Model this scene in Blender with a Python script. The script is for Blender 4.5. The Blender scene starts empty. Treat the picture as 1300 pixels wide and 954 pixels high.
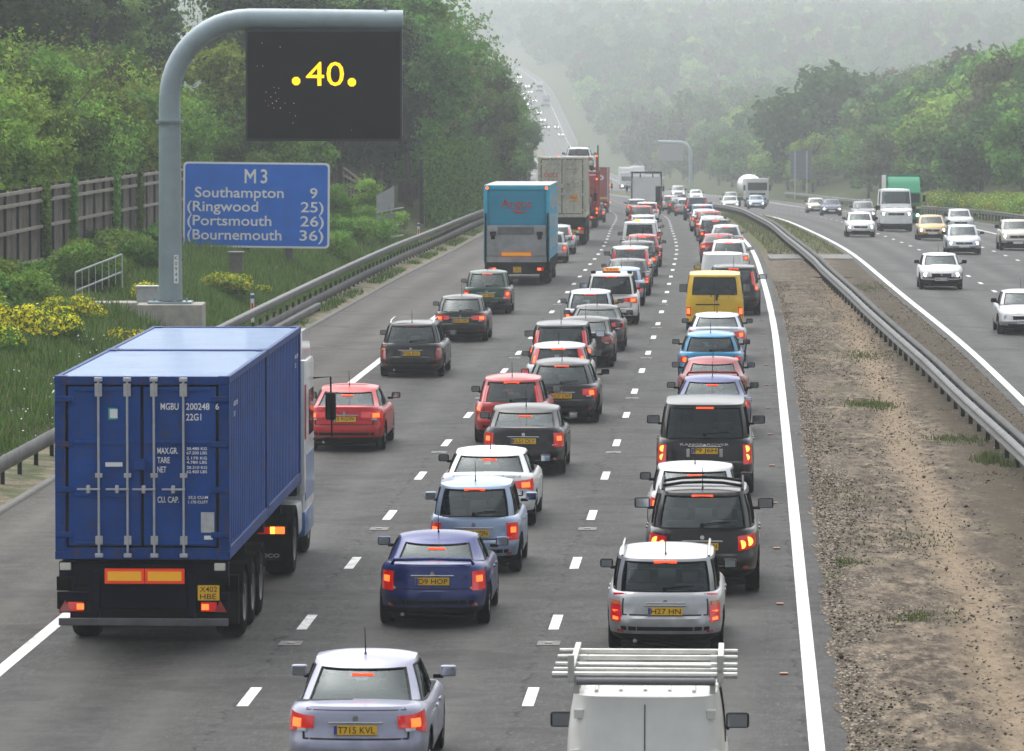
import bpy, bmesh, math, random
import numpy as np
from mathutils import Vector, Matrix

sc = bpy.context.scene
R = math.radians
# ------------------------------------------------------------------ camera
cam_d = bpy.data.cameras.new("camera")
cam = bpy.data.objects.new("camera", cam_d)
sc.collection.objects.link(cam)
cam.location = (0, 0, 8.35)
cam.rotation_euler = (R(90 - 3.482), 0, 0)
cam_d.sensor_width = 36
cam_d.lens = 186.6
cam_d.clip_start = 1.0
cam_d.clip_end = 20000
cam_d.dof.use_dof = True
cam_d.dof.focus_distance = 105
cam_d.dof.aperture_fstop = 7.5
sc.camera = cam
# ------------------------------------------------------------------ light
SUN_EL, SUN_AZ = 62, 330        # degrees; azimuth the light comes from, clockwise from +Y
world = bpy.data.worlds.new("World")
sc.world = world
world.use_nodes = True
wn, wl = world.node_tree.nodes, world.node_tree.links
wn.clear()
sky = wn.new('ShaderNodeTexSky')
sky.sky_type = 'NISHITA'
sky.sun_disc = False
sky.sun_elevation = R(SUN_EL)
sky.sun_rotation = R(SUN_AZ)
sky.air_density = 1.0
sky.dust_density = 4.0
sky.ozone_density = 1.0
hs = wn.new('ShaderNodeHueSaturation')
hs.inputs['Saturation'].default_value = 0.34
bg = wn.new('ShaderNodeBackground')
bg.inputs['Strength'].default_value = 0.15
wo = wn.new('ShaderNodeOutputWorld')
wl.new(sky.outputs[0], hs.inputs['Color'])
wl.new(hs.outputs[0], bg.inputs['Color'])
wl.new(bg.outputs[0], wo.inputs['Surface'])
sd = bpy.data.lights.new("sun", 'SUN')
sd.energy = 1.5
sd.angle = R(125)
sd.color = (1.0, 0.985, 0.96)
sun = bpy.data.objects.new("sun", sd)
sc.collection.objects.link(sun)
_d = Vector((math.sin(R(SUN_AZ)) * math.cos(R(SUN_EL)), math.cos(R(SUN_AZ)) * math.cos(R(SUN_EL)), math.sin(R(SUN_EL))))
sun.rotation_euler = _d.to_track_quat('Z', 'Y').to_euler()
sc.view_settings.view_transform = 'Standard'
sc.view_settings.look = 'None'
sc.view_settings.gamma = 1
sc.view_settings.use_curve_mapping = False
sc.view_settings.exposure = 0.64
sc.render.engine = 'CYCLES'
sc.cycles.use_denoising = True
sc.cycles.max_bounces = 8
sc.cycles.diffuse_bounces = 3
sc.cycles.glossy_bounces = 3
sc.cycles.transparent_max_bounces = 12
sc.cycles.volume_bounces = 3
sc.cycles.caustics_reflective = False
sc.cycles.caustics_refractive = False
sc.render.resolution_x = 1024
sc.render.resolution_y = 751

COL = sc.collection
rnd = random.Random(7)
rng = np.random.default_rng(11)

# ------------------------------------------------------------------ materials
MATS = {}
def mat(name, col, rough=0.6, metal=0.0, coat=0.0, emit=None, es=0.0, var=0.0, vscale=3.0, bump=0.0, bscale=30.0, spec=0.5):
    if name in MATS:
        return MATS[name]
    m = bpy.data.materials.new(name)
    m.use_nodes = True
    nt = m.node_tree
    b = nt.nodes['Principled BSDF']
    b.inputs['Base Color'].default_value = (*col, 1)
    b.inputs['Roughness'].default_value = rough
    b.inputs['Metallic'].default_value = metal
    b.inputs['Coat Weight'].default_value = coat
    b.inputs['Coat Roughness'].default_value = 0.06
    b.inputs['Coat IOR'].default_value = 1.6
    b.inputs['Specular IOR Level'].default_value = spec
    if emit:
        b.inputs['Emission Color'].default_value = (*emit, 1)
        b.inputs['Emission Strength'].default_value = es
    if var > 0 or bump > 0:
        tc = nt.nodes.new('ShaderNodeTexCoord')
    if var > 0:
        n = nt.nodes.new('ShaderNodeTexNoise'); n.inputs['Scale'].default_value = vscale; n.inputs['Detail'].default_value = 8
        n.inputs['Roughness'].default_value = 0.65
        nt.links.new(tc.outputs['Object'], n.inputs['Vector'])
        mr = nt.nodes.new('ShaderNodeMapRange')
        mr.inputs['From Min'].default_value = 0.3; mr.inputs['From Max'].default_value = 0.7
        mr.inputs['To Min'].default_value = 1 - var; mr.inputs['To Max'].default_value = 1 + var
        nt.links.new(n.outputs['Fac'], mr.inputs['Value'])
        mx = nt.nodes.new('ShaderNodeVectorMath'); mx.operation = 'SCALE'
        mx.inputs[0].default_value = col
        nt.links.new(mr.outputs[0], mx.inputs['Scale'])
        nt.links.new(mx.outputs[0], b.inputs['Base Color'])
    if bump > 0:
        n2 = nt.nodes.new('ShaderNodeTexNoise'); n2.inputs['Scale'].default_value = bscale; n2.inputs['Detail'].default_value = 6
        nt.links.new(tc.outputs['Object'], n2.inputs['Vector'])
        bp = nt.nodes.new('ShaderNodeBump'); bp.inputs['Strength'].default_value = bump; bp.inputs['Distance'].default_value = 0.02
        nt.links.new(n2.outputs['Fac'], bp.inputs['Height'])
        nt.links.new(bp.outputs[0], b.inputs['Normal'])
    MATS[name] = m
    return m

def paint(name, col, metal=0.0):
    """car paint: base, faint road film, clear coat; the inside of a shell is dark trim"""
    key = 'paint_' + name
    if key in MATS:
        return MATS[key]
    m = mat(key, col, 0.38, metal, 0.5, var=0.10, vscale=1.6, spec=0.15)
    nt = m.node_tree
    b = nt.nodes['Principled BSDF']
    out = nt.nodes['Material Output']
    # road film that greys the sills and bumpers
    tc = nt.nodes.new('ShaderNodeTexCoord')
    sp = nt.nodes.new('ShaderNodeSeparateXYZ')
    nt.links.new(tc.outputs['Object'], sp.inputs[0])
    n = nt.nodes.new('ShaderNodeTexNoise'); n.inputs['Scale'].default_value = 5; n.inputs['Detail'].default_value = 6
    nt.links.new(tc.outputs['Object'], n.inputs['Vector'])
    ad = nt.nodes.new('ShaderNodeMath'); ad.operation = 'ADD'
    nt.links.new(sp.outputs['Z'], ad.inputs[0]); nt.links.new(n.outputs['Fac'], ad.inputs[1])
    mr = nt.nodes.new('ShaderNodeMapRange')
    mr.inputs['From Min'].default_value = 0.65; mr.inputs['From Max'].default_value = 1.25
    mr.inputs['To Min'].default_value = 0.5; mr.inputs['To Max'].default_value = 0.0
    nt.links.new(ad.outputs[0], mr.inputs['Value'])
    mx = nt.nodes.new('ShaderNodeMix'); mx.data_type = 'RGBA'
    src = b.inputs['Base Color'].links[0].from_socket
    nt.links.new(mr.outputs[0], mx.inputs['Factor'])
    nt.links.new(src, mx.inputs['A'])
    mx.inputs['B'].default_value = (0.07, 0.065, 0.06, 1)
    nt.links.new(mx.outputs['Result'], b.inputs['Base Color'])
    mr2 = nt.nodes.new('ShaderNodeMapRange')
    mr2.inputs['From Max'].default_value = 0.5
    mr2.inputs['To Min'].default_value = 0.52; mr2.inputs['To Max'].default_value = 0.15
    nt.links.new(mr.outputs[0], mr2.inputs['Value'])
    nt.links.new(mr2.outputs[0], b.inputs['Coat Weight'])
    geo = nt.nodes.new('ShaderNodeNewGeometry')
    dk = nt.nodes.new('ShaderNodeBsdfDiffuse'); dk.inputs['Color'].default_value = (0.02, 0.02, 0.022, 1)
    ms = nt.nodes.new('ShaderNodeMixShader')
    nt.links.new(geo.outputs['Backfacing'], ms.inputs[0])
    nt.links.new(b.outputs[0], ms.inputs[1]); nt.links.new(dk.outputs[0], ms.inputs[2])
    nt.links.new(ms.outputs[0], out.inputs['Surface'])
    return m

def glass(name, tint, refl=0.08):
    if name in MATS:
        return MATS[name]
    m = bpy.data.materials.new(name); m.use_nodes = True
    nt = m.node_tree; nt.nodes.clear()
    out = nt.nodes.new('ShaderNodeOutputMaterial')
    t = nt.nodes.new('ShaderNodeBsdfTransparent'); t.inputs['Color'].default_value = (*tint, 1)
    g = nt.nodes.new('ShaderNodeBsdfGlossy'); g.inputs['Roughness'].default_value = 0.03; g.inputs['Color'].default_value = (0.46, 0.52, 0.53, 1)
    lw = nt.nodes.new('ShaderNodeFresnel'); lw.inputs['IOR'].default_value = 1.55
    mr = nt.nodes.new('ShaderNodeMapRange'); mr.inputs['To Min'].default_value = refl; mr.inputs['To Max'].default_value = 1.0
    ms = nt.nodes.new('ShaderNodeMixShader')
    nt.links.new(lw.outputs[0], mr.inputs['Value'])
    nt.links.new(mr.outputs[0], ms.inputs[0]); nt.links.new(t.outputs[0], ms.inputs[1]); nt.links.new(g.outputs[0], ms.inputs[2])
    nt.links.new(ms.outputs[0], out.inputs['Surface'])
    MATS[name] = m
    return m

GLASS = glass('car_glass', (0.45, 0.51, 0.49), 0.05)
GLASS_DARK = glass('privacy_glass', (0.07, 0.075, 0.08), 0.04)
BLACK = mat('black_plastic', (0.005, 0.005, 0.006), 0.5, spec=.12)
RUBBER = mat('tyre_rubber', (0.005, 0.005, 0.005), 0.9, var=0.3, vscale=9, spec=.06)
RIM = mat('alloy', (0.42, 0.42, 0.43), 0.4, 0.7, var=0.15, vscale=14)
CHROME = mat('chrome', (0.6, 0.6, 0.6), 0.2, 1.0)
INTERIOR = mat('interior_cloth', (0.018, 0.018, 0.02), 0.9)
SEATM = mat('seat_cloth', (0.17, 0.17, 0.175), 0.9)
RED_LENS = mat('red_lens', (0.26, 0.005, 0.007), 0.25, coat=1.0, emit=(1, 0.006, 0.003), es=0.20)
DULL_LENS = mat('red_lens_unlit', (0.30, 0.012, 0.014), 0.25, coat=1.0)
CLEAR_LENS = mat('clear_lens', (0.55, 0.56, 0.58), 0.2, coat=1.0)
AMBER_LENS = mat('amber_lens', (0.6, 0.16, 0.02), 0.25, coat=1.0)
BRAKE = mat('lit_brake_lamp', (0.8, 0.05, 0.02), 0.4, emit=(1, 0.13, 0.02), es=1.7)
STOP = mat('lit_stop_strip', (0.7, 0.03, 0.01), 0.4, emit=(1, 0.06, 0.012), es=1.5)
BRAKE_HOT = mat('lit_brake_bulb', (1, 0.2, 0.05), 0.4, emit=(1, 0.34, 0.04), es=2.6)
HEAD = mat('lit_headlamp', (1, 1, 0.95), 0.3, emit=(1, 0.96, 0.86), es=5.0)
PLATE_Y = mat('yellow_plate', (0.80, 0.46, 0.02), 0.35, var=0.06, vscale=9)
PLATE_W = mat('white_plate', (0.7, 0.7, 0.68), 0.4)
INK = mat('plate_black', (0.012, 0.012, 0.012), 0.5)
GALV = mat('galvanised_steel', (0.40, 0.41, 0.42), 0.5, 0.35, var=0.18, vscale=4)
WHITEINK = mat('white_lettering', (0.78, 0.80, 0.80), 0.5)

def grime(m, strength=.55, col=(0.10, 0.055, 0.03)):
    """rust and road dirt running down a painted steel surface"""
    nt = m.node_tree; b = nt.nodes['Principled BSDF']
    tc = nt.nodes.new('ShaderNodeTexCoord'); mp = nt.nodes.new('ShaderNodeMapping'); mp.inputs['Scale'].default_value = (5, 5, .55)
    nt.links.new(tc.outputs['Object'], mp.inputs['Vector'])
    n = nt.nodes.new('ShaderNodeTexNoise'); n.inputs['Scale'].default_value = 1.6; n.inputs['Detail'].default_value = 8; n.inputs['Roughness'].default_value = .7
    nt.links.new(mp.outputs[0], n.inputs['Vector'])
    n2 = nt.nodes.new('ShaderNodeTexNoise'); n2.inputs['Scale'].default_value = 7; n2.inputs['Detail'].default_value = 6
    nt.links.new(tc.outputs['Object'], n2.inputs['Vector'])
    a = nt.nodes.new('ShaderNodeMath'); a.operation = 'ADD'; nt.links.new(n.outputs['Fac'], a.inputs[0]); nt.links.new(n2.outputs['Fac'], a.inputs[1])
    mr = nt.nodes.new('ShaderNodeMapRange'); mr.inputs['From Min'].default_value = 1.02; mr.inputs['From Max'].default_value = 1.30; mr.inputs['To Max'].default_value = strength
    nt.links.new(a.outputs[0], mr.inputs['Value'])
    mx = nt.nodes.new('ShaderNodeMix'); mx.data_type = 'RGBA'; nt.links.new(mr.outputs[0], mx.inputs['Factor'])
    s_ = b.inputs['Base Color']
    if s_.links: nt.links.new(s_.links[0].from_socket, mx.inputs['A'])
    else: mx.inputs['A'].default_value = s_.default_value
    mx.inputs['B'].default_value = (*col, 1)
    nt.links.new(mx.outputs['Result'], s_)
    return m

# ------------------------------------------------------------------ mesh helper
class MB:
    def __init__(s):
        s.v = []; s.f = []; s.m = []
    def add(s, vs, fs, mi=0):
        o = len(s.v)
        s.v += [tuple(p) for p in vs]
        s.f += [tuple(o + i for i in f) for f in fs]
        s.m += [mi] * len(fs)
        return s
    def box(s, x0, x1, y0, y1, z0, z1, mi=0, bev=0.0):
        if x0 > x1: x0, x1 = x1, x0
        if y0 > y1: y0, y1 = y1, y0
        if z0 > z1: z0, z1 = z1, z0
        b = min(bev, (x1-x0)/2.2, (y1-y0)/2.2, (z1-z0)/2.2)
        if b <= 0:
            vs = [(x, y, z) for z in (z0, z1) for y in (y0, y1) for x in (x0, x1)]
            s.add(vs, [(0, 2, 3, 1), (4, 5, 7, 6), (0, 1, 5, 4), (2, 6, 7, 3), (0, 4, 6, 2), (1, 3, 7, 5)], mi)
            return s
        bm = bmesh.new()
        bmesh.ops.create_cube(bm, size=1)
        for v in bm.verts:
            v.co = Vector(((x0+x1)/2 + v.co.x*(x1-x0), (y0+y1)/2 + v.co.y*(y1-y0), (z0+z1)/2 + v.co.z*(z1-z0)))
        bmesh.ops.bevel(bm, geom=bm.edges[:], offset=b, segments=2, profile=0.6, affect='EDGES')
        bm.verts.index_update()
        s.add([v.co[:] for v in bm.verts], [[v.index for v in f.verts] for f in bm.faces], mi)
        bm.free()
        return s
    def tube(s, pts, rad, n=8, mi=0, caps=True):
        pts = [Vector(p) for p in pts]
        rads = rad if isinstance(rad, (list, tuple)) else [rad]*len(pts)
        rings = []
        d0 = (pts[1]-pts[0]).normalized()
        b = Vector((0, 1, 0)) if abs(d0.y) < .9 else Vector((0, 0, 1))
        for i, p in enumerate(pts):
            d = (pts[min(i+1, len(pts)-1)] - pts[max(i-1, 0)]).normalized()
            b = (b-d*b.dot(d)).normalized(); a = b.cross(d).normalized()
            rings.append([p + a*math.cos(2*math.pi*k/n)*rads[i] + b*math.sin(2*math.pi*k/n)*rads[i] for k in range(n)])
        vs = [q for r in rings for q in r]
        fs = []
        for i in range(len(pts)-1):
            for k in range(n):
                fs.append((i*n+k, i*n+(k+1) % n, (i+1)*n+(k+1) % n, (i+1)*n+k))
        if caps:
            fs.append(tuple(range(n))); fs.append(tuple((len(pts)-1)*n + k for k in reversed(range(n))))
        s.add(vs, fs, mi)
        return s
    def lathe_x(s, prof, cx, cy, cz, n=24, mi=0):
        """profile [(x, r)] turned about a lateral axis"""
        vs = []; fs = []
        for (x, r) in prof:
            for k in range(n):
                a = 2*math.pi*k/n
                vs.append((cx+x, cy+r*math.cos(a), cz+r*math.sin(a)))
        for i in range(len(prof)-1):
            for k in range(n):
                fs.append((i*n+k, i*n+(k+1) % n, (i+1)*n+(k+1) % n, (i+1)*n+k))
        s.add(vs, fs, mi)
        return s
    def prism(s, poly, x0, x1, mi=0):
        """polygon [(y,z)] extruded across x"""
        n = len(poly)
        vs = [(x0, y, z) for y, z in poly] + [(x1, y, z) for y, z in poly]
        fs = [tuple(range(n)), tuple(n+i for i in reversed(range(n)))]
        fs += [(i, n+i, n+(i+1) % n, (i+1) % n) for i in range(n)]
        s.add(vs, fs, mi)
        return s
    def build(s, name, mats, parent=None, smooth=False, angle=40):
        me = bpy.data.meshes.new(name)
        me.from_pydata(s.v, [], s.f)
        if not isinstance(mats, (list, tuple)): mats = [mats]
        for m in mats: me.materials.append(m)
        if len(mats) > 1:
            me.polygons.foreach_set('material_index', s.m)
        bm = bmesh.new(); bm.from_mesh(me)
        bmesh.ops.recalc_face_normals(bm, faces=bm.faces[:])
        bm.to_mesh(me); bm.free()
        if smooth:
            me.polygons.foreach_set('use_smooth', [True]*len(me.polygons))
            me.set_sharp_from_angle(angle=R(angle))
        me.update()
        return link(name, me, parent)

def link(name, data, parent=None):
    o = bpy.data.objects.new(name, data)
    COL.objects.link(o)
    if parent is not None: o.parent = parent
    return o

def tag(o, label=None, cat=None, group=None, kind=None):
    if label: o['label'] = label
    if cat: o['category'] = cat
    if group: o['group'] = group
    if kind: o['kind'] = kind
    return o

def empty(name, loc=(0, 0, 0), rz=0.0, s=1.0):
    o = bpy.data.objects.new(name, None)
    o.empty_display_size = 0.3
    COL.objects.link(o)
    o.location = loc; o.rotation_euler = (0, 0, rz); o.scale = (s, s, s)
    return o

def raw_mesh(name, verts, faces, mats, smooth=False):
    """fast numpy mesh of quads or triangles (faces: n x k array)"""
    me = bpy.data.meshes.new(name)
    nv = len(verts); nf, k = faces.shape
    me.vertices.add(nv); me.vertices.foreach_set('co', np.asarray(verts, dtype=np.float32).ravel())
    me.loops.add(nf*k); me.loops.foreach_set('vertex_index', faces.astype(np.int32).ravel())
    me.polygons.add(nf); me.polygons.foreach_set('loop_start', np.arange(0, nf*k, k, dtype=np.int32))
    me.polygons.foreach_set('loop_total', np.full(nf, k, dtype=np.int32))
    if smooth: me.polygons.foreach_set('use_smooth', np.ones(nf, dtype=bool))
    for m in (mats if isinstance(mats, (list, tuple)) else [mats]): me.materials.append(m)
    me.update(calc_edges=True)
    return me

def point_attr(me, name, vals):
    a = me.attributes.new(name, 'FLOAT', 'POINT')
    a.data.foreach_set('value', np.asarray(vals, dtype=np.float32))

def text_mesh(txt, size=1.0, sx=1.0, bold=0.0, ext=0.0, align='CENTER', space=1.0):
    cu = bpy.data.curves.new('lettering', 'FONT')
    cu.body = txt; cu.size = size; cu.offset = bold; cu.extrude = ext
    cu.align_x = align; cu.align_y = 'CENTER'; cu.space_character = space
    cu.resolution_u = 3
    o = bpy.data.objects.new('tmp', cu)
    COL.objects.link(o)
    dg = bpy.context.evaluated_depsgraph_get(); dg.update()
    me = bpy.data.meshes.new_from_object(o.evaluated_get(dg))
    bpy.data.objects.remove(o); bpy.data.curves.remove(cu)
    if me.vertices:
        co = np.zeros(len(me.vertices)*3); me.vertices.foreach_get('co', co); co = co.reshape(-1, 3)
        co[:, 0] *= sx
        me.vertices.foreach_set('co', co.ravel())
    me.name = 'lettering'
    return me

def lettering(txt, x, y, z, size, m, parent, sx=1.0, bold=0.0, name='lettering', align='CENTER', front=False, space=1.0):
    """text standing upright in the XZ plane, read by somebody looking along +Y (front: read looking along -Y)"""
    me = text_mesh(txt, size, sx, bold, 0.0, align, space)
    me.materials.clear(); me.materials.append(m)
    o = link(name, me, parent)
    o.location = (x, y, z)
    o.rotation_euler = (R(90), 0, R(180) if front else 0)
    return o

# ------------------------------------------------------------------ the lie of the road
def hermite(xs, ys):
    xs = np.array(xs, float); ys = np.array(ys, float)
    h = np.diff(xs); d = np.diff(ys)/h
    m = np.zeros(len(xs)); m[0] = d[0]; m[-1] = d[-1]
    m[1:-1] = (d[:-1]*h[1:] + d[1:]*h[:-1])/(h[1:]+h[:-1])
    def f(x):
        x = np.clip(np.asarray(x, float), xs[0], xs[-1])
        i = np.clip(np.searchsorted(xs, x, side='right')-1, 0, len(xs)-2)
        t = (x-xs[i])/h[i]
        return ((2*t**3-3*t**2+1)*ys[i] + (t**3-2*t**2+t)*h[i]*m[i] + (-2*t**3+3*t**2)*ys[i+1] + (t**3-t**2)*h[i]*m[i+1])
    return f
ref = hermite([-60, 0, 76.5, 121.5, 166.5, 211.5, 256.5, 319, 378, 430, 475, 605, 800, 1100, 1640, 1950, 2150, 2300, 2600, 4000, 6500],
              [-5.4, -2.8, .6, 2.6, 4.57, 6.33, 7.96, 9.6, 11.08, 12.0, 12.4, 12.2, 10.5, 7.5, 1.3, -5.5, -12, -18, -34, -160, -300])
zroad = hermite([-60, 0, 60, 110, 166.5, 211.5, 256.5, 319, 378, 430, 475, 560, 660, 800, 1000, 1300, 1500, 1640, 1800, 1950, 2150, 2300, 2600, 3300, 4200, 5200, 6500],
                [0, 0, 0, 0, -.2, -.6, -1.2, -2.25, -3.46, -4.7, -5.8, -7.8, -9.8, -12.9, -17.3, -21.6, -22.6, -20.6, -13.0, -4.7, .7, 3.6, 9, 19, 35, 60, 100])
med = hermite([-60, 60, 128, 143, 186, 257, 345, 500, 6000], [6.5, 6.3, 5.8, 5.6, 4.95, 4.6, 4.4, 4.0, 4.0])
L_IN, HS = -7.3, -10.7
def opp(D): return 3.65 + med(D)
def cross(off, D):
    """height of the land over the carriageway level at a lateral offset"""
    off = np.asarray(off, float)
    left = np.interp(-off, [0, 10.7, 11.0, 12.4, 13.4, 14.6, 17, 20, 24, 32, 45, 70, 140, 400],
                     [0, 0, 0.02, .12, .5, 1.05, 1.45, 1.7, 2.3, 3.6, 6.0, 10, 16, 30])
    e = opp(D) + 14.4
    r = off - e
    right = np.interp(r, [-15, -1, 0, .5, 3, 8, 14, 26, 60, 140, 400], [0, 0, 0, .05, .5, 1.9, 3.4, 5.5, 9, 14, 26])
    fall = -0.018*np.clip(off-9, 0, 15)
    return np.where(off < 0, left, right + fall)
def ground(off, D): return zroad(D) + cross(off, D)
def W(off, D, dz=0.0):
    return (float(ref(D))+off, float(D), float(ground(off, D))+dz)
def heading(D):
    return -math.atan2(float(ref(D+4)-ref(D-4)), 8.0)
# ------------------------------------------------------------------ node helpers for the big surfaces
class NT:
    def __init__(s, name):
        s.m = bpy.data.materials.new(name); s.m.use_nodes = True
        s.t = s.m.node_tree; s.b = s.t.nodes['Principled BSDF']; s.out = s.t.nodes['Material Output']
        MATS[name] = s.m
    def n(s, typ, **kw):
        nd = s.t.nodes.new(typ)
        for k, v in kw.items():
            if k.startswith('i_'): nd.inputs[k[2:].replace('_', ' ')].default_value = v
            else: setattr(nd, k, v)
        return nd
    def l(s, a, b): s.t.links.new(a, b)
    def noise(s, vec, scale, detail=6, rough=0.6, dist=0.0):
        nd = s.n('ShaderNodeTexNoise'); nd.inputs['Scale'].default_value = scale
        nd.inputs['Detail'].default_value = detail; nd.inputs['Roughness'].default_value = rough
        nd.inputs['Distortion'].default_value = dist
        s.l(vec, nd.inputs['Vector']); return nd.outputs['Fac']
    def rng(s, v, a, b, c=0.0, d=1.0):
        nd = s.n('ShaderNodeMapRange'); nd.inputs['From Min'].default_value = a; nd.inputs['From Max'].default_value = b
        nd.inputs['To Min'].default_value = c; nd.inputs['To Max'].default_value = d
        s.l(v, nd.inputs['Value']); return nd.outputs[0]
    def mix(s, f, a, b):
        nd = s.n('ShaderNodeMix', data_type='RGBA')
        if isinstance(f, float): nd.inputs['Factor'].default_value = f
        else: s.l(f, nd.inputs['Factor'])
        for k, c in (('A', a), ('B', b)):
            if isinstance(c, tuple): nd.inputs[k].default_value = (*c, 1)
            else: s.l(c, nd.inputs[k])
        return nd.outputs['Result']
    def math(s, op, a, b=None):
        nd = s.n('ShaderNodeMath', operation=op)
        for i, v in enumerate((a, b)):
            if v is None: continue
            if isinstance(v, (int, float)): nd.inputs[i].default_value = v
            else: s.l(v, nd.inputs[i])
        return nd.outputs[0]
    def bump(s, h, strength, dist):
        nd = s.n('ShaderNodeBump'); nd.inputs['Strength'].default_value = strength; nd.inputs['Distance'].default_value = dist
        s.l(h, nd.inputs['Height']); s.l(nd.outputs[0], s.b.inputs['Normal'])

def asphalt(name, base, side=1):
    q = NT(name)
    uv = q.n('ShaderNodeUVMap').outputs[0]
    sp = q.n('ShaderNodeSeparateXYZ'); q.l(uv, sp.inputs[0])
    u, v = sp.outputs['X'], sp.outputs['Y']
    st = q.n('ShaderNodeCombineXYZ'); q.l(u, st.inputs['X']); q.l(q.math('MULTIPLY', v, 0.06), st.inputs['Y'])
    mps = q.n('ShaderNodeMapping'); mps.inputs['Scale'].default_value = (1, .22, 1); q.l(uv, mps.inputs['Vector']); sv = mps.outputs[0]
    long = q.noise(st.outputs[0], 1.6, 5, 0.6)
    big = q.noise(uv, 0.12, 6, 0.65)
    mid = q.noise(uv, 1.4, 7, 0.7)
    fine = q.noise(uv, 38, 3, 0.7)
    c = q.mix(q.rng(fine, .3, .7), tuple(x*.68 for x in base), tuple(x*1.34 for x in base))
    # two polished wheel paths and a darker drip line in every lane
    ph = q.math('FRACT', q.math('DIVIDE', q.math('ADD', u, 36.5*side), 3.65))
    d = q.math('ABSOLUTE', q.math('SUBTRACT', ph, 0.5))
    c = q.mix(q.rng(q.noise(sv, 9, 6, 0.85), .38, .60, .0, .85), c, tuple(x*.50 for x in base))
    c = q.mix(q.rng(q.noise(sv, 16, 4, 0.8), .56, .66, .0, .7), c, tuple(x*2.0 for x in base))
    trk = q.math('ABSOLUTE', q.math('SUBTRACT', d, 0.22))
    trk = q.rng(trk, 0.0, 0.13, 1.0, 0.0)
    drip = q.rng(d, 0.0, 0.12, 1.0, 0.0)
    c = q.mix(q.math('MULTIPLY', trk, q.rng(long, .3, .7, .35, .9)), c, tuple(x*1.42 for x in base))
    c = q.mix(q.math('MULTIPLY', drip, q.rng(mid, .35, .65, .25, .85)), c, tuple(x*.40 for x in base))
    c = q.mix(q.rng(big, .36, .68, 0, .5), c, tuple(x*.72 for x in base))
    c = q.mix(q.rng(long, .55, .8, 0, .6), c, tuple(x*.72 for x in base))
    # the paver's seam along each lane line, cracked
    wob = q.noise(uv, 0.7, 6, 0.75)
    sm = q.math('ADD', q.math('MULTIPLY', q.math('SUBTRACT', wob, 0.5), 0.30), ph)
    sm = q.math('FRACT', q.math('ADD', sm, 0.12))
    sm = q.rng(q.math('ABSOLUTE', q.math('SUBTRACT', sm, 0.09)), 0.003, 0.011, 1.0, 0.0)
    c = q.mix(q.math('MULTIPLY', sm, q.rng(mid, .42, .55)), c, tuple(x*.25 for x in base))
    # repaired transverse cuts, one in a while
    w2 = q.n('ShaderNodeTexWave', wave_type='BANDS', bands_direction='Y'); w2.inputs['Scale'].default_value = 0.0135
    w2.inputs['Distortion'].default_value = 0.5; w2.inputs['Detail'].default_value = 3
    q.l(uv, w2.inputs['Vector'])
    c = q.mix(q.math('MULTIPLY', q.rng(q.noise(uv, .28, 2, .4), .60, .62), q.rng(q.noise(sv, 3, 3, .5), .3, .6, .2, .6)), c, tuple(x*.45 for x in base))
    c = q.mix(q.rng(w2.outputs['Fac'], .985, 1.0, 0, .75), c, tuple(x*.6 for x in base))
    q.l(c, q.b.inputs['Base Color'])
    q.l(q.rng(mid, .3, .7, .62, .82), q.b.inputs['Roughness'])
    q.b.inputs['Specular IOR Level'].default_value = 0.16
    q.bump(fine, 0.5, 0.02)
    return q.m
ASPH = asphalt('asphalt', (0.070, 0.069, 0.065))
ASPH_HS = asphalt('asphalt_hard_shoulder', (0.084, 0.077, 0.067))
ASPH_OPP = asphalt('asphalt_oncoming', (0.084, 0.083, 0.079))

def worn_paint():
    q = NT('road_paint')
    tc = q.n('ShaderNodeTexCoord').outputs['Object']
    f = q.noise(tc, 4, 8, 0.85)
    c = q.mix(q.rng(f, .46, .66), (0.78, 0.79, 0.77), (0.28, 0.28, 0.27))
    q.l(c, q.b.inputs['Base Color']); q.b.inputs['Roughness'].default_value = 0.6
    return q.m
LINE = worn_paint()

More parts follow.
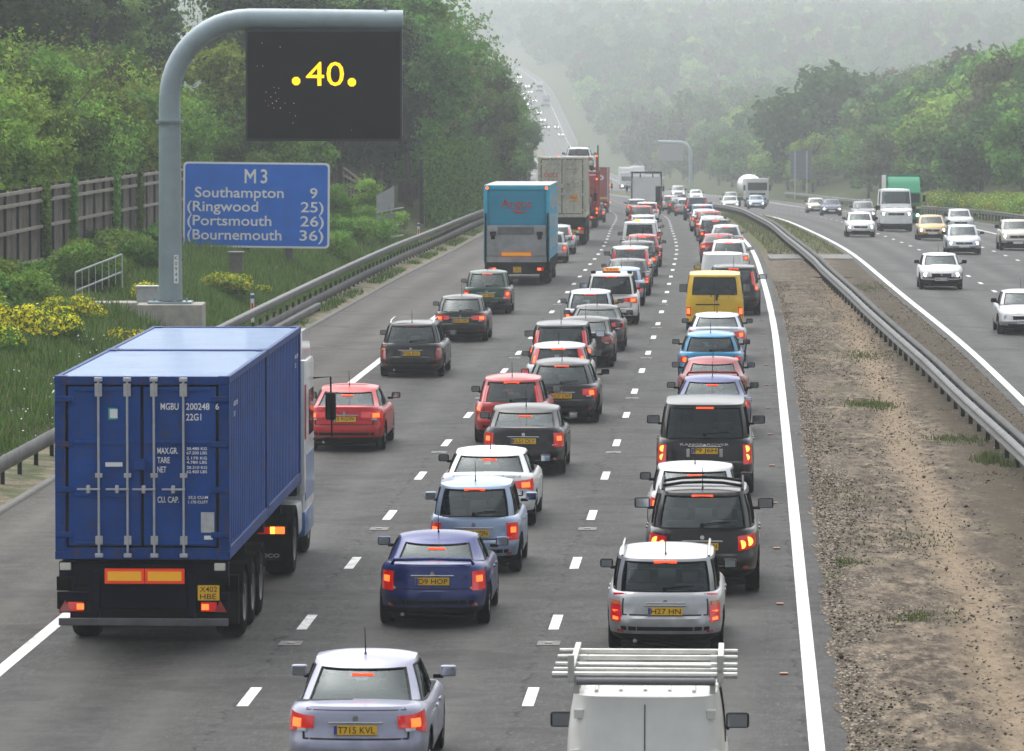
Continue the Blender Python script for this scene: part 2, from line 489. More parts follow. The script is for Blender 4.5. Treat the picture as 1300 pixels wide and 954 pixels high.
def soil():
    q = NT('median_soil')
    tc = q.n('ShaderNodeTexCoord').outputs['Object']
    uv = q.n('ShaderNodeUVMap').outputs[0]
    sp = q.n('ShaderNodeSeparateXYZ'); q.l(uv, sp.inputs[0])
    mp = q.n('ShaderNodeMapping'); mp.inputs['Scale'].default_value = (1, .3, 1); q.l(tc, mp.inputs['Vector']); tc = mp.outputs[0]
    a = q.noise(tc, 0.7, 8, 0.75, 0.3); b = q.noise(tc, 4.2, 8, 0.8); g = q.noise(tc, 14, 6, 0.7); h = q.noise(tc, 0.22, 6, 0.6)
    c = q.mix(q.rng(b, .42, .58), (0.050, 0.040, 0.031), (0.27, 0.22, 0.158))
    c = q.mix(q.rng(a, .42, .6, 0, .8), c, (0.075, 0.060, 0.047))
    c = q.mix(q.math('MULTIPLY', q.rng(sp.outputs['X'], 2.6, 3.4), q.rng(b, .3, .5, .5, .95)), c, (0.080, 0.066, 0.046))
    # gravel washed against the carriageway edge, pale chalky flints
    vo = q.n('ShaderNodeTexVoronoi', feature='F1'); vo.inputs['Scale'].default_value = 17; q.l(tc, vo.inputs['Vector'])
    st = q.mix(q.rng(vo.outputs['Distance'], .1, .5), (0.40, 0.36, 0.29), (0.10, 0.08, 0.062))
    edge = q.math('ADD', q.rng(sp.outputs['X'], 0.0, 1.1, 0.75, 0.0), q.rng(q.noise(tc, 1.1, 5), .48, .68, 0, .5))
    c = q.mix(q.rng(q.math('MULTIPLY', edge, q.rng(g, .3, .6)), .15, .5), c, st)
    # a trodden sandy channel
    ch = q.math('ABSOLUTE', q.math('SUBTRACT', q.math('ADD', sp.outputs['X'], q.math('MULTIPLY', q.noise(tc, .25, 3), 1.2)), 2.75))
    c = q.mix(q.math('MULTIPLY', q.rng(ch, .1, .6, .9, 0), q.rng(g, .3, .6, .3, 1)), c, (0.28, 0.215, 0.145))
    # thin mossy grass, thicker far away
    vfar = q.rng(sp.outputs['Y'], 240, 262, 0, 1)
    gr = q.math('ADD', q.rng(h, .60, .72, 0, .7), vfar)
    grc = q.mix(q.rng(b, .3, .7), (0.055, 0.075, 0.02), (0.15, 0.15, 0.055))
    c = q.mix(q.math('MULTIPLY', q.math('MINIMUM', gr, 1.0), q.rng(g, .32, .55)), c, grc)
    c = q.mix(q.math('MULTIPLY', q.rng(q.noise(tc, 5.5, 6, .8), .54, .62, 0, .8), q.rng(a, .35, .5)), c, (0.048, 0.042, 0.036))
    c = q.mix(q.rng(q.noise(tc, 8, 6, .8), .60, .66, 0, .6), c, (0.14, 0.14, 0.075))
    q.l(c, q.b.inputs['Base Color']); q.b.inputs['Roughness'].default_value = 0.95; q.b.inputs['Specular IOR Level'].default_value = 0.1
    hb = q.math('ADD', b, q.math('MULTIPLY', g, 0.6))
    q.bump(hb, 0.6, 0.05)
    return q.m
SOIL = soil()

def turf():
    q = NT('rough_turf')
    tc = q.n('ShaderNodeTexCoord').outputs['Object']
    a = q.noise(tc, 0.25, 8, 0.7); b = q.noise(tc, 2.2, 8, 0.75); g = q.noise(tc, 16, 5, 0.7)
    c = q.mix(q.rng(b, .3, .7), (0.022, 0.040, 0.010), (0.075, 0.105, 0.028))
    c = q.mix(q.rng(a, .45, .65), c, (0.10, 0.095, 0.045))
    c = q.mix(q.rng(g, .6, .75, 0, .6), c, (0.14, 0.13, 0.07))
    q.l(c, q.b.inputs['Base Color']); q.b.inputs['Roughness'].default_value = 0.95; q.b.inputs['Specular IOR Level'].default_value = 0.1
    q.bump(q.math('ADD', b, g), 1.0, 0.15)
    return q.m
TURF = turf()

def verge_mat():
    q = NT('gravelly_verge')
    tc = q.n('ShaderNodeTexCoord').outputs['Object']
    b = q.noise(tc, 0.9, 8, 0.75); g = q.noise(tc, 14, 5, 0.7)
    c = q.mix(q.rng(g, .35, .65), (0.16, 0.12, 0.08), (0.36, 0.29, 0.21))
    c = q.mix(q.math('MULTIPLY', q.rng(b, .43, .56), q.rng(g, .25, .5)), c, (0.07, 0.10, 0.025))
    q.l(c, q.b.inputs['Base Color']); q.b.inputs['Roughness'].default_value = 0.95
    q.bump(g, 0.9, 0.08)
    return q.m
VERGE = verge_mat()
CONC = mat('weathered_concrete', (0.34, 0.32, 0.28), 0.85, var=0.28, vscale=2.2, bump=0.3, bscale=18)
CONC_D = mat('kerb_concrete', (0.13, 0.125, 0.115), 0.85, var=0.3, vscale=2.0, bump=0.3, bscale=18)

def dsamples(a, b):
    out = [a]
    while out[-1] < b:
        d = out[-1]
        out.append(min(b, d + (max(1.5, d*0.012) if d > 40 else 10)))
    return out

def strip(name, a, b, offs, dz, m, kind='structure', uvo=0.0, step=None, wob=None):
    """a sheet along the road between offsets (numbers or functions of D)"""
    Ds = dsamples(a, b) if step is None else list(np.arange(a, b+step*.5, step))
    vs, uv = [], []
    no = len(offs)
    for D in Ds:
        for k, o in enumerate(offs):
            off = float(o(D)) if callable(o) else o
            if wob: off += wob(D, k)
            vs.append((float(ref(D))+off, D, float(ground(off, D)) + (dz[k] if isinstance(dz, (list, tuple)) else dz)))
            uv.append((off-(float(uvo(D)) if callable(uvo) else uvo), D))
    fs = np.array([(i*no+k, i*no+k+1, (i+1)*no+k+1, (i+1)*no+k) for i in range(len(Ds)-1) for k in range(no-1)])
    me = raw_mesh(name, np.array(vs), fs, m, smooth=True)
    ul = me.uv_layers.new(name='UVMap')
    uva = np.array(uv)[fs.ravel()]
    ul.data.foreach_set('uv', uva.astype(np.float32).ravel())
    o = link(name, me)
    tag(o, kind=kind)
    return o

# ---- the land: one sheet out to the far hill
def make_land():
    offs = list(np.concatenate([-np.geomspace(2500, 60, 16), [-50, -40, -32, -28, -24, -22, -20, -18.5, -17, -15.8, -14.6, -13.9, -13.3, -12.6, -12, -11.2],
            [-10.75, -7, -3, 0, 3.6]]))
    Ds = [-400, -200, -100, -50, 0, 20, 40, 60] + dsamples(70, 6500)
    vs = []
    lat = offs
    rights = [0.3, 2, 3.7, 7, 11, 14.3, 14.5, 15.5, 17, 19, 22, 25, 29, 34, 42, 55, 75, 100, 150, 220, 350, 550, 900, 1500, 2600]
    for D in Ds:
        o0 = float(opp(D))
        row = lat + [o0 + r for r in rights]
        for j, off in enumerate(row):
            z = float(ground(off, D))
            inside = (-10.7 < off < 3.65+.0) or (o0 < off < o0+14.4)
            z -= 0.25 if (-10.74 < off < o0+14.45) else 0.0
            if D > 1300:
                far = min(1, (D-1300)/600)
                z += far * (6*math.sin(off*.004+D*.0021) + 5*math.sin(off*.011-1.3+D*.004)) * min(1, max(0, (abs(off)-40))/150)
            vs.append((float(ref(D))+off, D, z))
    n = len(lat)+len(rights)
    fs = np.array([(i*n+k, i*n+k+1, (i+1)*n+k+1, (i+1)*n+k) for i in range(len(Ds)-1) for k in range(n-1)])
    me = raw_mesh('ground', np.array(vs), fs, TURF, smooth=True)
    o = link('ground', me); tag(o, kind='structure')
make_land()

strip('road', -160, 2500, [L_IN-.0, -5, -3.65, -1.5, 0, 1.8, 3.65, 4.7], 0.0, ASPH, uvo=-3.65*3)
strip('hard_shoulder', -160, 2500, [HS, -9, L_IN-.0], 0.0, ASPH_HS, uvo=-10.95)
strip('oncoming_road', -160, 2500, [lambda D: opp(D)-.7, opp, lambda D: opp(D)+3.65, lambda D: opp(D)+7.3, lambda D: opp(D)+10.95, lambda D: opp(D)+14.3], 0.0, ASPH_OPP, uvo=opp)
# central reservation: a low dry bank of soil and gravel between the carriageways
U0 = 4.0
moffs = [lambda D: 3.98, lambda D: 4.2, lambda D: 4.9, lambda D: 5.6, lambda D: 6.4, lambda D: 7.2, lambda D: max(7.5, opp(D)-.9), lambda D: opp(D)-.35]
mz = [.008, .035, .05, .07, .08, .07, .04, .008]
strip('central_reservation', -160, 40, moffs, mz, SOIL, uvo=U0, step=4)
strip('central_reservation', 210, 2500, moffs, mz, SOIL, uvo=U0, step=1.6)
def vnoise(x, y, seed):
    xi = np.floor(x).astype(int); yi = np.floor(y).astype(int); xf = x-xi; yf = y-yi
    def h(a, b):
        n = (a*374761393+b*668265263+seed*982451653) & 0x7fffffff; n = (n ^ (n >> 13))*1274126177 & 0x7fffffff; return (n & 0xffff)/65535.0
    u = xf*xf*(3-2*xf); v = yf*yf*(3-2*yf)
    return (h(xi, yi)*(1-u)+h(xi+1, yi)*u)*(1-v)+(h(xi, yi+1)*(1-u)+h(xi+1, yi+1)*u)*v
def rough_median(a, b):
    ny = int((b-a)/.16); nx = 44
    D = np.linspace(a, b, ny)[:, None]*np.ones((1, nx)); t = np.linspace(0, 1, nx)[None, :]*np.ones((ny, 1))
    o1 = med(D)+3.65-.35; off = 3.98+(o1-3.98)*t
    edge = .10*(vnoise(D*1.1, D*0, 3)-.5)+.10*(vnoise(D*3.1, D*0, 4)-.5)+.03*(vnoise(D*7.3, D*0, 9)-.5)
    off = off+edge*(1-t)**6*1.3
    X = ref(D)+off
    hgt = .05*vnoise(X*.9, D*.3, 1)+.035*vnoise(X*2.2, D*.9, 2)+.025*vnoise(X*5, D*1.8, 5)+.015*vnoise(X*9, D*3.1, 6)
    env = np.clip(np.minimum(t, 1-t)*14, 0, 1)
    dip = np.exp(-((off-6.1-.5*(vnoise(D*.12, D*0, 8)-.5))/.45)**2)*.06
    z = zroad(D)+np.interp(t.ravel(), [0, .04, .3, .6, .9, 1], [.006, .02, .03, .04, .02, .006]).reshape(t.shape)+(hgt-.03-dip)*env - .018*np.clip(off-9, 0, 15)
    vs = np.stack([X, D, z], 2).reshape(-1, 3)
    k = np.arange(ny-1)[:, None]*nx+np.arange(nx-1)[None]
    fs = np.stack([k, k+1, k+nx+1, k+nx], 2).reshape(-1, 4)
    me = raw_mesh('central_reservation', vs, fs, SOIL, smooth=True)
    uv = np.stack([(off-U0).ravel(), D.ravel()], 1)[fs.ravel()]
    ul = me.uv_layers.new(name='UVMap'); ul.data.foreach_set('uv', uv.astype(np.float32).ravel())
    tag(link('central_reservation', me), kind='structure')
rough_median(40, 210)
strip('verge', 20, 1200, [-12.5, -11.6, HS-.16], [0.01, .03, .02], VERGE, uvo=-12.5)
k1 = strip('kerb', 60, 700, [HS-.16, HS-.15, HS-.01, HS], [-.02, .05, .05, -.02], CONC_D)

def dash_line(name, offf, a, b, width, length=2.0, gap=7.0, phase=0.0):
    mb = MB()
    D = a + phase
    while D < b:
        o = float(offf(D)); o2 = float(offf(D+length))
        p = W(o-width/2, D, .006); q = W(o+width/2, D, .006); r = W(o2+width/2, D+length, .006); s = W(o2-width/2, D+length, .006)
        mb.add([p, q, r, s], [(0, 1, 2, 3)])
        D += length+gap
    o = mb.build(name, LINE)
    tag(o, kind='structure'); return o
def solid_line(name, offf, a, b, width):
    return strip(name, a, b, [lambda D: float(offf(D))-width/2, lambda D: float(offf(D))+width/2], .006, LINE)
dash_line('lane_marking', lambda D: 0.0, 48.5, 1100, .15, phase=1.0)
dash_line('lane_marking', lambda D: -3.65, 48.5, 1100, .15, phase=1.0)
dash_line('lane_marking', lambda D: opp(D)+3.65, 60, 1100, .15, phase=1.0)
dash_line('lane_marking', lambda D: opp(D)+7.3, 60, 1100, .15, phase=1.0)
solid_line('edge_line', lambda D: L_IN, 30, 2450, .2)
solid_line('edge_line', lambda D: 3.65, 30, 2450, .19)
solid_line('edge_line', lambda D: opp(D), 60, 2450, .2)
solid_line('edge_line', lambda D: opp(D)+10.95, 60, 2450, .2)

# road studs: cat's eyes between the dashes, each in its own pale patch; orange ones by the median line
STUD = mat('stud_casting', (0.30, 0.29, 0.27), 0.6, .3, var=.3)
STUD_O = mat('orange_reflector', (0.32, 0.11, 0.05), 0.4)
def stud_mesh(m, patch):
    b = MB()
    if patch: b.box(-.16, .16, -.28, .28, 0, .006, 1, 0)
    b.box(-.055, .055, -.06, .06, .004, .020, 0, .008)
    b.box(-.05, .05, -.095, -.085, .008, .022, 0, 0)
    o = b.build('road_stud', [m, mat('stud_patch', (0.17, 0.165, 0.155), .8, var=.3, vscale=20)])
    return o
s0 = stud_mesh(STUD, True); s1 = stud_mesh(STUD_O, False)
def put_studs(src, offs, a, b, step, group, label, cat='road stud'):
    first = True
    for off in offs:
        D = a
        while D < b:
            o = src if first else src.copy()
            if not first: COL.objects.link(o)
            first = False
            o.location = W(off, D, .005); o.rotation_euler = (0, 0, heading(D))
            tag(o, label, cat, group)
            D += step
put_studs(s0, (-3.65, 0.0), 55.5+1.2, 200, 18, 'cats eyes between the lane dashes', 'small metal cat\'s eye stud set between two white lane dashes')
put_studs(s1, (3.30,), 62, 190, 9, 'orange studs beside the median edge line', 'small orange reflective road stud beside the median edge line')

# concrete crossing slab over the median
mb = MB()
for D, w in ((236, 7.0),):
    o0, o1 = 4.2, float(opp(D))-.4
    vs = [W(o0, D, .13), W(o1, D, .13), W(o1, D+w, .13), W(o0, D+w, .13), W(o0, D, -.1), W(o1, D, -.1), W(o1, D+w, -.1), W(o0, D+w, -.1)]
    mb.add(vs, [(0, 1, 2, 3), (4, 5, 6, 7), (0, 1, 5, 4), (2, 3, 7, 6), (0, 3, 7, 4), (1, 2, 6, 5)])
o = mb.build('path', mat('grey_slab', (0.16, 0.155, 0.145), .85, var=.25)); tag(o, kind='structure')
mb = MB(); D = 236
mb.add([W(4.2, D-.5, .135), W(float(opp(D))-.4, D-.5, .135), W(float(opp(D))-.4, D, .135), W(4.2, D, .135), W(4.2, D-.5, -.1), W(float(opp(D))-.4, D-.5, -.1)], [(0, 1, 2, 3), (0, 4, 5, 1)])
o = mb.build('kerb', CONC); tag(o, kind='structure')

# ------------------------------------------------------------------ crash barriers
RAILM = mat('barrier_steel', (0.135, 0.135, 0.135), 0.65, 0.15, var=0.3, vscale=1.2)
RAIL_D = mat('barrier_steel_grimy', (0.065, 0.065, 0.065), 0.8, 0.0, var=0.4, vscale=1.0)
POSTM = mat('barrier_post', (0.018, 0.017, 0.016), 0.7, 0.2, var=.3)
def wrail(name, offf, a, b, h, m, parent, box=False):
    """a corrugated beam (open box beam when box) along the road; h is the height of its top"""
    if box: prof = [(-.09, 0), (.09, 0), (.095, -.02), (.095, -.17), (.06, -.2), (-.06, -.2), (-.095, -.17), (-.095, -.02)]
    else: prof = [(.03, 0), (-.005, -.01), (-.075, -.05), (-.08, -.10), (-.015, -.14), (-.015, -.17), (-.08, -.21), (-.075, -.26), (-.005, -.30), (.03, -.31), (.035, -.15)]
    Ds = dsamples(a, b); n = len(prof); vs = []
    for D in Ds:
        o = float(offf(D)); hh = h(D) if callable(h) else h
        for (x, z) in prof:
            p = W(o, D, 0); vs.append((p[0]+x, p[1], p[2]+hh+z))
    fs = np.array([(i*n+k, i*n+(k+1) % n, (i+1)*n+(k+1) % n, (i+1)*n+k) for i in range(len(Ds)-1) for k in range(n)])
    me = raw_mesh(name, np.array(vs), fs, m, smooth=False)
    bm = bmesh.new(); bm.from_mesh(me); bmesh.ops.recalc_face_normals(bm, faces=bm.faces[:]); bm.to_mesh(me); bm.free()
    return link(name, me, parent)
def posts(offf, a, b, step, h, parent, w=.09, d=.11):
    mb = MB(); mb.box(-w/2, w/2, -.006, .006, -.3, h); mb.box(-w/2, -w/2+.008, -.006, d, -.3, h); mb.box(w/2-.008, w/2, -.006, -d*.6, -.3, h)
    Ds = list(np.arange(a, b, step)); src = None
    for i, D in enumerate(Ds[:100]):
        if src is None: o = src = mb.build('post', POSTM, parent)
        else:
            o = src.copy(); COL.objects.link(o); o.parent = parent
        o.location = W(float(offf(D)), D, 0); o.rotation_euler = (0, 0, heading(D))
    if len(Ds) > 100:
        m2 = MB()
        for D in Ds[100:]:
            x, y, z = W(float(offf(D)), D, 0); m2.box(x-w/2, x+w/2, y-d/2, y+d/2, z-.2, z+h)
        o = m2.build('post', POSTM, parent); tag(o, kind='stuff')
moff = hermite([20, 60, 76, 105, 120.5, 133, 149, 163.5, 178, 193.6, 205, 214, 222, 230.6, 257, 303, 350, 430, 600, 1000, 2400],
               [9.9, 9.5, 9.0, 8.2, 7.75, 7.45, 7.0, 6.65, 6.40, 6.15, 6.0, 5.95, 5.85, 5.75, 5.5, 5.6, 5.5, 5.7, 5.7, 5.6, 5.6])
mr = empty('crash_barrier', (0, 0, 0))
tag(mr, 'double-sided grey steel crash barrier on dark posts along the central reservation', 'crash barrier')
for s_, mm in ((-.13, RAILM), (.16, RAIL_D)):
    wrail('rail', lambda D, s_=s_: moff(D)+s_, 62, 1500, .68, mm, mr)
posts(moff, 64, 700, 2.6, .60, mr)
lr = empty('crash_barrier', (0, 0, 0))
tag(lr, 'grey steel crash barrier curving along the left verge, doubling to two rails', 'crash barrier')
loff = lambda D: -11.45-.3*min(1, max(0, (D-110)/120))
wrail('rail', loff, 62, 128, .60, RAILM, lr)
wrail('rail', loff, 118, 900, lambda D: .60+.36*min(1, max(0, (D-118)/14)), RAILM, lr, box=True)
wrail('rail', lambda D: loff(D)+.12, 126, 900, .50, RAIL_D, lr)
wrail('rail', lambda D: loff(D)+.22, 140, 176, .28, RAILM, lr, box=True)
posts(lambda D: loff(D)-.02, 63, 500, 2.4, .58, lr)
rr = empty('crash_barrier', (0, 0, 0))
tag(rr, 'grey crash barrier on the far right verge beyond the oncoming traffic', 'crash barrier')
roff = lambda D: float(opp(D))+15.1
wrail('rail', roff, 330, 470, .72, RAIL_D, rr)
posts(roff, 332, 468, 3.2, .6, rr)
r2 = empty('crash_barrier', (0, 0, 0))
tag(r2, 'short grey crash barrier at the roadside below the distant blue-grey direction sign', 'crash barrier')
wrail('rail', lambda D: float(opp(D))+16.0, 540, 680, .75, RAILM, r2)
posts(lambda D: float(opp(D))+16.0, 542, 678, 3.2, .6, r2)

# ------------------------------------------------------------------ wooden noise fences on the left bank
WOOD = mat('weathered_fence_boards', (0.125, 0.105, 0.085), 0.9, var=0.45, vscale=1.3, bump=0.4, bscale=25)
WOODR = mat('fence_rail', (0.25, 0.22, 0.185), 0.9, var=0.25, vscale=1.5)
IVY = mat('ivy_leaf', (0.035, 0.075, 0.018), 0.6, var=0.5, vscale=4)
def plank_panel(p0, p1, h0, h1, parent):
    """boarded panel between two ground points with slightly uneven vertical boards"""
    mb = MB(); n = 14
    a = Vector(p0); b = Vector(p1); d = (b-a); nrm = Vector((d.y, -d.x, 0)).normalized()
    for i in range(n):
        s = a + d*(i+.04)/n; e = a + d*(i+.96)/n; t = rnd.uniform(0, .02); hh = h0+(h1-h0)*i/n + rnd.uniform(-.02, .01)
        q = nrm*(.02+t)
        vs = [s-nrm*.01, e-nrm*.01, e+q, s+q]
        mb.add([v for v in vs]+[v+Vector((0, 0, hh)) for v in vs], [(0, 1, 2, 3), (4, 5, 6, 7), (0, 1, 5, 4), (1, 2, 6, 5), (2, 3, 7, 6), (3, 0, 4, 7)])
    return mb.build('board_panel', WOOD, parent)
def fence(label, offs, Ds, h, railz, postgap=3.0):
    """offs(D) along the bank"""
    root = empty('noise_fence', (0, 0, 0)); tag(root, label, 'fence')
    D = Ds[0]; pts = []
    while D <= Ds[1]: pts.append(D); D += postgap
    for i, D in enumerate(pts):
        p = W(offs(D), D, 0); mb = MB()
        mb.box(p[0]-.11, p[0]+.11, p[1]-.09, p[1]+.09, p[2]-.4, p[2]+h(D)+.12)
        mb.build('post', POSTM, root)
        if i+1 < len(pts):
            q = W(offs(pts[i+1]), pts[i+1], 0)
            plank_panel((p[0], p[1], p[2]-.1), (q[0], q[1], q[2]-.1), h(D), h(pts[i+1]), root)
            m2 = MB()
            for rz in railz:
                A = Vector((p[0]+.10, p[1]-.05, p[2]+h(D)*rz)); B = Vector((q[0]+.10, q[1]-.05, q[2]+h(pts[i+1])*rz))
                m2.add([A+Vector((0, 0, -.05)), B+Vector((0, 0, -.05)), B+Vector((.09, 0, -.05)), A+Vector((.09, 0, -.05)),
                        A+Vector((0, 0, .05)), B+Vector((0, 0, .05)), B+Vector((.09, 0, .05)), A+Vector((.09, 0, .05))],
                       [(0, 1, 2, 3), (4, 5, 6, 7), (0, 1, 5, 4), (1, 2, 6, 5), (2, 3, 7, 6), (3, 0, 4, 7)])
            m2.build('rail', WOODR, root)
    return root
f1o = lambda D: -20.3 - .004*(D-190)
fence('long weathered wooden noise fence behind the big cantilever gantry post', f1o, (146, 251), lambda D: 2.45, (.995, .84, .5, .06))
fence('short wooden fence stepping down the bank right of the blue distance sign', lambda D: -16.6, (262, 286), lambda D: 2.6-(D-262)*.05, (.99, .85))
fence('tall dark ivy-clad timber fence below the trees beside the left barrier', lambda D: -13.9, (292, 404), lambda D: 3.4, (.97, .5), 3.6)

def leaf_quads(centers, normals, size, jitter, aspect=1.0):
    """numpy quads, one per centre; returns verts (4n,3), faces (n,4)"""
    n = len(centers)
    nr = normals + rng.normal(0, jitter, (n, 3)); nr /= np.linalg.norm(nr, axis=1)[:, None]+1e-9
    t = rng.normal(0, 1, (n, 3)); t -= nr*np.sum(t*nr, 1)[:, None]; t /= np.linalg.norm(t, axis=1)[:, None]+1e-9
    b = np.cross(nr, t)
    s = (size*rng.uniform(.6, 1.3, n))[:, None] if np.isscalar(size) else size[:, None]
    v = np.stack([centers-t*s, centers-b*s*aspect*.6, centers+t*s, centers+b*s*aspect*.6], 1).reshape(-1, 3)
    f = np.arange(4*n).reshape(n, 4)
    return v, f
# ------------------------------------------------------------------ signs
def fit_text(txt, x0, x1, z, cap, m, parent, y=0.0, bold=0.0, name='lettering', front=False, align=None):
    """upright words squeezed between x0 and x1, capitals `cap` high, centred on z"""
    size = cap/0.72; bold = min(bold, cap*.02)
    me = text_mesh(txt, size, 1.0, bold, 0.0, 'LEFT')
    co = np.zeros(len(me.vertices)*3); me.vertices.foreach_get('co', co); co = co.reshape(-1, 3)
    a, b = co[:, 0].min(), co[:, 0].max()
    k = (x1-x0)/(b-a) if x1 is not None else 1.0
    co[:, 0] = (co[:, 0]-a)*k
    base = 0 if any(ch.isalnum() for ch in txt) else co[:, 1].min()
    me.vertices.foreach_set('co', co.ravel())
    me.materials.clear(); me.materials.append(m)
    o = link(name, me, parent)
    # text is centred vertically on its own line box; bring capitals to z
    ys = co[:, 1]
    lo = np.percentile(ys, 2) if not any(c in txt for c in '()gpqy,') else None
    o.location = (x1 if front else x0, y, z)
    if lo is None:
        ref_me = text_mesh('H', size); c2 = np.zeros(len(ref_me.vertices)*3); ref_me.vertices.foreach_get('co', c2); c2 = c2.reshape(-1, 3)
        mid = (c2[:, 1].min()+c2[:, 1].max())/2; bpy.data.meshes.remove(ref_me)
    else: mid = (ys.min()+ys.max())/2
    co[:, 1] -= mid
    me.vertices.foreach_set('co', co.ravel())
    o.rotation_euler = (R(90), 0, R(180) if front else 0)
    return o

MAST = mat('painted_mast_grey', (0.26, 0.33, 0.36), 0.42, 0.15, coat=.2, var=0.12, vscale=1.4)
def led_board_mat():
    q = NT('matrix_board_face')
    tc = q.n('ShaderNodeTexCoord').outputs['Object']
    f = q.noise(tc, 1.2, 5, 0.6)
    br = q.n('ShaderNodeTexBrick'); br.inputs['Scale'].default_value = 1.0; br.offset = 0
    br.inputs['Brick Width'].default_value = .37; br.inputs['Row Height'].default_value = .37; br.inputs['Mortar Size'].default_value = .006
    br.inputs['Color1'].default_value = (0.004, 0.005, 0.008, 1); br.inputs['Color2'].default_value = (0.006, 0.006, 0.009, 1); br.inputs['Mortar'].default_value = (0.002, 0.002, 0.003, 1)
    mp = q.n('ShaderNodeMapping'); mp.inputs['Rotation'].default_value = (R(-90), 0, 0); q.l(tc, mp.inputs['Vector']); q.l(mp.outputs[0], br.inputs['Vector'])
    c = q.mix(q.rng(f, .35, .7, 0, .6), br.outputs['Color'], (0.010, 0.009, 0.010))
    q.l(c, q.b.inputs['Base Color']); q.b.inputs['Roughness'].default_value = 0.6; q.b.inputs['Specular IOR Level'].default_value = .1
    return q.m
AMBER = mat('lit_amber_leds', (.9, .55, .0), .5, emit=(1, 0.58, 0.0), es=1.0)
def gantry():
    D = 150.0; PX = D/6738
    X0 = (216-650)*PX
    g0 = 0.35
    root = empty('matrix_sign_gantry', (X0, D, g0))
    tag(root, 'tall curved grey post with overhead black matrix sign reading 40 in amber', 'road sign')
    def P(x, y, z): return (x-X0, y-D, z-g0)
    mb = MB()
    path = [(X0, D, 1.36), (X0, D, 3), (X0, D, 5), (X0, D, 6.9)]
    rr_ = 2.25; cz = 9.29-rr_; cx = X0+rr_
    for k in range(0, 13):
        a = math.pi - k*math.pi/24
        path.append((cx+rr_*math.cos(a), D, cz+rr_*math.sin(a)))
    xe = (512-650)*PX
    path += [(cx+.6, D, 9.29), (-5.0, D, 9.27), (xe, D, 9.24)]
    rads = [.335, .325, .315, .305]+[.30]*(len(path)-4)
    mb.tube([P(*p) for p in path], rads, 28)
    mb.build('mast', MAST, root, True, 50)
    mb = MB(); mb.tube([P(X0, D, 6.37), P(X0, D, 6.39)], .40, 28); mb.tube([P(X0, D, 6.41), P(X0, D, 6.45)], .40, 28)
    mb.build('flange', MAST, root, True, 40)
    mb = MB(); mb.box(*[v for v in (-.62, .62, -.5, .5, 1.27-g0, 1.33-g0)], 0, .01)
    for k in range(8):
        a = k*math.pi/4
        mb.prism([(-.02, 1.33-g0), (.02, 1.33-g0), (.02, 1.62-g0), (-.02, 1.62-g0)], .3*math.cos(a)-.05, .3*math.cos(a)+.05)
        mb.tube([(.5*math.cos(a+.4), .42*math.sin(a+.4), 1.33-g0), (.5*math.cos(a+.4), .42*math.sin(a+.4), 1.42-g0)], .025, 6)
    mb.build('base_plate', MAST, root)
    mb = MB(); mb.box(-.9, .95, -.9, .9, -1.0, 1.27-g0, 0, .03)
    pl = mb.build('plinth', CONC, root)
    # identification strip on the mast
    mb = MB(); mb.box(.12, .25, -.36, -.31, 1.85-g0, 2.65-g0); s_ = mb.build('number_strip', WHITEINK, root)
    for i, ch in enumerate('K0944'):
        o = lettering(ch, .185, -.365, 2.56-g0-i*.155, .15, INK, s_)
    # board
    x0, x1 = (313-650)*PX, (511-650)*PX; z1, z0 = 9.0, 5.86
    mb = MB(); mb.box(x0-X0, x1-X0, -.32, .22, z0-g0, z1-g0, 0, .015); bd = mb.build('sign_cabinet', mat('cabinet_black', (0.013, .013, .016), .5), root)
    mb = MB(); mb.box(x0-X0+.06, x1-X0-.06, -.345, -.30, z0-g0+.07, z1-g0-.07)
    face = mb.build('display_face', led_board_mat(), root)
    for k in (.3, 1.9, 3.6):
        mb = MB(); mb.box(x0-X0+k, x0-X0+k+.12, -.1, .1, z1-g0-.02, z1-g0+.14, 0, .02); mb.build('hanger', MAST, root)
    zc = 8.35-(94-67)*PX-g0
    fit_text('40', (389.5-650)*PX-X0, (437.5-650)*PX-X0, zc, .70, AMBER, root, -.352, .0, 'lit_digits')
    for px, py in ((377, 103), (447.5, 104.5)):
        mb = MB(); cx_, cz_ = (px-650)*PX-X0, 8.35-(py-67)*PX-g0
        mb.add([(cx_+.125*math.cos(a*math.pi/4+.39), -.352, cz_+.125*math.sin(a*math.pi/4+.39)) for a in range(8)], [tuple(range(8))])
        mb.build('lit_dot', AMBER, root)
    # stray pinkish pixels of the display, faintly lit
    mb = MB()
    r2 = random.Random(3)
    for px, py in [(328, 84), (335, 84), (349, 111), (355, 112), (345, 123), (355, 125), (338, 128), (347, 131), (363, 131), (342, 134), (352, 128), (349, 137), (374, 131), (376, 147), (373, 156), (447, 165), (351, 118), (357, 137), (334, 55), (357, 60), (339, 117), (369, 143)]:
        cx_, cz_ = (px-650)*PX-X0, 8.35-(py-67)*PX-g0; s = r2.uniform(.007, .014)
        mb.box(cx_-s, cx_+s, -.352, -.347, cz_-s*1.2, cz_+s*1.2)
    mb.build('stray_pixel', mat('stray_amber_pixel', (.5, .25, .2), .5, emit=(1, .4, .28), es=.2), root)
    # two lane camera stubs on the arm
    mb = MB(); mb.tube([(xe-X0-.5, -.05, 9.5-g0), (xe-X0-.5, -.05, 9.62-g0)], .05, 10); mb.build('sensor', MAST, root)
gantry()

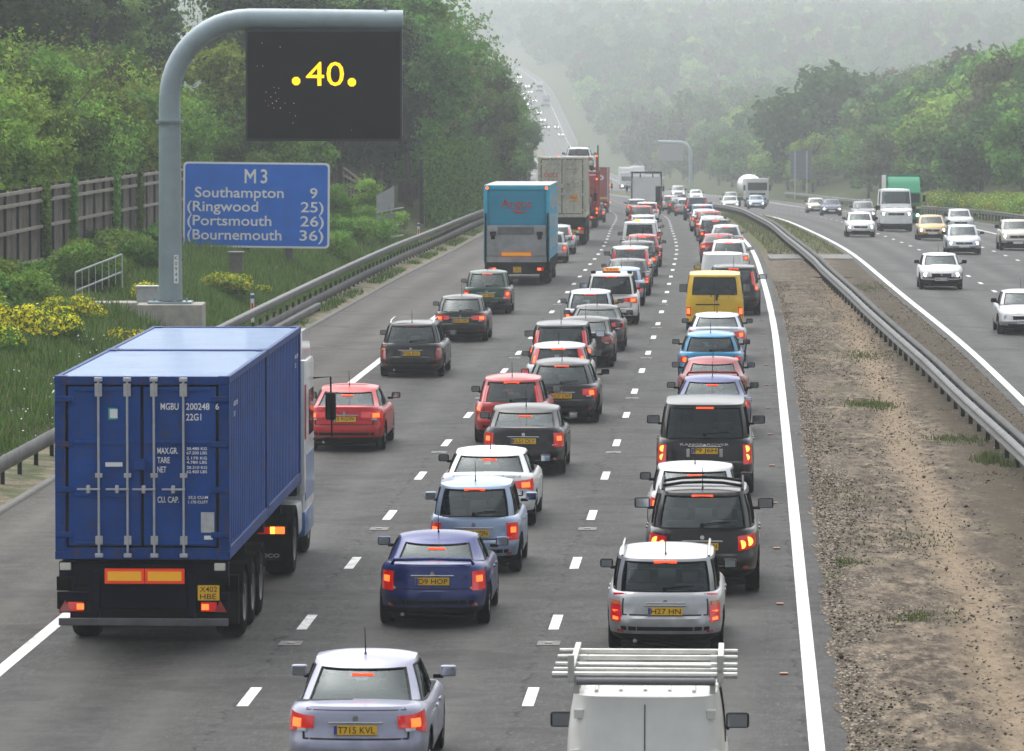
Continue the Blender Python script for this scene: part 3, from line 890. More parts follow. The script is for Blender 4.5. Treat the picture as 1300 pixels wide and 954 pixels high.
# concrete step path with a handrail beside the plinth, and a steel cabinet
def steps():
    D = 151.0
    gx = (155-650)*D/6738
    root = empty('concrete_steps', (gx, D, 1.1)); tag(root, 'grey concrete step path beside the plinth of the gantry post', 'steps')
    mb = MB()
    mb.box(-1.2, 1.0, -.55, .75, -1.0, .16, 0, .02); mb.box(-2.2, -1.2, -.5, .7, -1.0, .0, 0, .02); mb.box(-3.1, -2.2, -.5, .7, -1.0, -.18, 0, .02)
    mb.build('step', CONC, root)
    hr = empty('handrail', (gx-.15, D+.1, 1.25)); tag(hr, 'sloping galvanised handrail with vertical bars beside the concrete steps', 'handrail')
    A = Vector((-1.17, -.3, .86)); B = Vector((.14, .0, 1.36))
    mb = MB(); mb.tube([A, B], .028, 8); mb.build('top_rail', GALV, hr, True)
    mb = MB(); mb.tube([A-Vector((-.02, 0, .52)), B-Vector((.02, 0, .5))], .024, 8); mb.build('lower_rail', GALV, hr, True)
    for k in range(8):
        t = k/7; p = A.lerp(B, t); mb = MB()
        low = .95 if k in (0, 7) else .78
        mb.tube([p, p-Vector((0, 0, low))], .02 if k in (0, 7) else .012, 6); mb.build('baluster', GALV, hr, True)
    cb = empty('roadside_cabinet', (X_cab, 150.6, 1.27)) if False else empty('roadside_cabinet', ((186-650)*150.6/6738, 150.9, 1.27))
    tag(cb, 'small grey steel cabinet tucked behind the foot of the gantry post', 'cabinet')
    mb = MB(); mb.box(-.3, .3, -.2, .2, 0, .42, 0, .015); mb.build('case', GALV, cb)
    mb = MB(); mb.box(-.33, .33, -.23, .23, .42, .46, 0, .01); mb.build('lid', mat('pale_lid', (.5, .52, .53), .5), cb)
steps()

BLUE = mat('sign_blue', (0.0, 0.15, 0.66), 0.5, var=.14, vscale=1.5, spec=.15)
def blue_sign():
    D = 200.0; PX = D/6738
    x0, x1 = (231-650)*PX, (418-650)*PX; zt, zb = 8.35-139*PX, 8.35-247.5*PX
    cx = (x0+x1)/2; gz = float(ground(-13.0, D))
    root = empty('distance_sign', (cx, D, gz)); root.rotation_euler = (0, R(.55), R(-4))
    tag(root, 'large blue motorway distance sign headed M3 with four place names', 'road sign')
    w = (x1-x0)/2; a, b = zb-gz, zt-gz
    def rr(mb, hw, z0, z1, r, y0, y1):
        pts = []
        for (cx_, cz_, s) in ((hw-r, z1-r, 0), (-hw+r, z1-r, 1), (-hw+r, z0+r, 2), (hw-r, z0+r, 3)):
            for k in range(5):
                an = s*math.pi/2+k*math.pi/8; pts.append((cx_+r*math.cos(an), cz_+r*math.sin(an)))
        n = len(pts)
        mb.add([(x, y0, z) for x, z in pts]+[(x, y1, z) for x, z in pts], [tuple(range(n)), tuple(n+i for i in range(n))]+[(i, (i+1) % n, n+(i+1) % n, n+i) for i in range(n)])
    mb = MB(); rr(mb, w, a, b, .16, -.0, .04); mb.build('border', WHITEINK, root)
    mb = MB(); rr(mb, w-.075, a+.075, b-.075, .12, -.006, .01); pn = mb.build('sign_panel', BLUE, root)
    def tx(t, px0, px1, py, cap, bold=.006):
        fit_text(t, (px0-650)*PX-cx, (px1-650)*PX-cx, 8.35-(py-67)*PX-gz-.02, cap, WHITEINK, root, -.012, bold)
    
    mx0, mx1, mz = (309.5-650)*PX-cx, (324-650)*PX-cx, 8.35-(223-67)*PX-gz-.02
    mb = MB(); t_ = .075; h_ = .265; xm = (mx0+mx1)/2
    def quad(a, b, c, d): mb.add([(p, -.014, q) for p, q in (a, b, c, d)], [(0, 1, 2, 3)])
    quad((mx0, mz-h_), (mx0+t_, mz-h_), (mx0+t_, mz+h_), (mx0, mz+h_)); quad((mx1-t_, mz-h_), (mx1, mz-h_), (mx1, mz+h_), (mx1-t_, mz+h_))
    mb2 = mb; mb.add([(mx0+t_, -.0141, mz+h_), (mx0+t_, -.0141, mz+h_-.16), (xm, -.0141, mz-h_*.45), (xm, -.0141, mz-h_*.45+.17)], [(0, 1, 2, 3)])
    mb.add([(mx1-t_, -.0142, mz+h_), (mx1-t_, -.0142, mz+h_-.16), (xm, -.0142, mz-h_*.45), (xm, -.0142, mz-h_*.45+.17)], [(0, 1, 2, 3)])
    mb.build('lettering', WHITEINK, root); tx('3', 330, 338.5, 223, .53, .02)
    for (t, p0, p1, n, n0, n1, py) in (('Southampton', 246, 359.5, '9', 393, 402.5, 243.8), ('(Ringwood', 236.5, 327, '25)', 381.5, 410.5, 261.5), ('(Portsmouth', 236.5, 344, '26)', 381, 411, 279.5), ('(Bournemouth', 236.5, 357, '36)', 380, 410.5, 297.5)):
        tx(t, p0, p1, py, .395); tx(n, n0, n1, py, .395)
    for px in (311, 366):
        x = (px-650)*PX-cx; mb = MB(); mb.box(x-.15, x+.15, .08, .28, -.8, b-.1, 0, .01); mb.build('post', mat('sign_post', (.10, .095, .09), .7, .2, var=.2), root)
    mb = MB(); mb.box(-w+.1, w-.1, .041, .09, a+.5, a+.58); mb.box(-w+.1, w-.1, .041, .09, b-.58, b-.5); mb.build('brace', GALV, root)
blue_sign()

# small roadside furniture on the left verge
def marker(D, off, label):
    root = empty('marker_post', W(off, D)); tag(root, label, 'marker post')
    mb = MB(); mb.box(-.055, .055, -.03, .03, -.2, .98, 0, .01); mb.build('post', WHITEINK, root)
    mb = MB(); mb.box(-.057, .057, -.032, .032, .82, .93); mb.build('cap_band', mat('blue_band', (.03, .08, .3), .5), root)
    mb = MB(); mb.box(-.035, .035, -.036, -.028, .42, .68); mb.build('reflector', mat('red_reflector', (.7, .03, .02), .3), root)
marker(163.5, -12.45, 'white marker post with red reflector beside the gantry plinth')
marker(262, -12.75, 'distant white marker post with red reflector beside the ivy-clad fence')
root = empty('timber_stub', ((299.5-650)*182/6738, 182, float(ground(-14.8, 182)))); tag(root, 'short square grey timber stub standing in grass below the blue sign', 'post')
mb = MB(); mb.box(-.24, .24, -.2, .2, -.3, .72, 0, .02); mb.build('shaft', mat('stub_wood', (.13, .12, .11), .9, var=.3), root)
mb = MB(); mb.box(-.27, .27, -.23, .23, .72, .77, 0, .01); mb.build('cap', mat('stub_cap', (.25, .24, .23), .9), root)

def side_board():
    D = 251.0; PX = D/6738
    x = (489-650)*PX; gz = float(ground(-13.6, D))
    root = empty('turned_sign', (x, D, gz)); root.rotation_euler = (0, 0, R(0)); tag(root, 'pale grey metal sign frame seen from the side behind the left barrier', 'road sign')
    pm = mat('pale_sign_metal', (.33, .34, .35), .5, .2, var=.15)
    mb = MB(); z1, z0 = 8.35-(241-67)*PX-gz, 8.35-(271-67)*PX-gz
    vs = [(-.40, -.3, z0+.1), (.42, .3, z0+.28), (.42, .3, z1+.18), (-.40, -.3, z1-.25)]
    mb.add(vs+[(a, b+.05, c) for a, b, c in vs], [(0, 1, 2, 3), (4, 5, 6, 7), (0, 1, 5, 4), (1, 2, 6, 5), (2, 3, 7, 6), (3, 0, 4, 7)]); mb.build('sign_panel', pm, root)
    for xx, yy in ((-.36, -.25), (.28, .22)):
        mb = MB(); mb.box(xx-.05, xx+.05, yy+.05, yy+.2, -.5, z1-.3); mb.build('post', pm, root)
    for k, zz in enumerate((z0+.05, z0-.72, z0-1.25, z0-1.6)):
        mb = MB(); mb.tube([(-.42, -.3, zz), (.85, .4, zz+.22)], .035, 6); mb.build('rail', pm, root)
    mb = MB(); vs = [(-.38, -.2, z0-.75), (.40, .32, z0-.6), (.40, .32, z0), (-.38, -.2, z0-.1)]
    mb.add(vs+[(a, b+.03, c) for a, b, c in vs], [(0, 1, 2, 3), (4, 5, 6, 7), (0, 1, 5, 4), (1, 2, 6, 5), (2, 3, 7, 6), (3, 0, 4, 7)]); mb.build('lower_panel', mat('mesh_panel', (.22, .23, .24), .6), root)
side_board()

def far_gantry():
    D = 1000.0; PX = D/6738
    x = (876.5-650)*PX; gz = float(zroad(D))
    root = empty('distant_gantry', (x, D, gz)); tag(root, 'distant hazy grey cantilever gantry with sign board seen from behind', 'road sign')
    top = 8.35-(181-67)*PX-gz; mb = MB()
    path = [(0, 0, -1), (0, 0, top-2.2)]+[(-2.0+2.0*math.cos(k*math.pi/16), 0, top-2.2+2.2*math.sin(k*math.pi/16)) for k in range(1, 9)]+[((835-876.5)*PX, 0, top+.1)]
    mb.tube(path, .36, 12); mb.build('mast', MAST, root, True)
    mb = MB(); mb.box((836-876.5)*PX, (867-876.5)*PX, -.2, .2, 8.35-(204-67)*PX-gz, 8.35-(184-67)*PX-gz); mb.box((850-876.5)*PX, (852-876.5)*PX, -.3, -.2, 8.35-(204-67)*PX-gz, 8.35-(184-67)*PX-gz)
    mb.build('sign_cabinet', mat('pinkish_cabinet', (.26, .23, .25), .6), root)
far_gantry()
def far_sign():
    D = 660.0; PX = D/6738
    x = (1016-650)*PX; gz = float(ground(float(opp(D))+16.5, D))
    root = empty('direction_sign', (x, D, gz)); tag(root, 'distant blue-grey slatted direction sign above the right verge trees', 'road sign')
    z1, z0 = 8.35-(191.5-67)*PX-gz, 8.35-(227-67)*PX-gz
    mb = MB(); n = 7
    for k in range(n):
        a = z0+(z1-z0)*k/n; mb.box((1003-1016)*PX, (1030-1016)*PX, 0, .06, a+.03, a+(z1-z0)/n)
    mb.build('sign_panel', mat('sign_back', (.13, .16, .2), .5, .3), root)
    for px in (1009, 1024):
        mb = MB(); mb.box((px-1016)*PX-.09, (px-1016)*PX+.09, -.2, -.02, -1, z1); mb.build('post', GALV, root)
far_sign()
# ------------------------------------------------------------------ cars
REAR = [0, .15, .35, .55, .72, .86, .95]
SIDE = [-1, -.96, -.90, -.80, -.70, -.55, -.40, -.25, -.10, -.02, .04, .15, .30, .45, .60, .70, .80, .90, .96, 1]
NH = len(REAR)+len(SIDE)+len(REAR)           # half ring, rear centre .. front centre
def unit_half(n):
    uc = .5**(1/n)
    pts = []
    for u in REAR: u *= uc; pts.append((u, -(1-u**n)**(1/n)))
    for f in SIDE:
        y = f*uc; pts.append(((1-abs(y)**n)**(1/n), y))
    for u in reversed(REAR): u *= uc; pts.append((u, (1-u**n)**(1/n)))
    return pts
def full(half_fn):
    """list of points right side rear centre -> front centre, then left side back"""
    H = [half_fn(i) for i in range(NH)]
    return H + [(-p[0], p[1], p[2]) for p in reversed(H[1:-1])]
N = 2*NH-2
IC, JS = len(REAR), len(REAR)                 # first side index

CHASSIS_U = mat('underbody_black', (.010, .010, .010), .8)
# type parameters. y measured from the middle, rear is negative
T = {
 'hatch':  dict(L=4.05, w=.86, belt=.93, roof=1.44, nose=.70, cowl=.93, deck=.93, c=(-1.93, -1.52, .30, 1.12), wt=.64, rb=.08, n=5.5, nc=4.2, cr=.06),
 'coupe':  dict(L=4.30, w=.86, belt=.93, roof=1.34, nose=.66, cowl=.90, deck=.97, c=(-1.62, -.72, .20, 1.10), wt=.60, rb=.12, n=4.8, nc=3.6, cr=.06),
 'saloon': dict(L=4.55, w=.87, belt=.92, roof=1.39, nose=.68, cowl=.91, deck=.98, c=(-1.66, -.98, .32, 1.12), wt=.635, rb=.11, n=5.5, nc=4.2, cr=.055),
 'liftback': dict(L=4.45, w=.87, belt=.93, roof=1.39, nose=.68, cowl=.91, deck=1.0, c=(-1.95, -1.02, .32, 1.12), wt=.635, rb=.10, n=5.5, nc=4.2, cr=.055),
 'estate': dict(L=4.65, w=.88, belt=.93, roof=1.47, nose=.69, cowl=.92, deck=.93, c=(-2.22, -1.88, .35, 1.18), wt=.68, rb=.08, n=5.8, nc=5, cr=.05),
 'suv':    dict(L=4.65, w=.93, belt=1.08, roof=1.72, nose=.86, cowl=1.08, deck=1.08, c=(-2.24, -1.86, .40, 1.22), wt=.71, rb=.09, n=5.6, nc=4.8, cr=.05, g=.34, wr=.36),
 'bigsuv': dict(L=4.95, w=.97, belt=1.14, roof=1.86, nose=1.0, cowl=1.14, deck=1.14, c=(-2.40, -2.22, .48, 1.22), wt=.77, rb=.04, n=9, nc=8, cr=.03, g=.36, wr=.38),
 'mpv':    dict(L=4.62, w=.90, belt=1.02, roof=1.72, nose=.80, cowl=1.05, deck=1.02, c=(-2.25, -1.90, .55, 1.60), wt=.68, rb=.06, n=7, nc=5.5, cr=.04),
 'van':    dict(L=4.80, w=.93, belt=1.10, roof=1.92, nose=.95, cowl=1.18, deck=1.10, c=(-2.38, -2.22, .95, 1.75), wt=.80, rb=.03, n=11, nc=9, cr=.04),
 'smallvan': dict(L=4.10, w=.84, belt=1.02, roof=1.80, nose=.82, cowl=1.05, deck=1.02, c=(-2.03, -1.93, .40, 1.18), wt=.71, rb=.03, n=10, nc=8, cr=.035),
 'bigvan': dict(L=5.90, w=.99, belt=1.25, roof=2.60, nose=1.15, cowl=1.40, deck=1.25, c=(-2.93, -2.85, 1.60, 2.25), wt=.88, rb=.02, n=14, nc=12, cr=.05, wr=.35),
}
def sm(x, a, b):
    t = min(1, max(0, (x-a)/(b-a))); return t*t*(3-2*t)
class Body:
    def __init__(s, kind, **kw):
        p = dict(g=.24, wr=.315, wb=None, bf=.16, hl=None); p.update(T[kind]); p.update(kw); s.p = p; s.kind = kind
        s.L, s.w = p['L'], p['w']
        if not p['wb']: p['wb'] = s.L*.585
        s.yr, s.yf = -s.L/2, s.L/2
        g = p['g']; b = p['belt']
        # level: z, width inset, rear inset, front inset
        if kind in ('van', 'bigvan'):
            s.lv = [(g-.05, .14, .12, .2), (g+.02, .04, .03, .05), (g+.1, .01, .0, .01), (g+.26, .0, .0, .0), (g+.29, .0, .025, .02), (b*.66, .0, .03, .03), (b*.85, .005, .035, .05), (b-.04, .012, .04, .08), (b, .02, .045, .12)]
        else:
            s.lv = [(g-.05, .16, .16, .2), (g+.01, .05, .05, .06), (g+.08, .015, .015, .02), (g+.20, .0, .0, .0), (g+.31, .0, .01, .01),
                    (g+.345, .004, .05, .05), (b*.80, .0, .065, .08), (b*.91, .018, .08, .13), (b-.035, .05, .10, .19), (b, .085, .125, .25)]
        s.NL = len(s.lv)
        s.u = unit_half(p['n']); s.uc = unit_half(p['nc'])
        s.loops = [full(lambda i, k=k: s.half(k, i)) for k in range(s.NL)]
        s.cabin()
    def ztop(s, y):
        p = s.p; crb, crt, cft, cfb = p['c']
        z = p['deck'] + (p['belt']-p['deck'])*sm(y, crb-.1, crt+.2)
        if p['deck'] > p['belt']:
            z -= .03*(1-sm(y, s.yr, crb))*0
        z += (p['cowl']-p['belt'])*sm(y, cft-.3, cfb)
        if y > cfb-.1:
            t = (y-(cfb-.1))/(s.yf-(cfb-.1)); z = p['cowl']+(p['nose']-p['cowl'])*(t**1.7*.85+.15*t)
        return z
    def half(s, k, i):
        z0, dw, dr, df = s.lv[k]
        ux, uy = s.u[i]
        w = s.w-dw; yr = s.yr+dr; yf = s.yf-df
        h = (yf-yr)/2; c = (yf+yr)/2
        y = c+h*uy; x = w*ux
        if uy < 0: y += s.p['rb']*(ux**2)*(-uy)**3
        else: y -= s.p['bf']*(ux**2)*uy**3
        b = s.p['belt']; zt = s.ztop(y)
        z = z0 if z0 < .3 else .3+(z0-.3)*(zt-.3)/(b-.3)
        return (x, y, z)
    def zroof(s, y):
        p = s.p; a, b = p['c'][1], p['c'][2]
        m = a+(b-a)*.62; d = (y-m)/((b-a)*.62 if y < m else (b-a)*.5)
        drop = {'coupe': .07, 'liftback': .06, 'saloon': .05}.get(s.kind, .035)
        return p['roof']-p['cr']-drop*abs(d)**2.2
    def cab_half(s, v, i):
        p = s.p; crb, crt, cft, cfb = p['c']; wb = s.w-.095 if s.kind not in ('van', 'bigvan', 'smallvan') else s.w-.03
        ux, uy = s.uc[i]
        bulge = math.sin(math.pi*v)
        w = wb+(p['wt']-wb)*v + .018*bulge
        yr = crb+(crt-crb)*v - .03*bulge*min(1, (crt-crb)/.5); yf = cfb+(cft-cfb)*v+.035*bulge
        h = (yf-yr)/2; c = (yf+yr)/2
        y = c+h*uy; x = w*ux
        if uy < 0: y += .07*(ux**2)*(-uy)**2
        else: y -= .14*(ux**2)*uy**2
        z0 = s.ztop(y)-.02; z1 = s.zroof(y)
        return (x, y, z0+(z1-z0)*v)
    def cabin(s):
        hb = {'van': .20, 'bigvan': .3, 'smallvan': .14}.get(s.kind, .05)
        s.V = [0, hb, .3, .5, .7, .90, .96, 1.0]
        s.cl = [full(lambda i, v=v: s.cab_half(v, i)) for v in s.V]
    # surface lookups ------------------------------------------------
    def bpt(s, i, z):
        i = i % N; a = int(math.floor(i)); t = i-a; b = (a+1) % N
        P = []
        for k in range(s.NL):
            A, B = s.loops[k][a % N], s.loops[k][b]
            P.append([A[j]*(1-t)+B[j]*t for j in range(3)])
        zs = [q[2] for q in P]
        return Vector((np.interp(z, zs, [q[0] for q in P]), np.interp(z, zs, [q[1] for q in P]), z))
    def cpt(s, i, v):
        i = i % N; a = int(math.floor(i)); t = i-a; b = (a+1) % N
        k = 0
        while k < len(s.V)-2 and s.V[k+1] < v: k += 1
        tv = (v-s.V[k])/(s.V[k+1]-s.V[k])
        L0, L1 = s.cl[k], s.cl[k+1]
        return Vector([(L0[a][j]*(1-t)+L0[b][j]*t)*(1-tv)+(L1[a][j]*(1-t)+L1[b][j]*t)*tv for j in range(3)])
    def patch(s, mb, i0, i1, z0, z1, d, surf='b', mi=0, nu=None, nv=3, corner=None, z0b=None, z1b=None):
        """raised piece following the body between ring positions and heights; z0b/z1b: heights at the i1 end"""
        f = s.bpt if surf == 'b' else s.cpt
        nu = nu or max(2, int(abs(i1-i0)*2)+1)
        g = []
        for a in range(nu):
            ta = a/(nu-1); i = i0+(i1-i0)*ta
            zl = z0+((z0b if z0b is not None else z0)-z0)*ta; zh = z1+((z1b if z1b is not None else z1)-z1)*ta
            row = []
            for b in range(nv):
                z = zl+(zh-zl)*b/(nv-1)
                p = f(i, z); e = .02
                pu = f(i+e*5, z)-f(i-e*5, z); pv = f(i, z+e)-f(i, z-e)
                n = pu.cross(pv)
                if n.length < 1e-9: n = Vector((0, -1, 0))
                n.normalize()
                cen = Vector((0, 0, p.z))
                if n.dot(p-cen) < 0: n = -n
                row.append((p-n*.012, p+n*d))
            g.append(row)
        vs = [q[1] for r in g for q in r] + [q[0] for r in g for q in r]
        o = nu*nv; fs = []
        for a in range(nu-1):
            for b in range(nv-1): fs.append((a*nv+b, (a+1)*nv+b, (a+1)*nv+b+1, a*nv+b+1))
        bd = [a*nv for a in range(nu)] + [(nu-1)*nv+b for b in range(1, nv)] + [a*nv+nv-1 for a in range(nu-2, -1, -1)] + [b for b in range(nv-2, 0, -1)]
        for q in range(len(bd)):
            A, B = bd[q], bd[(q+1) % len(bd)]; fs.append((A, B, o+B, o+A))
        mb.add(vs, fs, mi)
        return mb
    # body mesh --------------------------------------------------------
    def shell(s, mats, parent):
        """lower body with wheel arches cut out + cabin frame with open windows, one mesh"""
        p = s.p; vs = []; fs = []; mi = []
        for k in range(s.NL): vs += s.loops[k]
        def idx(k, i): return k*N + i % N
        for k in range(s.NL-1):
            for i in range(N):
                fs.append((idx(k, i), idx(k, i+1), idx(k+1, i+1), idx(k+1, i)))
                mi.append(1 if k < (2 if not p.get('blackbumper') else 3) else 0)
        spine0, spine1 = s.yr+.55, s.yf-.6
        # upper cap
        prev = [(s.NL-1)*N+i for i in range(N)]
        top = s.loops[-1]; cr = .055
        crb, crt, cft, cfb = p['c']
        for t in (.08, .2, .4, .65, .9):
            base = len(vs)
            for i in range(N):
                x, y, z = top[i]; ys = min(max(y, spine0), spine1)
                X, Y = x*(1-t), y+(ys-y)*t
                vs.append((X, Y, s.ztop(Y)+cr*(1-(1-t)**2.2)*(1 if Y > cfb-.2 else .5)))
            cur = [base+i for i in range(N)]
            for i in range(N):
                fs.append((prev[i], prev[(i+1) % N], cur[(i+1) % N], cur[i]))
                yc = (vs[cur[i]][1]+vs[prev[i]][1])/2
                mi.append(2 if crb+.12 < yc < cfb-.1 else 0)
            prev = cur
        for i in range(NH-1):
            a, b = prev[i], prev[i+1]; c, d = prev[(N-i-1) % N], prev[(N-i) % N]
            q = [a, b, c, d]; q = list(dict.fromkeys(q))
            if len(q) > 2:
                fs.append(tuple(q)); yc = vs[a][1]; mi.append(2 if crb+.12 < yc < cfb-.1 else 0)
        prev = list(range(N))
        for i in range(NH-1):
            a, b = prev[i], prev[i+1]; c, d = prev[(N-i-1) % N], prev[(N-i) % N]
            q = list(dict.fromkeys([a, b, c, d]))
            if len(q) > 2: fs.append(tuple(q)); mi.append(1)
        me = bpy.data.meshes.new('lower'); me.from_pydata(vs, [], fs)
        for m in mats: me.materials.append(m)
        me.polygons.foreach_set('material_index', mi)
        bm = bmesh.new(); bm.from_mesh(me); bmesh.ops.recalc_face_normals(bm, faces=bm.faces[:]); bm.to_mesh(me); bm.free()
        lo = link('tmp_lower', me)
        # arches
        wr = p['wr']; cut = MB()
        s.wy = (-p['wb']/2 - .02, p['wb']/2+.06)
        for wy in s.wy:
            for sg in (1, -1):
                x0, x1 = (s.w-.27, s.w+.2) if sg > 0 else (-s.w-.2, -s.w+.27)
                prof = [(wy+(wr+.055)*math.cos(a*math.pi/12), wr+(wr+.055)*math.sin(a*math.pi/12)) for a in range(-5, 18)]
                cut.prism(prof, x0, x1, 0)
        co = cut.build('tmp_cut', [BLACK])
        # the cut faces take the trim slot
        co.data.materials.clear()
        for m in mats: co.data.materials.append(m)
        for f in co.data.polygons: f.material_index = 1
        md = lo.modifiers.new('b', 'BOOLEAN'); md.operation = 'DIFFERENCE'; md.object = co; md.solver = 'EXACT'
        dg = bpy.context.evaluated_depsgraph_get(); dg.update()
        res = bpy.data.meshes.new_from_object(lo.evaluated_get(dg))
        bpy.data.objects.remove(lo); bpy.data.objects.remove(co)
        # cabin
        bm = bmesh.new(); bm.from_mesh(res); bpy.data.meshes.remove(res)
        nV = len(s.V)
        vv = [[bm.verts.new(q) for q in l] for l in s.cl]
        win = s.windows()
        cells = {}
        for nm, (cl, _) in win.items():
            for c in cl: cells[c] = nm
        for k in range(nV-1):
            for i in range(N):
                if (k, i) in cells: continue
                f = bm.faces.new((vv[k][i], vv[k][(i+1) % N], vv[k+1][(i+1) % N], vv[k+1][i])); f.material_index = 0
                if (k, i) in s.pillars: f.material_index = 1
        prevl = vv[-1]; topl = s.cl[-1]; cr = p['cr']
        a0, a1 = crt+.35, cft-.4
        for t in (.06, .16, .32, .55, .85):
            cur = []
            for i in range(N):
                x, y, z = topl[i]; ys = min(max(y, a0), a1)
                X, Y = x*(1-t), y+(ys-y)*t
                cur.append(bm.verts.new((X, Y, s.zroof(Y)+(z-s.zroof(y))*(1-t)+cr*(1-(1-t)**2.6))))
            for i in range(N): bm.faces.new((prevl[i], prevl[(i+1) % N], cur[(i+1) % N], cur[i]))
            prevl = cur
        for i in range(NH-1):
            q = list(dict.fromkeys([prevl[i], prevl[i+1], prevl[(N-i-1) % N], prevl[(N-i) % N]]))
            if len(q) > 2:
                try: bm.faces.new(q)
                except ValueError: pass
        me = bpy.data.meshes.new('body'); 
        for m in mats: me.materials.append(m)
        # orient the cabin outward
        bm.normal_update()
        for f in bm.faces:
            c = f.calc_center_median()
            if c.z > s.p['belt']+.05 and f.normal.dot(c-Vector((0, min(max(c.y, a0), a1), s.p['belt']))) < 0: f.normal_flip()
        bm.to_mesh(me); bm.free()
        me.polygons.foreach_set('use_smooth', [True]*len(me.polygons)); me.set_sharp_from_angle(angle=R(42)); me.update()
        return link('body', me, parent)
    def windows(s):
        """cells of each window: {name: (cells, tinted)}"""
        V0, V1 = 1, len(s.V)-3
        ks = range(V0, V1)
        out = {}; s.pillars = set()
        nR = 4 if s.kind in ('suv', 'bigsuv', 'mpv', 'van', 'smallvan', 'bigvan') else 4
        nR = 6
        if s.kind in ('van', 'smallvan', 'bigvan'): nR = 5
        if not s.p.get('blind_rear'):
            out['rear_window'] = ([(k, i) for k in ks for i in list(range(0, nR))+[N-1-j for j in range(0, nR)]], True)
        nF = 6
        out['windscreen'] = ([(k, i) for k in ks for i in list(range(NH-1-nF, NH-1))+[NH-1+j for j in range(0, nF)]], False)
        def sidecells(a, b):
            i0, i1 = JS+SIDE.index(a), JS+SIDE.index(b)
            return [(k, i) for k in ks for i in range(i0, i1)], [(k, N-1-i) for k in ks for i in range(i0, i1)]
        spans = [(-.80, -.02), (.04, .80)]
        if s.kind in ('estate', 'suv', 'bigsuv', 'mpv'): spans = [(-.90, -.55), (-.55, -.02), (.04, .80)]
        if s.kind in ('smallvan', 'van', 'bigvan') and s.p.get('panel', True): spans = [(.15 if s.kind != 'smallvan' else .04, .80)]
        if s.kind == 'coupe': spans = [(-.55, -.10), (-.02, .80)]
        for k in ks:
            for i in (JS+SIDE.index(-.02),):
                if s.kind not in ('van', 'bigvan', 'smallvan'): s.pillars |= {(k, i), (k, N-1-i)}
        for n_, (a, b) in enumerate(spans):
            A, B = sidecells(a, b); out['side_window.%d' % n_] = (A, True); out['side_windowL.%d' % n_] = (B, True)
        s.win = out
        return out
    def panes(s, parent, tint, seals=False):
        for nm, (cl, back) in s.win.items():
            used = {}; vs = []; fs = []
            for (k, i) in cl:
                q = []
                for (kk, ii) in ((k, i), (k, i+1), (k+1, i+1), (k+1, i)):
                    key = (kk, ii % N)
                    if key not in used:
                        used[key] = len(vs); P = Vector(s.cl[kk][ii % N]); c = Vector((0, P.y*.8, P.z)); d = (P-c)
                        vs.append(P-d.normalized()*.008 if d.length > .1 else P+Vector((0, .008 if P.y < 0 else -.008, 0)))
                    q.append(used[key])
                fs.append(tuple(q))
            mb = MB(); mb.add(vs, fs); nmn = nm.split('.')[0].replace('windowL', 'window')
            po = mb.build(nmn, tint if (back and nmn != 'windscreen') else GLASS, parent, True)
            if seals:
                nx = {}
                ec = {}
                for f in fs:
                    for a_, b_ in zip(f, f[1:]+f[:1]): ec[(a_, b_)] = 1
                for (a_, b_) in ec:
                    if (b_, a_) not in ec: nx[a_] = b_
                st = next(iter(nx)); lp = [st]; cu = nx[st]
                while cu != st and len(lp) < 400: lp.append(cu); cu = nx.get(cu, st)
                P_ = []
                for q in lp+[st, nx[st]]:
                    v_ = Vector(vs[q]); c_ = Vector((0, v_.y*.8, v_.z)); P_.append(v_+(v_-c_).normalized()*.006)
                mb = MB(); mb.tube(P_, .017, 5); mb.build('window_seal', BLACK, po, True)

def wheel(parent, x, y, r, side, w=.20, spokes=6, cap=False):
    mb = MB(); h = w/2
    mb.lathe_x([(-h, r*.62), (-h, r*.9), (-h*.8, r*.985), (-h*.5, r), (h*.5, r), (h*.8, r*.985), (h, r*.9), (h, r*.62), (h*.8, r*.6)], 0, 0, 0, 28)
    o = mb.build('wheel', RUBBER, parent, True, 50); o.location = (x, y, r)
    mb = MB(); e = side*h
    mb.lathe_x([(e*.9, r*.63), (e*.95, r*.58), (e*.55, r*.55), (e*.35, r*.15), (e*.6, 0.002)], 0, 0, 0, 24, 1)
    for k in range(spokes):
        a = 2*math.pi*k/spokes
        c, s_ = math.cos(a), math.sin(a); pw = r*.075
        vs = []
        for rr_, ww, xx in ((r*.10, pw*1.3, e*.80), (r*.58, pw, e*.92)):
            for sg in (-1, 1):
                vs.append((xx, rr_*c-sg*ww*s_, rr_*s_+sg*ww*c))
                vs.append((xx-e*.3, rr_*c-sg*ww*s_, rr_*s_+sg*ww*c))
        mb.add(vs, [(0, 2, 6, 4), (0, 1, 5, 4), (2, 3, 7, 6)], 0)
    mb.lathe_x([(e*.7, .05*r/.3), (e*.98, .045*r/.3), (e, .001)], 0, 0, 0, 12, 0)
    mb.build('rim', [RIM, mat('wheel_dark', (.06, .06, .062), .6, .4)], o, True, 30)
    return o

def plate(parent, txt, x, y, z, front=False, w=.52, h=.115, square=False):
    if square: w, h = .30, .21
    mb = MB(); d = 1 if front else -1
    mb.box(x-w/2, x+w/2, y, y+d*.014, z-h/2, z+h/2, 0, .003)
    p = mb.build('number_plate', PLATE_W if front else PLATE_Y, parent)
    if txt:
        yy = y+d*.017
        if square:
            for t, zz in zip(txt.split('|'), (z+.05, z-.05)):
                fit_text(t, x-w*.40, x+w*.40 if len(t) > 3 else x+w*.36, zz, .078, INK, p, yy, .0005, front=front)
        else:
            fit_text(txt, x-w*.40, x+w*.45, z, .080, INK, p, yy, .0005, front=front)
            mb = MB(); mb.box(x-w/2+.004, x-w/2+.045, y+d*.0145, y+d*.0155, z-h/2+.006, z+h/2-.006)
            mb.build('country_band', mat('band_blue', (.01, .06, .35), .5), p)
    return p

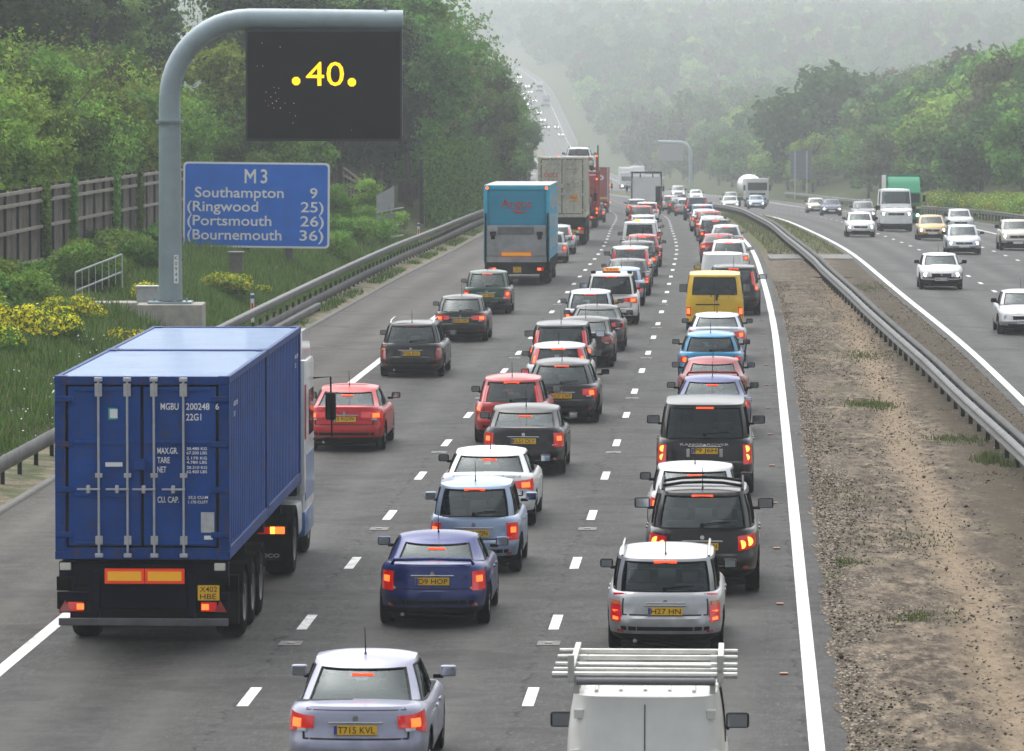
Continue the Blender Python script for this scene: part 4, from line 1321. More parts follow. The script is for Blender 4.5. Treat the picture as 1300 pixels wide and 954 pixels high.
def headrests(parent, B, rows=2):
    p = B.p; crb, crt, cft, cfb = p['c']; zb = p['belt']; W_ = p['wt']
    ys = [(cft+cfb)/2-.95, crt+.25] if rows == 2 else [(cft+cfb)/2-.95]
    for r_, y in enumerate(ys):
        xs = (-.36, .36) if r_ == 0 else (-.36, .36)
        for x in xs:
            mb = MB(); hh = .30 if r_ == 0 else .16
            mb.box(x-.22, x+.22, y-.06, y+.06, zb-.05, zb+hh*.55, 0, .04)
            mb.box(x-.12, x+.12, y-.045, y+.045, zb+hh*.55+.02, zb+hh*.55+.19, 0, .04)
            mb.build('seat', SEATM, parent, True)

def mirror(parent, B, m, sg):
    p = B.p; crb, crt, cft, cfb = p['c']
    y = cfb-.34; x = B.w-.07; z = p['belt']+.07
    s_ = 1.25 if B.kind in ('suv', 'bigsuv', 'van', 'smallvan', 'bigvan', 'mpv') else 1.0
    hh = .07*s_ * (1.5 if B.kind in ('van', 'bigvan') else 1)
    mb = MB()
    mb.box(sg*(x+.04), sg*(x+.24*s_), y-.01, y+.10, z-.0, z+2*hh, 0, .035)
    mb.box(sg*(x-.05), sg*(x+.08), y+.01, y+.06, z-.02, z+.03, 1, .01)
    o = mb.build('mirror', [m, BLACK], parent, True, 60)
    m2 = MB(); m2.box(sg*(x+.06), sg*(x+.22*s_), y-.018, y-.008, z+.018, z+2*hh-.018); m2.build('mirror_glass', mat('mirror_glass', (.5, .54, .58), .05, 1.0), o)

def disc(mb, c, r, d, n=16, mi=0, ny=-1):
    """short cylinder facing backwards"""
    cx, cy, cz = c
    vs = [(cx+r*math.cos(2*math.pi*k/n), cy, cz+r*math.sin(2*math.pi*k/n)) for k in range(n)] + [(cx+r*math.cos(2*math.pi*k/n), cy+ny*d, cz+r*math.sin(2*math.pi*k/n)) for k in range(n)]
    mb.add(vs, [tuple(range(n)), tuple(n+k for k in range(n))]+[(k, (k+1) % n, n+(k+1) % n, n+k) for k in range(n)], mi)

def make_car(kind, pm, label, cat='car', group=None, reg=None, lights='corner', lit=True, hi=True, facing='away', rails=False,
             wiper=True, aerial='mid', tint=None, lod=0, mirrors='dark', extra=(), spoiler=False, platez=None, name=None, gap=True, badge=True, **kw):
    """one car: an Empty at its middle on the ground, with its parts; the tail points to -Y"""
    B = Body(kind, **kw); p = B.p
    root = empty(name or {'suv': 'off_roader', 'bigsuv': 'off_roader', 'van': 'van', 'smallvan': 'van', 'bigvan': 'van'}.get(kind, 'car'))
    tag(root, label, cat, group)
    body = B.shell([pm, BLACK, INTERIOR], root)
    B.panes(root, tint or GLASS, lod == 0)
    mb = MB(); mb.box(-B.w+.22, B.w-.22, B.yr+.35, B.yf-.45, p['g']-.12, p['g']-.02, 0, .03)
    for wy in B.wy: mb.box(-B.w+.25, B.w-.25, wy-.25, wy+.25, .12, p['g']-.1, 0, .03)
    mb.build('underbody', CHASSIS_U, root)  # low dark floor, added to block light leaking under the car
    b = p['belt']; g = p['g']
    # wheels
    sp = rnd.choice((5, 6, 7, 9))
    for wy in B.wy:
        for sg in (1, -1):
            wheel(root, sg*(B.w-.125), wy, p['wr'], sg, .2 if p['wr'] < .34 else .24, sp)
    if lod < 2: headrests(root, B)
    for sg in (1, -1): mirror(root, B, pm if mirrors == 'body' else BLACK, sg)
    # tail lights
    zt = B.ztop(B.yr+.1)
    def side_pair(fn, nm):
        for sg in (1, -1):
            fn(sg, nm)
    def rng_(i0, i1, sg): return (i0, i1) if sg > 0 else (-i0, -i1)
    LENS = RED_LENS if lit else DULL_LENS
    rear_vis = facing == 'away' or lod == 0
    for sg in (1, -1):
        if not rear_vis: break
        mb = MB(); lamp = MB(); mi_l = BRAKE
        if lights == 'corner':
            a, c = rng_(3.6, 8.6, sg); B.patch(mb, a, c, zt-.25, zt-.11, .012, z0b=zt-.34, z1b=zt-.07)
            a, c = rng_(4.9, 6.4, sg); B.patch(lamp, a, c, zt-.25, zt-.15, .018)
        elif lights == 'wide':
            a, c = rng_(2.6, 8.4, sg); B.patch(mb, a, c, zt-.23, zt-.12, .012, z0b=zt-.31, z1b=zt-.08)
            a, c = rng_(4.5, 6.2, sg); B.patch(lamp, a, c, zt-.235, zt-.145, .018)
        elif lights == 'block':
            a, c = rng_(4.6, 8.4, sg); B.patch(mb, a, c, zt-.40, zt-.11, .012)
            a, c = rng_(5.2, 6.8, sg); B.patch(lamp, a, c, zt-.27, zt-.18, .018)
        elif lights == 'estate':
            a, c = rng_(4.9, 8.0, sg); B.patch(mb, a, c, zt-.44, zt-.02, .012, z0b=zt-.42, z1b=zt-.04)
            a, c = rng_(5.3, 6.7, sg); B.patch(lamp, a, c, zt-.41, zt-.27, .018)
        elif lights == 'tall':
            a, c = rng_(4.8, 8.2, sg); B.patch(mb, a, c, .03, .90, .014, 'c', nv=6)
            a, c = rng_(5.5, 6.8, sg); B.patch(lamp, a, c, .15, .50, .022, 'c', nv=4)
        elif lights == 'pillar':
            a, c = rng_(5.2, 7.8, sg); B.patch(mb, a, c, zt-.22, zt-.02, .014); B.patch(mb, a, c, .0, .75, .014, 'c', nv=5)
            a, c = rng_(5.6, 6.8, sg); B.patch(lamp, a, c, zt-.18, zt-.09, .020)
        elif lights == 'round':
            q = B.bpt(5.1*sg, zt-.20); disc(mb, (q.x, q.y+.03, q.z), .095, .05)
            disc(lamp, (q.x, q.y-.015, q.z), .062, .012)
            B.patch(mb, *rng_(5.0, 8.2, sg), zt-.27, zt-.12, .010)
        elif lights == 'twinround':
            B.patch(mb, *rng_(3.9, 8.2, sg), zt-.36, zt-.12, .012, z0b=zt-.28, z1b=zt-.08)
            for k, (ii, zz, rr_) in enumerate(((5.5, -.21, .075), (4.4, -.255, .068))):
                q = B.bpt(ii*sg, zt+zz); disc(lamp, (q.x, q.y-.012+.01, q.z), rr_, .014)
            mi_l = BRAKE_HOT
        elif lights == 'stack':
            B.patch(mb, *rng_(4.9, 7.8, sg), zt-.50, zt-.12, .012)
            for zz in (-.20, -.37):
                q = B.bpt(5.7*sg, zt+zz); disc(lamp, (q.x, q.y-.004, q.z), .062, .014)
            mi_l = BRAKE_HOT
        elif lights == 'vlow':
            B.patch(mb, *rng_(5.0, 7.6, sg), b*.5, b*.76, .012)
            B.patch(lamp, *rng_(5.3, 6.8, sg), b*.56, b*.72, .018)
        tl = mb.build('tail_light', LENS, root, True)
        if lit and lamp.v: lamp.build('lamp', mi_l, tl, True)
        if lights in ('corner', 'wide', 'block', 'estate') and lod == 0:
            mb = MB(); a, c = rng_(4.3 if lights != 'estate' else 5.1, 5.4 if lights != 'estate' else 7.0, sg)
            zz = zt-.30 if lights != 'block' else zt-.38
            if lights == 'estate': zz = zt-.19
            B.patch(mb, a, c, zz+.005, zz+.04 if lights != 'estate' else zz+.06, .019); mb.build('reverse_lens', CLEAR_LENS if lights != 'estate' else AMBER_LENS, tl)
    # number plate
    if facing == 'away':
        pz = platez if platez is not None else (zt-.27 if kind not in ('van', 'bigvan', 'smallvan') else b*.55)
        q = B.bpt(0, pz); plate(root, reg if reg else None, 0, q.y-.006, pz)
        if lod == 0 and kind not in ('van', 'bigvan'):
            mb = MB(); mb.box(-.33, .33, q.y-.03, q.y-.004, pz+.075, pz+.10, 0, .01); mb.build('plate_lamp_bar', CHROME if badge else BLACK, root, True)
    else:
        q = B.bpt(NH-1, .42); plate(root, reg, 0, q.y+.006, .42 if kind != 'bigvan' else .55, True)
    # high stop lamp
    if hi and facing == 'away':
        mb = MB()
        if kind in ('saloon', 'coupe', 'liftback'): y = p['c'][1]-.0; q = B.cpt(0, .80); mb.box(-.13, .13, q.y-.004, q.y+.02, q.z-.012, q.z+.018)
        else: q = B.cpt(0, .91); mb.box(-.17, .17, q.y-.014, q.y+.02, q.z-.012, q.z+.02)
        mb.build('high_stop_lamp', STOP if lit else DULL_LENS, root)
    # tailgate shut lines
    if gap and lod < 2 and facing == 'away':
        mb = MB(); z0 = g+.36; z1 = zt-.02
        for sg in (1, -1): B.patch(mb, 4.56*sg, 4.76*sg, z0, z1, .0025, nu=2, nv=5)
        B.patch(mb, -4.7, 4.7, z0-.010, z0+.010, .0025, nu=19, nv=2)
        if kind in ('saloon', 'coupe', 'liftback'):
            B.patch(mb, -4.7, 4.7, zt-.045, zt-.036, .0025, nu=19, nv=2)
        mb.build('shut_line', mat('shut_line', (.008, .008, .008), .9), root)
        # door gaps and handles on both flanks
        mb = MB(); JB = JS+SIDE.index(-.10)
        for ii in (JS+SIDE.index(.70), JB+.5, JS+SIDE.index(-.55) if kind not in ('coupe',) else None):
            if ii is None: continue
            for sg in (1, -1):
                mb = MB(); B.patch(mb, (ii)*sg, (ii+.06)*sg, g+.12, b-.02, .002, nu=2, nv=6); mb.build('door_gap', MATS['shut_line'], root)
        for sg in (1, -1):
            for ii in (JB-.6, JS+SIDE.index(.15)-.3):
                mb = MB(); B.patch(mb, ii*sg, (ii+.9)*sg, b-.16, b-.13, .02, nu=3, nv=2); mb.build('door_handle', pm if kind != 'van' else BLACK, root, True)
    if kind not in ('van', 'bigvan', 'smallvan') and lod == 0:
        mb = MB()
        if facing == 'away':
            B.patch(mb, -4.9, 4.9, g+.13, g+.19, .003, nu=19, nv=2)
        mb.add([], [])
        if mb.v: mb.build('bumper_insert', BLACK, root)
    if badge and facing == 'away' and lod < 2:
        q = B.bpt(0, zt-.135); mb = MB(); disc(mb, (0, q.y+.006, q.z), .035, .016, 14); mb.build('badge', CHROME, root)
    if wiper and facing == 'away' and lod < 2 and kind not in ('saloon', 'coupe', 'van', 'bigvan'):
        a = B.cpt(0, .16); c = B.cpt(3.4, .22); mb = MB()
        mb.tube([a+Vector((0, -.03, 0)), (a+c)/2+Vector((0, -.035, .015)), c+Vector((0, -.02, .0))], .010, 5)
        disc(mb, (a.x, a.y+.0, a.z-.01), .035, .04, 10); mb.build('wiper', BLACK, root)
    if facing == 'toward' or lod == 0 and kind == 'bigsuv':
        mb = MB()
        for x in (-.5, .1):
            a = B.cpt(NH-1, .03); mb.tube([(x, a.y+.05, a.z+.02), (x+.3, a.y+.01, a.z+.05), (x+.48, a.y-.03, a.z+.05)], .01, 5)
        mb.build('wiper', BLACK, root)
    if aerial and lod < 2:
        y = p['c'][1]+.22 if aerial == 'rear' else (p['c'][2]-.2 if aerial == 'front' else p['c'][1]+.3)
        zz = B.zroof(y)+p['cr']; mb = MB(); mb.tube([(0, y, zz-.01), (0, y, zz+.03), (0, y-.12, zz+.34)], [.02, .008, .004], 6); mb.build('aerial', BLACK, root)
    if rails:
        for sg in (1, -1):
            mb = MB(); y0, y1 = p['c'][1]+.12, p['c'][2]-.05; x = sg*(p['wt']-.06); pts = []
            for k in range(9):
                y = y0+(y1-y0)*k/8; zz = B.zroof(y)+.035 + (.055 if 0 < k < 8 else .0); pts.append((x, y, zz))
            mb.tube(pts, .019, 8)
            mb.build('roof_rail', BLACK if rails == 'dark' else CHROME, root, True)
    if spoiler:
        mb = MB()
        if kind == 'coupe':
            pts = [(-.62, -.0, 0), (-.58, -.03, .07), (0, -.10, .09), (.58, -.03, .07), (.62, 0, 0)]
            yy = B.yr+.20; mb.tube([(x, yy+y, zt+z-.0) for x, y, z in pts], [.03, .03, .028, .03, .03], 8)
        else:
            q = B.cpt(0, .97); mb.box(-p['wt']+.08, p['wt']-.08, q.y-.10, q.y+.08, q.z-.005, q.z+.02, 0, .01)
        mb.build('spoiler', pm, root, True)
    if facing == 'away' and lod == 0:
        mb = MB(); mb.tube([(-.45, B.yr+.02, g-.02), (-.45, B.yr+.3, g-.02)], .03, 10); mb.build('exhaust', CHROME, root, True)
        for sg in (1, -1):
            mb = MB(); B.patch(mb, 4.6*sg, 5.6*sg, g+.10, g+.14, .008, nu=3, nv=2); mb.build('reflector', DULL_LENS, root)
    # the nose
    if facing == 'toward':
        zn = B.ztop(B.yf-.15); F = NH-1
        for sg in (1, -1):
            mb = MB(); i0, i1 = (F-3.2, F-8.2) if sg > 0 else (F+3.2, F+8.2)
            B.patch(mb, i0, i1, zn-.24, zn-.09, .012, z0b=zn-.20, z1b=zn-.07); hl = mb.build('headlight', CLEAR_LENS, root, True)
            q = B.bpt(F-4.6*sg, zn-.165)
            mb = MB(); disc(mb, (q.x, q.y-.01, q.z), .075, .03, 16, ny=1); mb.build('lamp', HEAD if lit else CLEAR_LENS, hl)
        mb = MB(); B.patch(mb, F-2.8, F+2.8, zn-.25, zn-.12, .012, nu=15); gr = mb.build('grille', BLACK, root)
        mb = MB(); B.patch(mb, F-2.9, F+2.9, zn-.12, zn-.10, .02, nu=15, nv=2)
        disc(mb, (0, B.bpt(F, zn-.16).y+.01, zn-.17), .045, .03, 14, ny=1); mb.build('badge', CHROME, root)
        mb = MB(); B.patch(mb, F-4.0, F+4.0, g+.02, g+.12, .006, nu=15); mb.build('air_intake', BLACK, root)
        if kind not in ('bigvan',):
            mb = MB(); B.patch(mb, F-6, F+6, g+.20, g+.26, .015, nu=21, nv=2); mb.build('bumper_strip', pm if not p.get('blackbumper') else BLACK, root)
    root['L_'] = B.L
    for e in extra: e(root, B, pm)
    return root, B

def clone(root, label=None, group=None, pm=None, old=None):
    r = root.copy(); COL.objects.link(r)
    if label: r['label'] = label
    if group: r['group'] = group
    def rec(src, dst):
        for ch in src.children:
            c = ch.copy(); COL.objects.link(c); c.parent = dst
            if pm is not None and c.type == 'MESH' and c.data.materials and c.data.materials[0] and c.data.materials[0].name.startswith('paint_'):
                c.material_slots[0].link = 'OBJECT'; c.material_slots[0].material = pm
            rec(ch, c)
    rec(root, r)
    return r
def place(root, X, D, s=.955, toward=False, z=None, yaw=0.0):
    """put the tail (nearest end) at distance D"""
    L = root['L_']*s
    Dc = D+L/2
    X2 = X+(float(ref(Dc))-float(ref(D)))
    off = X-float(ref(D))
    zz = float(ground(off, Dc)) if z is None else z
    root.location = (X2, Dc, zz)
    pitch = math.atan2(float(zroad(Dc+2)-zroad(Dc-2)), 4)
    root.rotation_euler = (pitch if not toward else -pitch, 0, heading(Dc)+(math.pi if toward else 0)+R(yaw))
    root.scale = (s, s, s)
    del root['L_']
# ------------------------------------------------------------------ the cars, nearest first in each lane
P_BLUE = paint('deep_blue', (0.009, 0.026, 0.15), .3)
P_PURP = paint('lavender_silver', (0.30, 0.31, 0.40), .4)
P_LBLUE = paint('pale_blue', (0.27, 0.35, 0.48), .35)
P_WHITE = paint('white', (0.74, 0.75, 0.74))
P_WHITE2 = paint('cream_white', (0.66, 0.66, 0.62))
P_BLACK = paint('black', (0.003, 0.003, 0.004))
P_CHAR = paint('charcoal', (0.012, 0.013, 0.016), .3)
P_BROWNBLACK = paint('dark_plum', (0.007, 0.004, 0.0045), .3)
P_SILVER = paint('silver', (0.40, 0.41, 0.42), .5)
P_SILVERB = paint('blue_silver', (0.42, 0.45, 0.50), .5)
P_GREY = paint('mid_grey', (0.16, 0.17, 0.18), .45)
P_RED = paint('red', (0.35, 0.0, 0.002))
P_BRED = paint('bright_red', (0.46, 0.0, 0.003))
P_MAROON = paint('maroon', (0.20, 0.010, 0.018), .3)
P_GREEN = paint('bottle_green', (0.010, 0.050, 0.034), .25)
P_CYAN = paint('azure_blue', (0.02, 0.20, 0.36), .4)
P_NAVY = paint('navy', (0.012, 0.024, 0.085), .25)
P_YELLOW = paint('yellow', (0.75, 0.46, 0.015))
P_GOLD = paint('pale_gold', (0.42, 0.29, 0.12), .5)
P_CHAMP = paint('champagne', (0.38, 0.36, 0.32), .5)

G2 = 'cars queuing in the middle lane'; G3 = 'cars queuing in the lane beside the central reservation'; G1 = 'cars in the left lane'
GO = 'oncoming cars on the right carriageway'

def windows_dark(B): pass
def ex_taxi(root, B, pm):
    p = B.p; y = p['c'][1]+.55; z = B.zroof(y)+p['cr']-.005
    mb = MB(); mb.box(-.30, .30, y-.07, y+.07, z, z+.05, 0, .01); mb.build('roof_bar', BLACK, root)
    mb = MB(); mb.box(-.26, .26, y-.08, y+.08, z+.05, z+.17, 0, .03); sg = mb.build('taxi_sign', mat('orange_taxi_sign', (.75, .26, .03), .5, emit=(1, .3, .03), es=.25), root, True)
    fit_text('TAXI', -.19, .19, z+.11, .075, mat('taxi_ink', (.25, .03, .01), .6), sg, y-.083, .004)
    for sx in (1, -1):
        mb = MB(); mb.box(sx*(p['wt']-.16), sx*(p['wt']+.0), y-.10, y+.12, z-.03, z+.07, 0, .03); mb.build('roof_rail', BLACK, root, True)
def ex_rails_suv(root, B, pm):
    for k, yy in enumerate((.30, 1.05)):
        y = B.p['c'][1]+yy; z = B.zroof(y)+B.p['cr']+.075; w = B.p['wt']-.06
        mb = MB(); mb.tube([(-w, y, z-.05), (-w*.5, y, z), (0, y, z+.01), (w*.5, y, z), (w, y, z-.05)], .025, 8); mb.build('cross_bar', BLACK, root, True)
def ex_estate_bar(root, B, pm):
    z = B.ztop(B.yr+.1)-.17; q = B.bpt(0, z); mb = MB(); mb.box(-.30, .30, q.y-.022, q.y+.01, z, z+.035, 0, .008); mb.build('tailgate_trim', CHROME, root, True)
def ex_rr(root, B, pm):
    z = B.p['deck']-.115; q = B.bpt(0, z-.0)
    fit_text('RANGE  ROVER', -.48, .48, z, .045, CHROME, root, q.y-.012, .002)
    pz = B.ztop(B.yr+.1)-.27
    for sx in (1, -1):
        mb = MB(); mb.box(sx*.29, sx*.36, q.y-.03, q.y+.01, z-.25, z-.08, 0, .01); mb.build('plate_surround', CHROME, root)
def ex_yellow_van(root, B, pm):
    mb = MB(); B.patch(mb, -.06, .06, .62, 1.3, .0025, nu=2, nv=4); B.patch(mb, -.06, .06, .0, .85, .006, 'c', nu=2, nv=5); mb.build('door_split', BLACK, root)
    q = B.bpt(.3, 1.12); mb = MB(); mb.box(.03, .10, q.y-.03, q.y, 1.05, 1.22, 0, .01); mb.build('door_handle', BLACK, root)
    for sx in (-1, 1):
        a = B.cpt(sx*1.0, .14); c = B.cpt(sx*.6, .30) ; mb = MB(); mb.tube([a+Vector((0, -.02, -.03)), c+Vector((0, -.03, 0))], .012, 5); mb.build('wiper', BLACK, root)
    mb = MB(); B.patch(mb, 2.1, 3.1, 1.1, 1.16, .004, nu=4); mb.build('sticker', mat('pink_sticker', (.5, .1, .12), .5), root)
    mb = MB(); B.patch(mb, -3.8, 1.2, .90, .935, .012, nu=9, nv=2); mb.build('tailgate_strip', BLACK, root)
def ex_ladder(root, B, pm):
    """aluminium roof rack with rollers and pipe tubes"""
    AL = mat('rack_aluminium', (.50, .50, .47), .45, .7, var=.2, vscale=5)
    zr = B.p['roof']+.06; rk = empty('roof_rack'); rk.parent = root
    del_y = B.yr
    for k, yy in enumerate((.10, .55, 1.05, 1.75, 2.35)):
        y = del_y+yy; mb = MB(); mb.tube([(-.98, y, zr+.12), (.98, y, zr+.12)], .028 if k else .035, 8); mb.build('cross_bar', AL, rk, True)
        for sx in (-.72, .72):
            mb = MB(); mb.box(sx-.03, sx+.03, y-.03, y+.03, zr-.08, zr+.12, 0, .006); mb.build('foot', AL, rk)
    for sx in (-.78, .80):
        mb = MB(); mb.box(sx-.03, sx+.03, del_y+.02, del_y+2.6, zr+.15, zr+.19, 0, .006); mb.build('side_bar', AL, rk)
        mb = MB(); mb.box(sx-.035, sx+.035, del_y+.02, del_y+.09, zr+.05, zr+.34, 0, .01); mb.build('upright', AL, rk)
    mb = MB(); mb.tube([(-.72, del_y+.02, zr+.06), (.74, del_y+.02, zr+.06)], .04, 10); mb.build('roller', mat('rack_roller', (.16, .16, .17), .6), rk, True)
    for k in range(5):
        mb = MB(); x = -.52+.26*k; y0_, y1_ = B.p['c'][1]+.2, B.p['c'][2]-.1; zz = [B.zroof(y0_+(y1_-y0_)*t/6)+B.p['cr']*(.97-abs(x)*.35) for t in range(7)]
        mb.tube([(x, y0_+(y1_-y0_)*t/6, zz[t]) for t in range(7)], .022, 6); mb.build('roof_rib', pm, root, True)
    mb = MB(); B.patch(mb, -.05, .05, .45, 1.0, .003, nu=2, nv=5); B.patch(mb, -.05, .05, 0, .9, .006, 'c', nu=2, nv=6); mb.build('door_split', BLACK, root)
    for sx in (-1, 1):
        for zz in (.2, .75):
            q = B.cpt(6.2*sx, zz); mb = MB(); mb.box(q.x-.05, q.x+.05, q.y-.05, q.y+.0, q.z-.05, q.z+.05, 0, .01); mb.build('hinge', pm, root)
        mb = MB(); B.patch(mb, 1.0*sx, 4.8*sx, .12, .62, .004, 'c', nu=9, nv=4); mb.build('blind_panel', pm, root, True)
    q = B.bpt(.6, .98); mb = MB(); mb.box(.04, .16, q.y-.04, q.y, .93, .98, 0, .01); mb.build('door_handle', BLACK, root)
    mb = MB(); mb.tube([(-.70, del_y+.3, zr+.2), (.70, del_y+.25, zr+.2)], .022, 8); mb.build('tie_bar', AL, rk, True)
def ex_aerial2(root, B, pm):
    pass
def ex_vectra(root, B, pm): pass
def ex_roofrack(root, B, pm):
    for yy in (.5, 1.5):
        y = B.p['c'][1]+yy; z = B.zroof(y)+B.p['cr']+.09
        mb = MB(); mb.tube([(-.6, y, z), (.6, y, z)], .022, 8)
        for sx in (-.56, .56): mb.box(sx-.03, sx+.03, y-.03, y+.03, z-.11, z)
        mb.build('roof_bar', CHROME, root)
def ex_beacon(root, B, pm):
    y = B.p['c'][1]+.4; z = B.zroof(y)+B.p['cr']; mb = MB(); mb.box(-.22, .02, y-.06, y+.06, z, z+.10, 0, .03)
    mb.build('amber_beacon', mat('amber_beacon_lit', (.8, .3, .02), .4, emit=(1, .45, .05), es=2.5), root, True)

